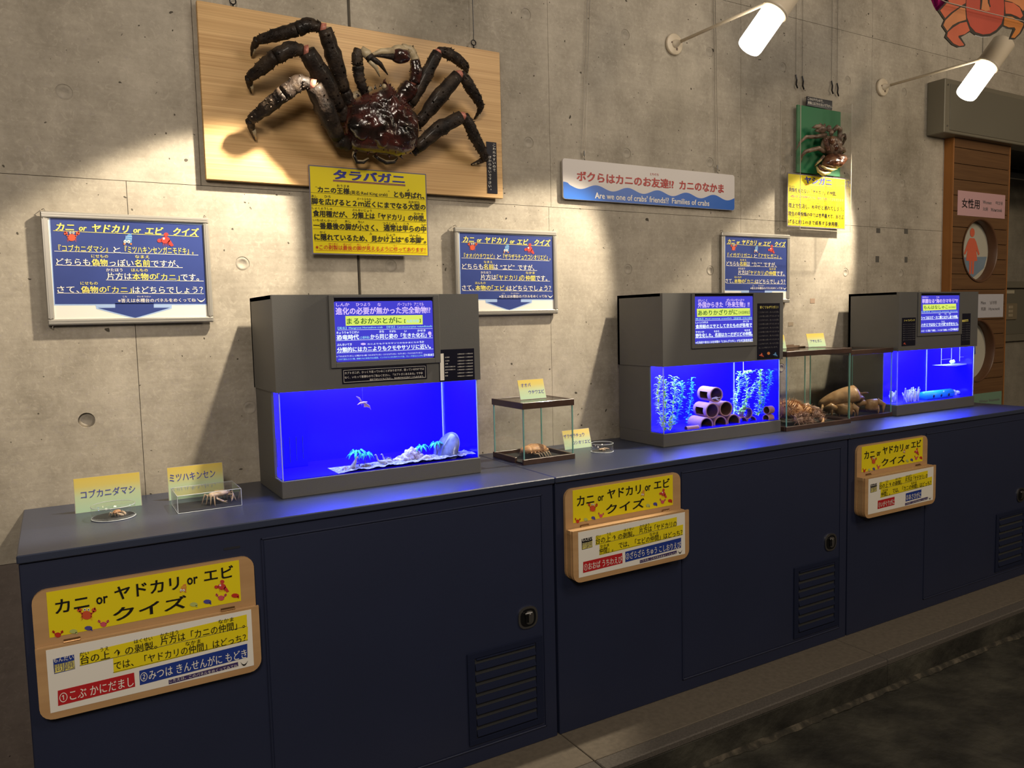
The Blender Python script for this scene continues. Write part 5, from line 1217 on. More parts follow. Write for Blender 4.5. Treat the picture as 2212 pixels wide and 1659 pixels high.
def spiny(b, pts, rad, m_, n=9, spines=14, slen=.006, rnd=random, sub=5, flat=.85):
    """one limb segment: bumpy tapered tube with thorns"""
    pts = [Vector(p) for p in pts]; P2 = []; R2_ = []
    for i in range(len(pts) - 1):
        for k in range(sub):
            f = k / sub; P2.append(pts[i].lerp(pts[i + 1], f)); R2_.append((rad[i] + (rad[i + 1] - rad[i]) * f) * (1 + .07 * math.sin((i * sub + k) * 2.4) + rnd.uniform(-.04, .04)))
    P2.append(pts[-1]); R2_.append(rad[-1])
    b.use(m_, True); b.tube(P2, R2_, n, True, flat)
    for k in range(spines):
        i = rnd.randrange(1, len(P2) - 1); d = (P2[i + 1] - P2[i - 1]).normalized(); a = d.orthogonal().normalized(); c = d.cross(a); th = rnd.uniform(0, 2 * PI)
        o = a * math.cos(th) + c * math.sin(th); b.cone(P2[i] + o * R2_[i] * .75, P2[i] + o * (R2_[i] * .92 + slen * rnd.uniform(.35, .85)) + d * slen * .4, slen * .50, 5)
def kc(X, Yp, dep): return at(400 + X / 2.86, Yp / 2.86, BY - dep * .82)
rn = random.Random(11)
t = thing('king_crab', 'big glossy dark red king crab with spread spiny legs, mounted on the pine board', 'crab', tuple(kc(1200, 760, .04)))
b = MB()
out = [kc(X, Yp, .075) for X, Yp in [(1232, 508), (1262, 545), (1300, 585), (1345, 625), (1392, 670), (1425, 730), (1438, 800), (1430, 870), (1415, 925), (1370, 955), (1300, 968), (1220, 955), (1140, 945), (1062, 935), (1015, 900), (992, 830), (982, 760), (985, 690), (1005, 640), (1060, 600), (1120, 575), (1170, 550), (1205, 535)]]
ol = smooth_outline([(p.x, p.z) for p in out], 72); yb0 = out[0].y
b.use(shell_dark, True); dome(b, ol, yb0, .066, 28, .014, 22, 95, .0062, rn, back=.045)
for cxn, czn, rr in ((1205, 625, .030), (1210, 700, .026), (1090, 780, .040), (1330, 780, .040), (1215, 850, .032)):
    p = kc(cxn, czn, .116); b.ell(p, (rr, .026, rr * .85), 20, 12, None, .25, 60)
for k in range(26):   # marginal thorns
    j = int(k / 26 * 72); p = Vector((ol[j][0], yb0, ol[j][1])); c_ = kc(1200, 760, .075); d = (p - c_).normalized(); b.cone(p - d * .004, p + d * rn.uniform(.006, .013) + Vector((0, -.004, 0)), .0055, 6)
p = kc(1232, 520, .10); b.cone(p, kc(1230, 488, .125), .008, 8); b.use(leg_cream, True); b.ell(kc(1230, 535, .118), (.007, .008, .008), 10, 6)
b.use(leg_cream, True)   # pale lower rim of the shell, upper left, and folded hind legs
b.tube([kc(1000, 650, .055), kc(1040, 600, .06), (kc(1110, 565, .06)), kc(1150, 545, .06)], [.006, .013, .012, .006], 8)
for pts in ([(1050, 925), (1042, 960), (1058, 998), (1100, 1000), (1132, 978)], [(1165, 955), (1195, 980), (1240, 1003), (1290, 998), (1312, 972)]):
    q = [kc(X, Yp, .055) for X, Yp in pts]; b.use(leg_cream, True); b.tube(q, [.007, .006, .006, .005, .003], 7); b.use(tipdark, True); b.tube([v + Vector((0, -.003, -.003)) for v in q], [.004, .005, .005, .004, .001], 6)
# walking legs: (base, knee, bend, ankle, tip) with depth off the board
LEGS = [
  ([(1015, 640, .07), (990, 560, .09)], [(985, 560, .095), (925, 370, .135), (862, 178, .165)], [(835, 168, .165), (760, 150, .150), (690, 185, .135)], [(690, 182, .135), (570, 215, .105), (452, 248, .070)], [(448, 245, .070), (420, 295, .04), (409, 347, .012)], (.020, .024, .0185)),
  ([(985, 740, .07), (962, 660, .09)], [(958, 668, .095), (850, 480, .14), (752, 318, .170)], [(730, 312, .170), (655, 300, .16), (560, 350, .145)], [(560, 345, .145), (480, 415, .11), (398, 478, .075)], [(395, 476, .075), (398, 525, .045), (410, 575, .010)], (.021, .029, .020)),
  ([(1010, 885, .065), (935, 868, .085)], [(945, 850, .09), (870, 685, .14), (795, 530, .170)], [(768, 515, .170), (700, 510, .165), (610, 580, .150)], [(612, 575, .150), (510, 660, .11), (405, 742, .070)], [(400, 742, .070), (412, 800, .04), (433, 868, .008)], (.024, .029, .021)),
  ([(1370, 670, .06), (1400, 625, .07)], [(1395, 640, .075), (1480, 480, .10), (1560, 325, .120)], [(1565, 315, .120), (1625, 330, .11), (1690, 370, .095)], [(1685, 368, .095), (1715, 395, .08), (1738, 420, .065)], [(1736, 415, .065), (1735, 450, .045), (1722, 500, .02)], (.018, .020, .017)),
  ([(1400, 770, .06), (1455, 765, .07)], [(1440, 765, .075), (1560, 610, .11), (1685, 465, .130)], [(1705, 455, .130), (1745, 510, .115), (1770, 560, .10)], [(1765, 548, .10), (1800, 600, .08), (1830, 660, .055)], [(1828, 655, .055), (1812, 700, .035), (1785, 738, .010)], (.019, .024, .018)),
  ([(1400, 930, .06), (1440, 905, .075)], [(1430, 915, .08), (1560, 800, .11), (1705, 722, .125)], [(1725, 712, .125), (1760, 780, .11), (1790, 850, .095)], [(1785, 840, .095), (1825, 910, .07), (1858, 985, .04)], [(1860, 975, .04), (1815, 1000, .02), (1765, 1017, .006)], (.021, .024, .018))]
for coxa, merus, carpus, prop, dact, (r0, r1, r2) in LEGS:
    g = lambda L: [kc(*q) for q in L]
    spiny(b, g(coxa), [r0 * .95, r0 * .8], leg_dark, 9, 3, .005, rn)
    spiny(b, g(merus), [r0 * .82, r1, r1 * .80], leg_dark, 10, 34, .0070, rn)
    b.use(leg_pink, True); b.tube([kc(*merus[-1]), kc(*carpus[0])], [r1 * .62, r2 * .62], 9)
    b.use(leg_cream, True); mm = g(merus); b.tube([v + Vector((0.002, .010, .006)) for v in mm], [r0 * .6, r1 * .75, r1 * .55], 7)
    spiny(b, g(carpus), [r2 * .72, r2 * 1.05, r2 * .98], leg_dark, 10, 24, .0070, rn)
    spiny(b, g(prop), [r2 * .98, r2 * .92, r2 * .62], leg_dark, 10, 38, .0062, rn)
    dd = g(dact); spiny(b, dd, [r2 * .62, r2 * .42, r2 * .12], leg_dark, 8, 4, .003, rn); b.use(leg_cream, True); b.tube([v + Vector((0.003, -.002, 0)) for v in dd[1:]], [r2 * .34, r2 * .12], 6)
# chelipeds
spiny(b, [kc(1120, 585, .08), kc(1095, 540, .095), kc(1075, 480, .105), kc(1068, 408, .115)], [.011, .014, .016, .016], leg_dark, 10, 14, .008, rn)
spiny(b, [kc(1068, 405, .115), kc(1062, 350, .12), kc(1075, 305, .125)], [.015, .016, .014], leg_dark, 10, 12, .007, rn)
b.use(leg_cream, True); b.tube([kc(1085, 308, .125), kc(1125, 335, .13), kc(1150, 370, .13)], [.012, .014, .010], 9)
spiny(b, [kc(1115, 325, .13), kc(1150, 365, .135)], [.010, .014], leg_dark, 9, 4, .004, rn)
b.use(leg_dark, True); b.tube([kc(1145, 355, .135), kc(1205, 395, .13), kc(1252, 462, .12)], [.010, .007, .0015], 8); b.use(leg_cream, True); b.tube([kc(1135, 370, .13), kc(1180, 420, .125), kc(1203, 474, .118)], [.008, .006, .0015], 8)
spiny(b, [kc(1325, 620, .08), kc(1372, 560, .09), kc(1400, 520, .10)], [.020, .028, .022], shell_dark, 12, 10, .006, rn)
b.use(leg_pink, True); b.ell(kc(1410, 505, .10), (.012, .012, .012), 10, 6)
spiny(b, [kc(1415, 510, .105), kc(1428, 440, .115), kc(1418, 370, .12)], [.017, .019, .015], shell_dark, 11, 18, .007, rn)
spiny(b, [kc(1425, 375, .12), kc(1395, 310, .125), kc(1340, 290, .13)], [.012, .013, .010], leg_cream, 9, 10, .005, rn)
b.use(shell_dark, True); b.ell(kc(1330, 345, .14), (.030, .022, .021), 18, 12, None, .2, 50); b.use(leg_cream, True); b.ell(kc(1325, 325, .134), (.029, .018, .021), 16, 10)
b.tube([kc(1285, 322, .14), kc(1210, 318, .14), kc(1125, 348, .13)], [.013, .0085, .002], 9); b.use(leg_dark, True); b.tube([kc(1285, 350, .145), kc(1225, 345, .14), kc(1160, 345, .135)], [.010, .006, .002], 8)
for k in range(4): b.cone(kc(1300 + k * 35, 298 - 6 * (k % 2), .13), kc(1296 + k * 38, 284 - 6 * (k % 2), .135), .004, 5)
b.build('crab_body', t)

# coconut crab
def cc(X, Yp, dep): return at(1660 + X / 5.0273, 180 + Yp / 5.0273, gy - dep)
brn = mat_ramp_noise('coconut_crab_shell', [(0.03, 0.012, 0.008), (0.12, 0.042, 0.020), (0.24, 0.13, 0.075)], 45, 0.30, 0.5, 0.6, 160, 5, 0.002)
brn2 = mat_ramp_noise('coconut_crab_leg', [(0.05, 0.032, 0.022), (0.17, 0.11, 0.075), (0.30, 0.21, 0.15)], 40, 0.42, 0.2, 0.5, 160, 5, 0.002)
cream2 = mat('coconut_crab_cream', (0.48, 0.38, 0.16), 0.4)
t = thing('coconut_crab', 'brown coconut crab with a rounded abdomen, mounted on the small green board', 'crab', tuple(cc(680, 720, .03)))
b = MB(); b.use(brn, True)
o_ = [cc(X, Yp, .035) for X, Yp in [(640, 775), (720, 765), (790, 780), (808, 820), (790, 880), (745, 925), (680, 935), (610, 920), (580, 895), (590, 840)]]
dome(b, smooth_outline([(p.x, p.z) for p in o_], 40), o_[0].y, .045, 12, .006, 60, 0, back=.012)
b.use(cream2, True); b.tube([cc(575, 895, .05), cc(620, 925, .055), cc(690, 940, .055), cc(745, 925, .05)], [.004, .006, .006, .003], 8)
b.tube([cc(520, 905, .03), cc(545, 955, .04), cc(600, 985, .045), cc(660, 965, .045), cc(692, 935, .04)], [.003, .007, .009, .007, .003], 8)
b.use(brn, True); b.tube([cc(545, 890, .03), cc(570, 935, .038), cc(620, 950, .04), cc(670, 945, .04)], [.008, .014, .013, .008], 10)
b.use(brn2, True)
o_ = [cc(X, Yp, .03) for X, Yp in [(660, 570), (710, 580), (760, 640), (780, 720), (770, 780), (690, 790), (640, 780), (600, 740), (570, 690), (580, 620), (600, 575)]]
dome(b, smooth_outline([(p.x, p.z) for p in o_], 40), o_[0].y, .035, 12, .008, 80, 0, back=.01)
b.use(brn, True)
for k in range(9): b.tube([cc(590 + k * 5, 610 + k * 15, .062), cc(625 + k * 4, 600 + k * 15, .070), cc(660 + k * 2, 615 + k * 15, .064)], [.0022, .0035, .002], 6)
b.ell(cc(735, 690, .062), (.013, .010, .015), 14, 8); b.ell(cc(690, 620, .060), (.014, .012, .018), 14, 8)
b.use(brn2, True); b.ell(cc(580, 495, .050), (.023, .015, .018), 16, 10, None, .25, 70); b.ell(cc(655, 490, .052), (.012, .011, .014), 12, 8); b.ell(cc(682, 535, .052), (.011, .010, .014), 12, 8)
b.tube([cc(560, 470, .05), cc(515, 470, .045), cc(470, 482, .035)], [.011, .009, .001], 9); b.tube([cc(560, 515, .048), cc(520, 512, .042), cc(500, 508, .035)], [.010, .006, .001], 8); b.cone(cc(575, 455, .05), cc(555, 428, .05), .006, 6); b.cone(cc(610, 455, .05), cc(612, 432, .05), .006, 6)
for L, r in (([(620, 560, .05), (510, 580, .055), (410, 582, .045), (345, 640, .025), (293, 735, .005)], [.009, .0085, .008, .005, .001]),
             ([(600, 740, .05), (545, 705, .06), (470, 722, .055), (400, 742, .045), (360, 790, .03), (350, 865, .008)], [.009, .0095, .009, .0085, .006, .001]),
             ([(700, 520, .05), (745, 475, .055), (775, 500, .05), (775, 560, .045), (765, 620, .05)], [.009, .010, .011, .010, .008]),
             ([(770, 640, .05), (790, 580, .05), (822, 562, .045), (832, 600, .04), (805, 660, .03), (780, 700, .02)], [.009, .009, .008, .007, .005, .001]),
             ([(780, 740, .04), (815, 715, .04), (828, 740, .03), (795, 772, .02)], [.008, .008, .006, .001]),
             ([(600, 790, .05), (560, 840, .05), (515, 880, .04), (500, 905, .03)], [.006, .006, .005, .002])):
    b.tube([cc(*q) for q in L], r, 9)
b.use(cream2, True); b.tube([cc(575, 830, .056), cc(535, 865, .05), cc(508, 895, .04)], [.003, .004, .001], 7)
b.build('crab_body', t)

# generic small crab in local coordinates (x to the right, -y towards the viewer, z up)
def small_crab(t, c, s, m_body, m_leg, wide=1.0, tall=.45, deep=.8, legs=4, claw=1.0, spread=1.0, spines=0, slen=.1, bump=.12, tailfan=False, seed=1, rot=0.0, lift=.0, claws=True):
    r = random.Random(seed); b = MB(); R_ = Matrix.Rotation(rot, 3, 'Z'); c = Vector(c)
    def q(x, y, z): return c + R_ @ Vector((x * s, y * s, z * s))
    hz = .30 + lift
    b.use(m_body, True); b.ell(q(0, 0, hz + tall * .4), (wide * s * .55, deep * s * .5, tall * s * .5), 24, 14, R_, bump, 3 / s)
    if tailfan:
        for k in range(-5, 6): b.cone(q(wide * .45 * math.sin(k * .28), -deep * .45 * math.cos(k * .28), hz + tall * .25), q(wide * .62 * math.sin(k * .28), -deep * .62 * math.cos(k * .28), hz + tall * .18), s * .05, 5)
    for k in range(spines):
        a = r.uniform(0, 2 * PI); e = r.uniform(0.0, 1.25); d = Vector((math.cos(a) * math.cos(e), math.sin(a) * math.cos(e), math.sin(e)))
        p = q(d.x * wide * .53, d.y * deep * .48, hz + tall * .4 + d.z * tall * .48); b.cone(p, p + R_ @ d * slen * s * r.uniform(.6, 1.2), slen * s * .13, 4)
    b.use(m_leg, True)
    for sd in (-1, 1):
        for k in range(legs):
            f = (k / max(1, legs - 1)) - .5; y = f * deep * .75
            p0 = q(sd * wide * .42, y, hz + tall * .15); p1 = q(sd * (wide * .42 + .28 * spread), y * 1.4, hz + tall * .45 + .05)
            p2 = q(sd * (wide * .42 + .5 * spread), y * 1.9, .18); p3 = q(sd * (wide * .42 + .56 * spread), y * 2.1, 0.0)
            b.tube([p0, p1, p2, p3], [s * .065, s * .055, s * .035, s * .006], 7)
            for z_ in range(spines // 8):
                w_ = r.choice(((p0, p1), (p1, p2))); pp = w_[0].lerp(w_[1], r.random()); d = Vector((r.uniform(-1, 1), r.uniform(-1, 1), r.uniform(-.2, 1))).normalized(); b.cone(pp, pp + d * slen * s * .9, slen * s * .12, 4)
        if claws:
            p0 = q(sd * wide * .34, -deep * .42, hz + tall * .1); p1 = q(sd * (wide * .42 + .08), -deep * .75, hz + .05); p2 = q(sd * wide * .26, -deep * (.95 + .1 * claw), hz * .5 + .02)
            b.tube([p0, p1, p2], [s * .07, s * .09 * claw, s * .11 * claw], 8)
            for dz in (-.05, .07): b.tube([p2, q(sd * wide * .12, -deep * (1.15 + .1 * claw), hz * .45 + dz)], [s * .07 * claw, s * .01], 7)
            for z_ in range(spines // 4):
                pp = p0.lerp(p1, r.random()) if r.random() < .5 else p1.lerp(p2, r.random()); d = Vector((r.uniform(-1, 1), r.uniform(-1, .4), r.uniform(-.2, 1))).normalized(); b.cone(pp, pp + d * slen * s * .95, slen * s * .12, 4)
    return b.build('crab_body', t)
pale_m = mat_ramp_noise('dried_crab_tan', [(0.42, 0.29, 0.17), (0.66, 0.52, 0.36)], 90, .5, 0, .6, 300, 4, .001)
orange_m = mat_ramp_noise('dried_lobster_orange', [(0.30, 0.15, 0.07), (0.66, 0.38, 0.18)], 70, .5, 0, .7, 260, 4, .0015)
t = thing('tiny_crab', 'tiny tan crab in the lidded round dish', 'crab', (.104, -.228, ZC + .0035))
small_crab(t, (.104, -.228, ZC + .0035), .018, orange_m, pale_m, 1.1, .5, .9, 4, 1.7, .3, seed=2, rot=.9, bump=.35)
t = thing('pale_crab', 'pale crab with thin legs in the oblong clear box', 'crab', (.333, -.235, ZC + .003))
small_crab(t, (.333, -.232, ZC + .003), .036, pale_m, pale_m, 1.45, .46, .85, 4, .7, .55, seed=4, rot=.55, lift=.16, bump=.3, spines=16, slen=.09)
t = thing('slipper_lobster', 'flat orange slipper lobster with jagged edges in the cube glass case', 'lobster', (1.300, -.175, ZC + .007))
b = MB(); c0 = Vector((1.300, -.172, ZC + .030)); b.use(orange_m, True)
R_ = Matrix.Rotation(.35, 3, 'Z'); b.ell(c0, (.044, .034, .016), 28, 16, R_, .10, 60)
for k in range(22):
    a = 2 * PI * k / 22; d = R_ @ Vector((math.cos(a) * .043, math.sin(a) * .033, -.004)); b.cone(c0 + d * .9, c0 + d * 1.28 + Vector((0, 0, -.002)), .0035, 5)
b.ell(c0 + R_ @ Vector((.038, -.006, -.006)), (.020, .018, .004), 16, 8, R_, .2, 80); b.ell(c0 + R_ @ Vector((-.030, .004, .0)), (.026, .024, .012), 16, 8, R_, .1, 60)
b.use(pale_m, True)
for k in range(5):
    for sd in (-1, 1):
        base = c0 + R_ @ Vector((-.026 + .013 * k, sd * .020, -.010)); b.tube([base, base + R_ @ Vector((.002, sd * .016, .000)), base + R_ @ Vector((.006, sd * .026, -.017 if sd < 0 else -.015))], [.0028, .0024, .0006], 6)
b.build('lobster_body', t)
t = thing('squat_lobster', 'tiny long-armed squat lobster in the small open glass dish', 'lobster', (1.541, -.210, ZC + .004))
b = MB(); b.use(pale_m, True); c0 = Vector((1.541, -.210, ZC + .0085)); b.ell(c0, (.0075, .005, .0035), 14, 8, None, .2, 200); b.ell(c0 + Vector((-.008, .002, -.001)), (.004, .004, .003), 10, 6)
for sd in (-1, 1):
    b.tube([c0 + Vector((.004, sd * .003, 0)), c0 + Vector((.014, sd * .008, .002)), c0 + Vector((.025, sd * .004, -.001))], [.0013, .0015, .0008], 6)
    for k in range(3): b.tube([c0 + Vector((-.003 + k * .003, sd * .004, -.001)), c0 + Vector((-.006 + k * .004, sd * .010, .001)), c0 + Vector((-.010 + k * .005, sd * .014, -.005))], [.0009, .0009, .0004], 5)
b.build('lobster_body', t)
spm = mat_ramp_noise('spiny_crab_orange', [(0.34, 0.15, 0.06), (0.62, 0.36, 0.16)], 50, .45, .1, .5, 200, 4, .001); spl = mat_ramp_noise('spiny_crab_pale', [(0.34, 0.20, 0.14), (0.55, 0.36, 0.27)], 50, .45, .1, .5, 200, 4, .001)
t = thing('spiny_crab', 'bristly orange spiny crab at the left of the wide glass case', 'crab', (2.50, -.19, ZC + .007))
b = MB(); rr = random.Random(5)
def hedgehog(c, rad, n_, L, m_, m2):
    b.use(m_, True); b.ell(c, rad, 20, 12, None, .1, 40); c = Vector(c); b.use(m2)
    for k in range(n_):
        d = Vector((rr.uniform(-1, 1), rr.uniform(-1, 1), rr.uniform(-.4, 1))).normalized(); p = c + Vector((d.x * rad[0], d.y * rad[1], d.z * rad[2])); b.cone(p, p + (d + Vector((.2, -.1, .1))).normalized() * L * rr.uniform(.6, 1.2), L * .10, 4)
hedgehog((2.425, -.170, ZC + .062), (.052, .055, .034), 330, .016, spm, spm)
hedgehog((2.500, -.185, ZC + .052), (.040, .026, .020), 160, .014, spm, spm)
hedgehog((2.415, -.235, ZC + .030), (.034, .020, .022), 170, .017, spl, spl); hedgehog((2.455, -.243, ZC + .022), (.018, .014, .017), 70, .015, spl, spl)
hedgehog((2.530, -.215, ZC + .040), (.020, .016, .018), 90, .014, spl, spl); hedgehog((2.552, -.222, ZC + .022), (.012, .011, .016), 50, .013, spl, spl)
b.use(spm, True); b.tube([(2.553, -.225, ZC + .022), (2.545, -.235, ZC + .010), (2.528, -.24, ZC + .007)], [.009, .006, .001], 7)
b.use(spl, True); b.tube([(2.52, -.14, ZC + .06), (2.560, -.15, ZC + .066), (2.588, -.16, ZC + .045), (2.592, -.165, ZC + .008)], [.009, .011, .009, .001], 8); b.tube([(2.575, -.15, ZC + .06), (2.600, -.17, ZC + .052), (2.606, -.175, ZC + .02)], [.006, .007, .001], 7)
for k in range(30):
    p = Vector((2.53 + rr.random() * .07, -.155, ZC + .03 + rr.random() * .035)); b.cone(p, p + Vector((rr.uniform(-.5, 1), rr.uniform(-1, .2), rr.uniform(-.5, 1))).normalized() * .014, .0013, 4)
for k in range(4):
    b.tube([(2.40 + k * .02, -.20, ZC + .04), (2.39 + k * .02, -.235, ZC + .045), (2.385 + k * .02, -.258, ZC + .007)], [.008, .007, .001], 6); b.tube([(2.40 + k * .02, -.13, ZC + .05), (2.40 + k * .03, -.10, ZC + .055), (2.41 + k * .03, -.085, ZC + .007)], [.008, .007, .001], 6)
b.v = [(v[0] + .06, v[1], v[2]) for v in b.v]
b.build('crab_body', t)
# frog crab: egg-shaped shell, broad comb-edged claws; spans the last two cases
fm = mat_ramp_noise('frog_crab_tan', [(0.20, 0.105, 0.045), (0.34, 0.19, 0.08), (0.42, 0.26, 0.13)], 30, .42, .15, .5, 160, 4, .0015)
fd = mat('frog_crab_dark', (0.13, 0.055, 0.030), .4, var=.3, vscale=80)
t = thing('frog_crab', 'large smooth tan crab with an egg-shaped shell and hooked claws in a glass case', 'crab', (2.83, -.145, ZC + .007))
b = MB(); b.use(fm, True)
R_ = Matrix.Rotation(-.18, 3, 'Z') @ Matrix.Rotation(-.22, 3, 'Y')
vs = []; fs = []; nu, nv = 28, 22; c0 = Vector((2.665, -.150, ZC + .088))
for i in range(nv + 1):
    f = i / nv; x = -.125 + .235 * f; w_ = .066 * math.sin(PI * min(1, f * .62 + .0)) ** .62 + .012 if f > 0 else .001
    if f > .93: w_ *= (1 - (f - .93) / .07 * .55)
    for j in range(nu):
        a = 2 * PI * j / nu; hh = .058 if math.sin(a) > 0 else .026
        vs.append(c0 + R_ @ Vector((x, math.cos(a) * w_, math.sin(a) * hh * (w_ / .074))))
for i in range(nv):
    for j in range(nu): fs.append((i * nu + j, i * nu + (j + 1) % nu, (i + 1) * nu + (j + 1) % nu, (i + 1) * nu + j))
fs.append(tuple(range(nu))); fs.append(tuple(nv * nu + j for j in range(nu))); b.add(vs, fs)
b.use(fd, True)
for k in range(-3, 4): b.cone(c0 + R_ @ Vector((.106, k * .012, .012)), c0 + R_ @ Vector((.130, k * .014, .012)), .004, 5)
b.ell(c0 + R_ @ Vector((.100, 0, -.012)), (.030, .045, .022), 16, 10, R_, .2, 60); b.ell(c0 + R_ @ Vector((.145, .01, .004)), (.022, .006, .006), 10, 6)
b.use(fm, True)
def claw(pal, rad, fing, thumb, teeth):
    rad = [q * 1.35 for q in rad]; b.use(fm, True); b.tube([Vector(q) for q in pal], rad, 12, True, .5, (0, 1, 0))
    b.tube([Vector(q) for q in fing], [rad[-1] * .55, rad[-1] * .45, .0012], 9, True, .7); b.tube([Vector(q) for q in thumb], [rad[-1] * .35, rad[-1] * .22, .001], 8)
    p0, p1 = Vector(pal[0]), Vector(pal[-1])
    for k in range(teeth): p = p0.lerp(p1, (k + .5) / teeth) + Vector((0, 0, -max(rad) * .93)); b.cone(p + Vector((0, 0, .004)), p + Vector((.002, 0, -.006)), .0028, 4)
z = ZC
claw([(2.615, -.205, z + .050), (2.650, -.215, z + .046), (2.700, -.222, z + .050)], [.018, .026, .024], [(2.700, -.222, z + .066), (2.728, -.228, z + .050), (2.732, -.230, z + .010)], [(2.70, -.222, z + .04), (2.712, -.226, z + .035), (2.715, -.226, z + .028)], 9)
b.tube([Vector(q) for q in [(2.560, -.185, z + .045), (2.590, -.205, z + .062), (2.618, -.212, z + .052)]], [.014, .020, .012], 10)
claw([(2.805, -.175, z + .066), (2.830, -.180, z + .062), (2.868, -.185, z + .064)], [.018, .023, .022], [(2.868, -.185, z + .082), (2.905, -.190, z + .064), (2.900, -.190, z + .014)], [(2.868, -.187, z + .058), (2.874, -.190, z + .035), (2.872, -.190, z + .012)], 8)
b.tube([Vector(q) for q in [(2.762, -.160, z + .062), (2.785, -.172, z + .078), (2.812, -.176, z + .070)]], [.016, .019, .011], 10)
for k in range(4):
    for sd in (-1, 1):
        x = 2.60 + k * .045; b.tube([(x, -.15 + sd * .035, z + .06), (x - .01, -.15 + sd * .060, z + .050), (x - .015, -.15 + sd * .070, z + .007)], [.010, .009, .002], 7)
b.tube([(2.56, -.16, z + .065), (2.545, -.18, z + .05), (2.54, -.19, z + .007)], [.008, .008, .002], 7)
Rz = Matrix.Rotation(-.49, 3, 'Z'); oc = Vector((2.665, -.150, 0)); nc = Vector((2.828, -.145, 0))
b.v = [tuple(Rz @ Vector(((v[0] - oc.x) * .72, (v[1] - oc.y) * .72, 0)) + nc + Vector((0, 0, ZC + .007 + (v[2] - ZC - .007) * .80))) for v in b.v]
b.build('crab_body', t)
# ================================================================== THINGS IN THE AQUARIUMS
palm_m = mat('palm_plastic', (0.02, 0.52, 0.30), .5); trunk_m = mat('palm_trunk', (0.10, 0.08, 0.07), .7); dino_m = mat('dino_grey', (0.42, 0.40, 0.36), .55, var=.2, vscale=80)
dino2 = mat('dino_dark', (0.13, 0.10, 0.09), .55, var=.3, vscale=80); rock_m = mat_ramp_noise('coral_rock', [(0.16, 0.10, 0.12), (0.62, 0.56, 0.60), (0.36, 0.30, 0.34)], 85, .9, 0, 1.0, 140, 6, .006)
TY = -.245
def d(X, Yp, y=TY): return at(720 + X / 6.9125, 900 + Yp / 6.9125, y)
def palm(label, base, top, r, seed, n=9):
    rr = random.Random(seed); t = thing('model_palm', label, 'toy tree', tuple(base), 'model palms in the dinosaur tank'); b = MB(); b.use(trunk_m, True)
    b.tube([base, base.lerp(top, .5) + Vector((.001, 0, 0)), top], [.0016, .0013, .0011], 6); b.build('trunk', t)
    b = MB(); b.use(palm_m)
    for k in range(n):
        a = 2 * PI * k / n + rr.uniform(-.2, .2); dr = Vector((math.cos(a), math.sin(a) * .8, 0)); dz = rr.uniform(-.1, .5); w_ = Vector((-dr.y, dr.x, 0)) * r * .16
        p = [top, top + dr * r * .45 + Vector((0, 0, r * (.28 + dz * .5))), top + dr * r * .85 + Vector((0, 0, r * (.0 + dz * .4))), top + dr * r * 1.05 + Vector((0, 0, -r * .35))]
        vs = []
        for i, q in enumerate(p): wk = (.25, 1, .8, .05)[i]; vs += [q - w_ * wk - Vector((0, 0, r * .07 * wk)), q + Vector((0, 0, .0004)), q + w_ * wk - Vector((0, 0, r * .07 * wk))]
        b.add(vs, [(i * 3 + j, i * 3 + j + 1, i * 3 + 4 + j, i * 3 + 3 + j) for i in range(3) for j in range(2)])
    b.build('fronds', t, kind='stuff')
palm('model palm tree at the left of the gravel, taller of the pair', d(400, 790, -.235), d(350, 560, -.235), .029, 1)
palm('model palm tree just right of the tallest left palm', d(455, 780, -.225), d(480, 590, -.225), .024, 2)
palm('model palm tree behind the right side of the coral rock', d(1325, 640, -.225), d(1320, 470, -.225), .024, 3)
palm('model palm tree touching the horseshoe crab shell', d(1545, 640, -.215), d(1540, 420, -.215), .023, 4)
def sauropod(label, c, s, m_, group='model dinosaurs'):
    t = thing('model_dinosaur', label, 'toy dinosaur', tuple(c), group); b = MB(); b.use(m_, True)
    q = lambda x, z, y=0: c + Vector((x * s, y * s, z * s))
    b.tube([q(1.0, .05), q(.6, .22), q(.25, .38), q(-.05, .40), q(-.25, .50), q(-.36, .75), q(-.42, 1.0), q(-.50, 1.08), q(-.60, 1.04)], [s * k for k in (.02, .07, .17, .16, .09, .06, .05, .06, .02)], 10)
    for x, y in ((-.08, -.1), (-.02, .1), (.28, -.1), (.34, .1)): b.tube([q(x, .32, y), q(x - .02, .0, y)], [s * .07, s * .05], 7)
    b.build('dinosaur_body', t)
sauropod('light grey long-necked model dinosaur, front one of the two', d(720, 745, -.25), .032, dino_m)
sauropod('light grey long-necked model dinosaur, rear one of the two', d(810, 735, -.235), .032, dino_m)
c = d(305, 800, -.252); s = .036; t = thing('model_dinosaur', 'upright pale two-legged model dinosaur in front of the left palm', 'toy dinosaur', tuple(c), 'model dinosaurs'); b = MB(); b.use(dino_m, True)
q = lambda x, z, y=0: c + Vector((x * s, y * s, z * s))
b.tube([q(-.65, -.02), q(-.3, .15), q(0, .38), q(.14, .62), q(.20, .80), q(.24, .92), q(.40, .96)], [s * k for k in (.02, .09, .16, .13, .08, .09, .05)], 10)
for y in (-.08, .08): b.tube([q(.02, .35, y), q(.12, .2, y), q(.02, .08, y), q(.14, 0, y)], [s * .09, s * .06, s * .04, s * .03], 7)
b.tube([q(.16, .62, -.06), q(.34, .54, -.1)], [s * .03, s * .015], 5); b.build('dinosaur_body', t)
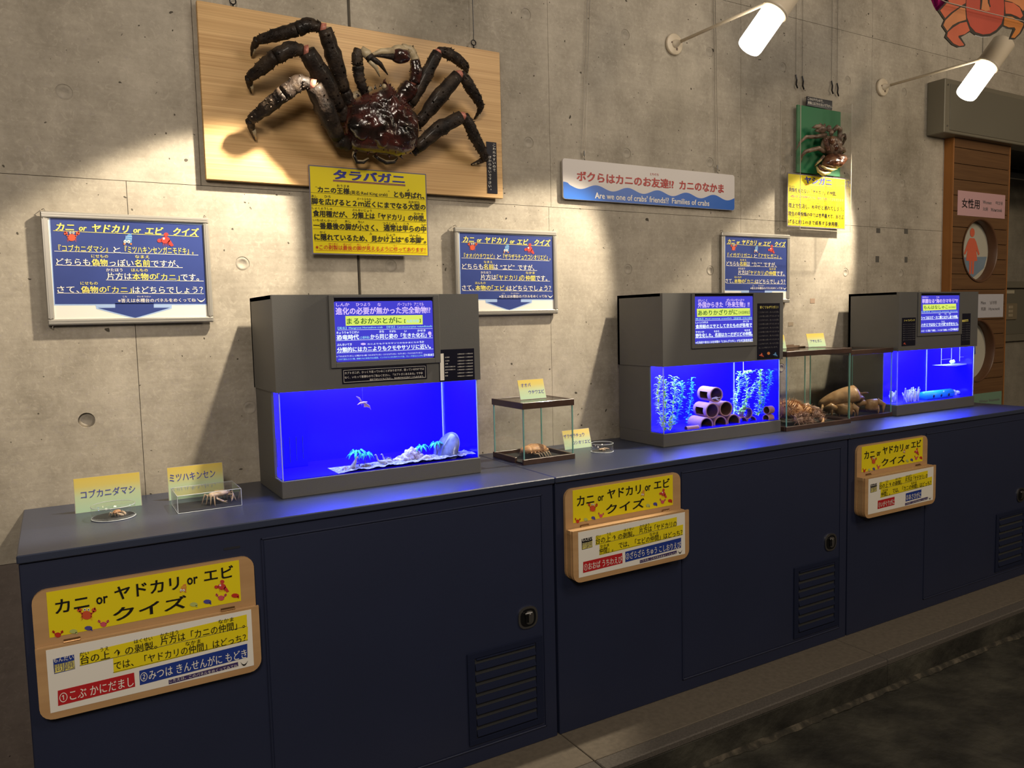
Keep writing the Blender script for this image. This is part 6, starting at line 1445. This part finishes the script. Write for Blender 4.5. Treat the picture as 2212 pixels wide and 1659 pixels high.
def quadruped(label, c, s, m_, plates=False, frill=False, stripes=False):
    t = thing('model_dinosaur', label, 'toy dinosaur', tuple(c), 'model dinosaurs'); b = MB(); b.use(m_, True); q = lambda x, z, y=0: c + Vector((x * s, y * s, z * s))
    b.tube([q(-.75, .12), q(-.4, .30), q(0, .42), q(.35, .32), q(.55, .22), q(.70, .18)], [s * k for k in (.03, .14, .24, .17, .10, .04)], 12)
    for x, y in ((-.25, -.12), (-.25, .12), (.28, -.12), (.28, .12)): b.tube([q(x, .3, y), q(x, 0, y)], [s * .09, s * .07], 7)
    if frill: b.use(dino_m, True); b.ell(q(.42, .42), (s * .05, s * .16, s * .18), 12, 8); b.cone(q(.55, .30, -.05), q(.75, .48, -.08), s * .03)
    if plates: 
        for k in range(6): b.cone(q(-.4 + k * .15, .48 + .08 * math.sin(k), .0), q(-.4 + k * .15, .75 + .06 * math.sin(k), .0), s * .08, 4)
    if stripes:
        b.use(dino_m, True)
        for k in range(4): b.tube([q(-.2 + k * .14, .12, -.2), q(-.2 + k * .14, .40, -.245), q(-.2 + k * .14, .62, -.10)], [s * .02] * 3, 5)
    b.build('dinosaur_body', t)
quadruped('dark striped four-legged model dinosaur right of the left palms', d(490, 790, -.25), .028, dino2, stripes=True)
quadruped('small dark spiked model dinosaur behind the long-necked pair', d(820, 690, -.215), .024, dino2, plates=True)
quadruped('horned model dinosaur between the coral rock and the horseshoe crab shell', d(1390, 680, -.245), .034, dino_m, frill=True)
p0 = d(1130, 700, -.225); t = thing('coral_rock', 'large pale coral rock in the middle of the dinosaur tank gravel', 'rock', tuple(p0)); b = MB(); b.use(rock_m, True)
for (X, Yp, rx, rz) in ((1090, 650, .030, .021), (1165, 580, .022, .021), (1230, 635, .026, .025), (990, 680, .020, .015), (1280, 680, .018, .016)):
    p = d(X, Yp, -.222); b.ell(p, (rx, .020, rz), 40, 26, None, .38, 95)
b.build('rock', t)
p0 = d(185, 815, -.24); t = thing('coral_rock', 'small pale rock at the left end of the gravel', 'rock', tuple(p0)); b = MB(); b.use(rock_m, True); b.ell(p0 + Vector((0, 0, .006)), (.008, .010, .009), 20, 12, None, .4, 120); b.build('rock', t)
# horseshoe crab shell standing on edge
hs = mat_ramp_noise('horseshoe_shell', [(0.06, 0.07, 0.10), (0.17, 0.18, 0.22)], 40, .35, .4, .3, 90, 4, .002); hs2 = mat('horseshoe_inner', (0.45, 0.22, 0.12), .5, var=.3, vscale=90)
c = d(1700, 480, -.225); t = thing('horseshoe_crab_shell', 'domed horseshoe crab shell leaning against the right end of the dinosaur tank', 'shell', tuple(c)); b = MB(); b.use(hs, True)
vs = []; fs = []; nu, nv = 36, 14; Rm = Matrix.Rotation(math.radians(28), 3, 'Y') @ Matrix.Rotation(math.radians(-66), 3, 'Z')
for i in range(nv + 1):
    s_ = math.sin(PI / 2 * i / nv)
    for j in range(nu):
        a = 2 * PI * j / nu; x = math.cos(a) * .040 * s_ * (1 + .12 * (math.sin(a) < 0)); z_ = math.sin(a) * .050 * s_; y_ = -.017 * math.sqrt(max(0, 1 - s_ * s_)) - .003 * math.exp(-(x / .004) ** 2) * (1 - s_)
        vs.append(c + Rm @ Vector((x, y_, z_)))
for i in range(nv):
    for j in range(nu): fs.append((i * nu + j, (i + 1) * nu + j, (i + 1) * nu + (j + 1) % nu, i * nu + (j + 1) % nu))
b.add(vs, fs)
b.tube([c + Rm @ Vector((math.cos(a) * .040 * (1 + .12 * (math.sin(a) < 0)), .0, math.sin(a) * .050)) for a in [2 * PI * i / 36 for i in range(37)]], .0016, 6)
b.use(hs2, True)
for k in range(5):
    for sd in (-1, 1): b.tube([c + Rm @ Vector((sd * .004, .004, -.02 + k * .009)), c + Rm @ Vector((sd * .018, .012, -.018 + k * .009)), c + Rm @ Vector((sd * .024, .026, -.024 + k * .009))], [.0024, .002, .0006], 6)
b.tube([c + Rm @ Vector((0, .003, -.038)), c + Rm @ Vector((.012, .006, -.05))], [.003, .001], 6)
b.build('shell_dome', t)
# flying reptile on a thread
g5 = lambda X, Yp, y=-.20: at(520 + X / 3.4556, 620 + Yp / 3.4556, y)
c = g5(912, 868); t = thing('model_flying_reptile', 'model flying reptile hanging on a thread in the dinosaur tank', 'toy dinosaur', tuple(c)); b = MB(); b.use(mat('reptile_brown', (0.50, 0.28, 0.22), .5), True)
b.tube([g5(945, 858), g5(915, 864), g5(890, 868), g5(870, 880)], [.001, .0035, .0026, .0006], 7)
for pts in ([(905, 862), (897, 845), (885, 826), (862, 817)], [(918, 868), (940, 872), (962, 888), (972, 917)]):
    pp = [g5(*k) for k in pts]; o = [Vector((.0, .0, -.010)) * f for f in (1.1, .9, .55, .05)]; n_ = len(pp)
    b.add([q + Vector((0, -.0007, 0)) for q in pp] + [q + w_ for q, w_ in zip(pp, o)], [(i, i + 1, n_ + i + 1, n_ + i) for i in range(n_ - 1)]); b.tube(pp, [.0016, .0013, .001, .0004], 5)
b.build('reptile_body', t); b = MB(); b.use(wire_m); b.tube([c, Vector((c.x, c.y, 1.150))], .0002, 4); b.build('thread', t)

# ---- clay pots and weeds
clay = mat('clay_pot', (0.42, 0.20, 0.15), .8, var=.12, vscale=50, bump=.3, bscale=300); clay_in = mat('clay_inside', (0.10, 0.030, 0.018), .85)
e = lambda X, Yp, y=-.240: at(1390 + X / 7.135, 770 + Yp / 7.135, y)
def pot(label, c, r, L=.085, window=False, axis=(0, 1, 0), bottom=True, grp='clay pots in the middle tank'):
    t = thing('clay_pot', label, 'clay pot', tuple(c), grp); a = Vector(axis).normalized(); u = Vector((0, 0, 1)) - a * a.z; u.normalize(); v = a.cross(u); b = MB(); n = 32; m_ = 10
    def ring(rad, h): return [c + a * h + (u * math.sin(2 * PI * j / n) + v * math.cos(2 * PI * j / n)) * rad for j in range(n)]
    def skip(i, j):
        if not window: return False
        ang = j / n * 360; return 3 <= i <= 6 and (ang > 335 or ang < 28) if window == 'r' else 2 <= i <= 7 and 148 < ang < 212
    for rad, mm, flip in ((r, clay, 0), (r * .86, clay_in, 1)):
        b.use(mm, True); vs = []; fs = []
        for i in range(m_ + 1): vs += ring(rad * (1.0 if i > 1 or flip else 1.04), .003 + (L - .003) * i / m_)
        for i in range(m_):
            for j in range(n):
                if not skip(i, j): fs.append((i * n + j, i * n + (j + 1) % n, (i + 1) * n + (j + 1) % n, (i + 1) * n + j))
        b.add(vs, fs)
    b.use(clay, True); vs = ring(r * 1.04, .003) + ring(r * 1.03, 0) + ring(r * .9, -.0012) + ring(r * .86, .003)
    b.add(vs, [(k * n + j, k * n + (j + 1) % n, (k + 1) * n + (j + 1) % n, (k + 1) * n + j) for k in range(3) for j in range(n)])
    if bottom:
        b.use(clay_in, True); b.add(ring(r * .86, L) + ring(r, L) + [c + a * L], [(j, (j + 1) % n, 2 * n) for j in range(n)] + [(j, n + j, n + (j + 1) % n, (j + 1) % n) for j in range(n)])
    b.build('pot_body', t); return t
ax = (.20, .98, 0); PRD = (e(1065, 720).z - e(1065, 960).z) / 2 / 1.04
pot('clay pot at the top of the pyramid', e(1125, 592, -.236), PRD * .98, .085, 'l', ax)
pot('left clay pot of the middle layer, a window cut in its side', e(1062, 838, -.238), PRD, .085, 'l', ax)
pot('right clay pot of the middle layer', e(1275, 808, -.238), PRD, .080, False, ax)
pot('left clay pot of the bottom layer', e(975, 1058, -.240), PRD * .98, .085, False, ax)
pot('middle clay pot of the bottom layer', e(1190, 1035, -.240), PRD * .98, .080, False, ax)
pot('right clay pot of the bottom layer', e(1392, 1004, -.240), PRD * .98, .080, False, ax)
sr = (e(1605, 785).z - e(1605, 965).z) / 2
pot('small open clay ring on top of its pair, right of the pyramid', e(1605, 876, -.225), sr, .030, False, ax, False, 'small clay rings')
pot('small open clay ring low on the left of its pair', e(1535, 1020, -.225), sr * .95, .030, False, ax, False, 'small clay rings')
pot('small open clay ring low on the right of its pair', e(1672, 1006, -.225), sr * .95, .030, False, ax, False, 'small clay rings')
p = e(840, 1095, -.255); pot('clay pipe lying sideways at the front left of the tank', p, .0085, .052, False, (-1, .1, 0), True, 'clay pipes lying sideways')
p = e(1895, 830, -.248); pot('upper clay pot lying sideways at the right end', Vector((p.x, p.y, p.z)), .0150, .030, False, (1, .1, 0), True, 'clay pipes lying sideways')
p = e(1885, 955, -.248); pot('lower clay pot lying sideways at the right end, under the other', Vector((p.x, p.y, p.z)), .0145, .032, False, (1, .1, 0), True, 'clay pipes lying sideways')
# crayfish in the top pot
c = e(1118, 640, -.225); t = thing('crayfish', 'pale crayfish sitting in the top clay pot', 'crayfish', tuple(c)); b = MB(); b.use(mat('crayfish_pale', (0.75, 0.70, 0.68), .4), True)
b.tube([c + Vector((-.010, .01, -.003)), c, c + Vector((.008, -.004, .0))], [.003, .005, .002], 8)
b.tube([c + Vector((.002, -.004, 0)), c + Vector((.016, -.010, .003)), c + Vector((.022, -.012, .003))], [.001, .0018, .0008], 6); b.tube([c + Vector((-.002, -.004, -.002)), c + Vector((-.010, -.014, -.004)), c + Vector((-.004, -.020, -.006))], [.001, .0018, .0008], 6); b.build('crayfish_body', t)
weed_m = mat('weed_green', (0.50, 0.90, 0.22), .45, var=.35, vscale=40); weed_c = mat('weed_cyan', (0.06, 0.50, 0.32), .45, var=.3, vscale=40); weed_y = mat('weed_lime', (0.68, 0.92, 0.12), .45, var=.25, vscale=40)
def weed(label, pts, dep, mm, seed, leaf=.019, dens=1.0, foot=True):
    rr = random.Random(seed); P_ = [e(X, Yp, dep) for X, Yp in pts]; t = thing('plastic_weed', label, 'aquarium plant', tuple(P_[0]), 'plastic weeds in the middle tank')
    b = MB(); b.use(mm, True); b.tube(P_, .0011, 6); b.build('stem', t)
    b = MB(); b.use(mm); L = sum((P_[i + 1] - P_[i]).length for i in range(len(P_) - 1)); n_ = int(L / .0062 * dens)
    for k in range(n_):
        f = k / n_ * (len(P_) - 1); i = min(int(f), len(P_) - 2); p = P_[i].lerp(P_[i + 1], f - i)
        for w_ in range(4):
            a = rr.uniform(0, 2 * PI); dr = Vector((math.cos(a), math.sin(a) * .8, rr.uniform(.1, .8))).normalized(); l = leaf * rr.uniform(.7, 1.2); sd = dr.cross(Vector((0, 0, 1))).normalized() * l * .20
            q1 = p + dr * l * .5 + Vector((0, 0, l * .12)); q2 = p + dr * l * .85 + Vector((0, 0, -.02 * l)); q3 = p + dr * l * 1.05 + Vector((0, 0, -l * .25))
            b.add([p, q1 - sd, q1 + sd, q2 - sd * .7, q2 + sd * .7, q3], [(0, 1, 2), (1, 3, 4, 2), (3, 5, 4)])
    b.build('leaves', t, kind='stuff')
weed('tall plastic weed in the front left corner of the pot tank', [(330, 1150), (345, 800), (330, 600), (350, 350)], -.250, weed_m, 1)
weed('short bushy lime weed at the foot of the front left corner', [(400, 1140), (410, 1050), (420, 930)], -.246, weed_y, 2, .019, 1.7)
weed('tall plastic weed close behind the left side pane', [(300, 1100), (240, 800), (225, 560), (255, 310)], -.225, weed_y, 3)
weed('tall plastic weed second from the left corner', [(430, 1080), (450, 800), (480, 520), (460, 310)], -.232, weed_m, 4)
weed('tall bluish weed leaning right, left of the pots', [(470, 1060), (540, 800), (600, 600), (590, 380)], -.215, weed_c, 5)
weed('bluish weed far back, left of the pots', [(690, 1060), (700, 850), (745, 600), (740, 320)], -.120, weed_c, 6, .016)
weed('tall plastic weed right behind the pots', [(1430, 880), (1420, 700), (1460, 480), (1480, 240)], -.205, weed_m, 7)
weed('tall plastic weed right of the pots, its tip bending right', [(1540, 900), (1580, 700), (1600, 430), (1560, 260), (1680, 250)], -.222, weed_m, 8)
weed('branching weed leaning right across the tank', [(1470, 880), (1560, 760), (1680, 520), (1800, 400)], -.225, weed_m, 9)
weed('tall bushy weed at the right of the pot tank', [(1760, 910), (1790, 700), (1800, 450), (1800, 220)], -.238, weed_m, 10, .020, 1.4)
weed('weed at the far right of the pot tank', [(1800, 880), (1880, 600), (1950, 380), (1960, 230)], -.244, weed_c, 11, .018)
c = e(1540, 250, -.2); t = thing('air_tube', 'thin white air tube above the right weeds of the pot tank', 'tube', tuple(c)); b = MB(); b.use(lampw); b.tube([c, Vector((c.x, c.y, 1.150))], .0012, 6); b.build('tube', t)

# ---- far tank: coral, tunnel, mushrooms of stone, hanging basket
k6 = lambda X, Yp, y=-.235: at(1920 + X / 9.215, 730 + Yp / 9.215, y)
cor = mat_ramp_noise('white_coral', [(0.45, 0.55, 0.60), (0.85, 0.88, 0.90)], 80, .6, 0, .5, 200, 4, .002)
def leafcoral(label, c, w_, h_, seed, n_=16):
    rr = random.Random(seed); t = thing('white_coral', label, 'coral', tuple(c), 'white corals in the far tank'); b = MB(); b.use(cor, True)
    for k in range(n_):
        a = rr.uniform(-1, 1); p = c + Vector((a * w_ * .45, rr.uniform(-.01, .01), 0)); top = c + Vector((a * w_ * .55 + rr.uniform(-.3, .3) * w_ * .3, rr.uniform(-.015, .01), h_ * rr.uniform(.55, 1.0)))
        b.tube([p, p.lerp(top, .5) + Vector((rr.uniform(-.004, .004), 0, 0)), top], [.004, .0065, .003], 7, True, .45)
        b.ell(top, (.0035, .003, .0035), 8, 6)
    b.build('coral_body', t)
cx = k6(450, 1285); leafcoral('frilly white coral at the left front of the far tank', cx, k6(600, 1280).x - k6(320, 1280).x, k6(450, 990).z - cx.z, 3, 24)
cx = k6(90, 1310, -.19); leafcoral('white coral seen through the left side pane of the far tank', cx, .030, .055, 5, 12)
cyan_m = mat('tunnel_blue_plastic', (0.01, 0.42, 0.75), .35)
c0, c1 = k6(720, 1190), k6(1270, 1130); r = .0195
t = thing('toy_tunnel', 'bright blue toy tunnel with round holes on the floor of the far tank', 'toy tunnel', tuple(c0)); b = MB(); b.use(cyan_m, True)
zc = .9 + r * .75; A, B_ = Vector((c0.x, -.225, zc)), Vector((c1.x, -.225, zc))
b.lathe(A, (B_ - A), [(0, 0), (0, r), ((B_ - A).length, r), ((B_ - A).length, r * .85)], 28); b.build('tunnel', t)
b = MB(); b.use(C['nblack'], True)
for X in (855, 1005, 1155): q = k6(X, 1215); b.lathe((q.x, -.225 - r - .0006, zc - .003), (0, 1, 0), [(0, 0), (0, .0062), (.004, .0062)], 18)
b.build('tunnel_hole', t); b = MB(); b.use(C['white']); q = k6(1070, 1150); b.ell((q.x, -.225 - r * .8, zc + r * .65), (.003, .002, .004), 10, 6); b.build('white_dot', t)
b = MB(); b.use(cor, True)
for (X, Yp, rx) in ((1100, 1070, .008), (1160, 1085, .005), (1210, 1100, .005)): q = k6(X, Yp); b.ell((q.x, -.225, q.z), (rx, rx, rx * .7), 14, 8, None, .3, 200)
tag(b.build('pebble_heap'), 'pale pebbles lying on top of the blue toy tunnel', 'pebbles')
t = thing('flat_stone', 'rounded grey-white stones at the right rear of the blue toy tunnel', 'stone', tuple(k6(1320, 1080, -.2))); b = MB(); b.use(cor, True)
for X, Yp, rx in ((1290, 1070, .014), (1370, 1085, .011), (1240, 1090, .009)): b.ell(k6(X, Yp, -.20), (rx, .01, .009), 16, 10, None, .2, 120)
b.tube([k6(1320, 1100, -.2), k6(1330, 1150, -.2)], .006, 8); b.build('stones', t)
t = thing('pink_pebble', 'small pink pebble in the right front corner of the far tank', 'pebble', tuple(k6(1610, 1130, -.23))); b = MB(); b.use(mat('pink_pebble', (0.75, 0.40, 0.45), .6), True); b.ell(k6(1610, 1128, -.235), (.0075, .006, .004), 16, 8, None, .1, 90); b.build('pebble', t)
t = thing('hanging_basket', 'clear hanging breeding basket holding a pale rock, top right of the far tank', 'basket', tuple(k6(1280, 540, -.2))); bs_m = mat('basket_clear_plastic', (0.55, 0.65, 0.75), .2)
b = MB(); b.use(bs_m); P0, P1 = k6(1055, 548, -.22), k6(1530, 520, -.22); zf_ = (P0.z + P1.z) / 2
b.prism([(P0.x, zf_ + .001), (P1.x, zf_ + .001), (P1.x - .01, zf_ - .001), (P0.x + (P1.x - P0.x) * .45, zf_ - .005), (P0.x + .01, zf_ - .001)], -.235, -.175)
for X in (1045, 1245, 1410, 1545): q = k6(X, 400, -.22); b.box(q.x - .0008, q.x + .0008, -.221, -.2195, zf_ + (.014 if X > 1400 else .001), 1.150)
for X0, X1 in ((1045, 1245), (1410, 1545)): a_, b__ = k6(X0, 400, -.22), k6(X1, 400, -.22); z_ = k6(X0, 435 if X0 < 1400 else 385, -.22).z; b.box(a_.x, b__.x, -.221, -.2195, z_, z_ + .0016); b.box(a_.x, b__.x, -.221, -.2195, 1.118, 1.1196)
b.build('basket_frame', t)
b = MB(); b.use(cor, True); b.ell(k6(1265, 475, -.205), (.0115, .011, .0095), 30, 20, None, .4, 160); tag(b.build('pale_rock'), 'lumpy pale rock on the hanging basket in the far tank', 'rock')
b = MB(); b.use(bs_m, True)
q = k6(1640, 470, -.21); b.ell(q, (.006, .006, .006), 14, 8); b.tube([k6(1590, 368, -.21), k6(1690, 362, -.21)], .0012, 6); b.tube([q, Vector((q.x, q.y, 1.1652))], .0014, 6); tag(b.build('suction_cup'), 'round suction cup and tube in the top right corner of the far tank', 'suction cup')

# ================================================================== HANGING FOIL CRAB AND BALLOON
FY = -.62
h = lambda X, Yp, y=FY: at(1960 + X / 8.778, Yp / 8.778, y)
def P2(pts): return [(h(X, Yp).x, h(X, Yp).z) for X, Yp in pts]
out_m = mat('cutout_outline', (0.028, 0.022, 0.016), .5); fo = mat('cutout_orange', (0.50, 0.105, 0.045), .5, var=.12, vscale=9); fo2 = mat('cutout_light_orange', (0.52, 0.19, 0.07), .5, var=.15, vscale=9); fo3 = mat('cutout_amber', (0.50, 0.17, 0.03), .5); fo4 = mat('cutout_red', (0.42, 0.060, 0.032), .5, var=.08, vscale=9)
t = thing('cardboard_crab', 'flat orange cut-out crab with a thick dark outline, hanging at the top right', 'decoration', tuple(h(1450, 300)))
sil = [(900, -420), (620, -560), (420, -760), (560, -980), (820, -900), (760, -700), (1050, -560), (1290, -760), (1450, -800), (1620, -760), (1850, -560), (2120, -700), (2080, -900), (2320, -980), (2460, -760), (2280, -560), (2010, -420), (2240, -300), (2260, -60), (2240, 0)][:0] + [(1130, -470), (1000, -600), (760, -640), (700, -800), (840, -930), (560, -900), (500, -640), (640, -460), (900, -380), (700, -260), (700, -100), (760, 10), (580, 200), (705, 378), (655, 490), (745, 620), (712, 705), (850, 850), (960, 900), (1075, 890), (1105, 850), (1015, 705), (1200, 600), (1290, 665), (1420, 700), (1560, 690), (1690, 620), (1810, 500), (1900, 540), (2010, 555), (1940, 740), (2040, 745), (2150, 640), (2240, 480), (2250, 60), (2260, -120), (2240, -280), (2050, -380), (2300, -460), (2430, -640), (2370, -900), (2090, -930), (2230, -800), (2170, -640), (1930, -600), (1800, -470), (1640, -600), (1470, -640), (1290, -600)]
b = MB(); b.use(out_m); b.prism(P2(sil), FY, FY + .004); b.use(mat('cutout_rim_grey', (.42, .40, .36), .5)); 
bd = b.build('cutout_backing', t)
def patch(name, pts, mm, k=.0008):
    b = MB(); b.use(mm); b.prism(P2(pts), FY - k, FY - .0001); b.build(name, t)
patch('claw_piece', [(740, -100), (770, 0), (785, 40), (1005, 115), (1100, 60), (1115, -150), (960, -330), (760, -230)], fo)
patch('claw_piece', [(930, -400), (1090, -500), (980, -570), (740, -610), (670, -800), (720, -860), (590, -860), (540, -650), (670, -490)], fo)
patch('claw_piece', [(2000, -400), (1840, -500), (1950, -570), (2190, -610), (2260, -800), (2210, -860), (2340, -860), (2390, -650), (2260, -490)], fo)
patch('leg_piece', [(745, 60), (620, 200), (712, 345), (820, 240), (985, 130)], fo)
patch('leg_piece', [(720, 385), (680, 480), (755, 590), (850, 480), (960, 420), (1110, 375), (1095, 160), (1010, 140), (860, 250)], fo2)
patch('leg_piece', [(765, 610), (750, 690), (870, 825), (980, 875), (1070, 862), (1065, 840), (965, 710), (965, 680), (1085, 650), (1180, 580), (1120, 415), (1000, 440), (870, 520)], fo)
patch('body_piece', [(1470, -600), (1310, -565), (1190, -470), (1130, -330), (1120, -150), (1112, 160), (1130, 340), (1190, 500), (1290, 610), (1430, 655), (1560, 640), (1680, 570), (1780, 450), (1825, 300), (1835, 100), (1810, -150), (1800, -330), (1740, -470), (1630, -565)], fo4)
patch('belly_patch', [(1410, -150), (1405, 60), (1395, 180), (1480, 215), (1560, 200), (1545, 120), (1500, -150)], fo2, .0014)
patch('eye_line', [(1370, -150), (1380, 30), (1372, 180), (1392, 182), (1412, 30), (1410, -150)], out_m, .002)
patch('eye_line', [(1505, -150), (1520, 60), (1560, 135), (1572, 130), (1550, 60), (1545, -150)], out_m, .002)
patch('leg_piece', [(1845, 30), (1860, 260), (1960, 265), (2070, 310), (2140, 350), (2190, 300), (2130, 150), (2010, 60)], fo)
patch('leg_piece', [(1840, 320), (1825, 480), (1920, 520), (2030, 520), (2050, 560), (1965, 715), (2030, 720), (2120, 630), (2200, 470), (2190, 440), (2080, 385), (1990, 320), (1900, 310)], fo3)
patch('leg_piece', [(1835, -150), (1850, 10), (1980, 40), (2120, 120), (2190, 210), (2215, 180), (2215, -100), (2190, -240), (2000, -340), (1840, -200)], fo2)
for ex in (1370, 1580):
    patch('eye', [(ex + 70 * math.cos(2 * PI * i / 20), -370 + 90 * math.sin(2 * PI * i / 20)) for i in range(20)], mat('eye_white', (.6, .58, .52), .5), .0012); patch('pupil', [(ex + 30 * math.cos(2 * PI * i / 16), -350 + 42 * math.sin(2 * PI * i / 16)) for i in range(16)], out_m, .002)
# hanging line across it and a pink foil balloon tip behind its left claw
b = MB(); b.use(mat('white_line', (0.45, 0.38, 0.30), .6)); a0 = h(740, 42, FY - .02); a1 = h(2212, 405, FY - .02); b.tube([a0 - (a1 - a0) * .5 + Vector((0, 0, .03)), a0, (a0 + a1) / 2 + Vector((0, 0, -.001)), a1, a1 + (a1 - a0) * .4], .0016, 5); tag(b.build('hanging_line'), 'thin pale string crossing in front of the cut-out crab', 'string')
t = thing('foil_balloon', 'shiny pink foil balloon, only its lower point showing left of the cut-out crab', 'balloon', tuple(h(450, -100, FY + .03)))
pk = mat('pink_foil', (0.42, 0.015, 0.17), .18, .85)
b = MB(); b.use(pk, True); c = h(470, -200, FY + .045); tip = h(560, 205, FY + .02); vs = []; n_ = 26
rings_ = [(.0, .004), (.10, .018), (.3, .040), (.55, .064), (.8, .08), (1.0, .082), (1.2, .06), (1.35, .01)]
up = Vector((c.x - tip.x, 0, c.z - tip.z)); Ln = up.length * 1.0; up.normalize(); sd = Vector((0, 1, 0)).cross(up)
for f, r in rings_:
    for j in range(n_):
        a = 2 * PI * j / n_; w_ = 1 + .10 * math.sin(a * 9 + f * 6); vs.append(tip + up * (f * Ln * 1.5) + sd * math.cos(a) * r * w_ + Vector((0, math.sin(a) * r * .35 * w_, 0)))
b.add(vs, [(i * n_ + j, i * n_ + (j + 1) % n_, (i + 1) * n_ + (j + 1) % n_, (i + 1) * n_ + j) for i in range(len(rings_) - 1) for j in range(n_)]); b.build('balloon_body', t)
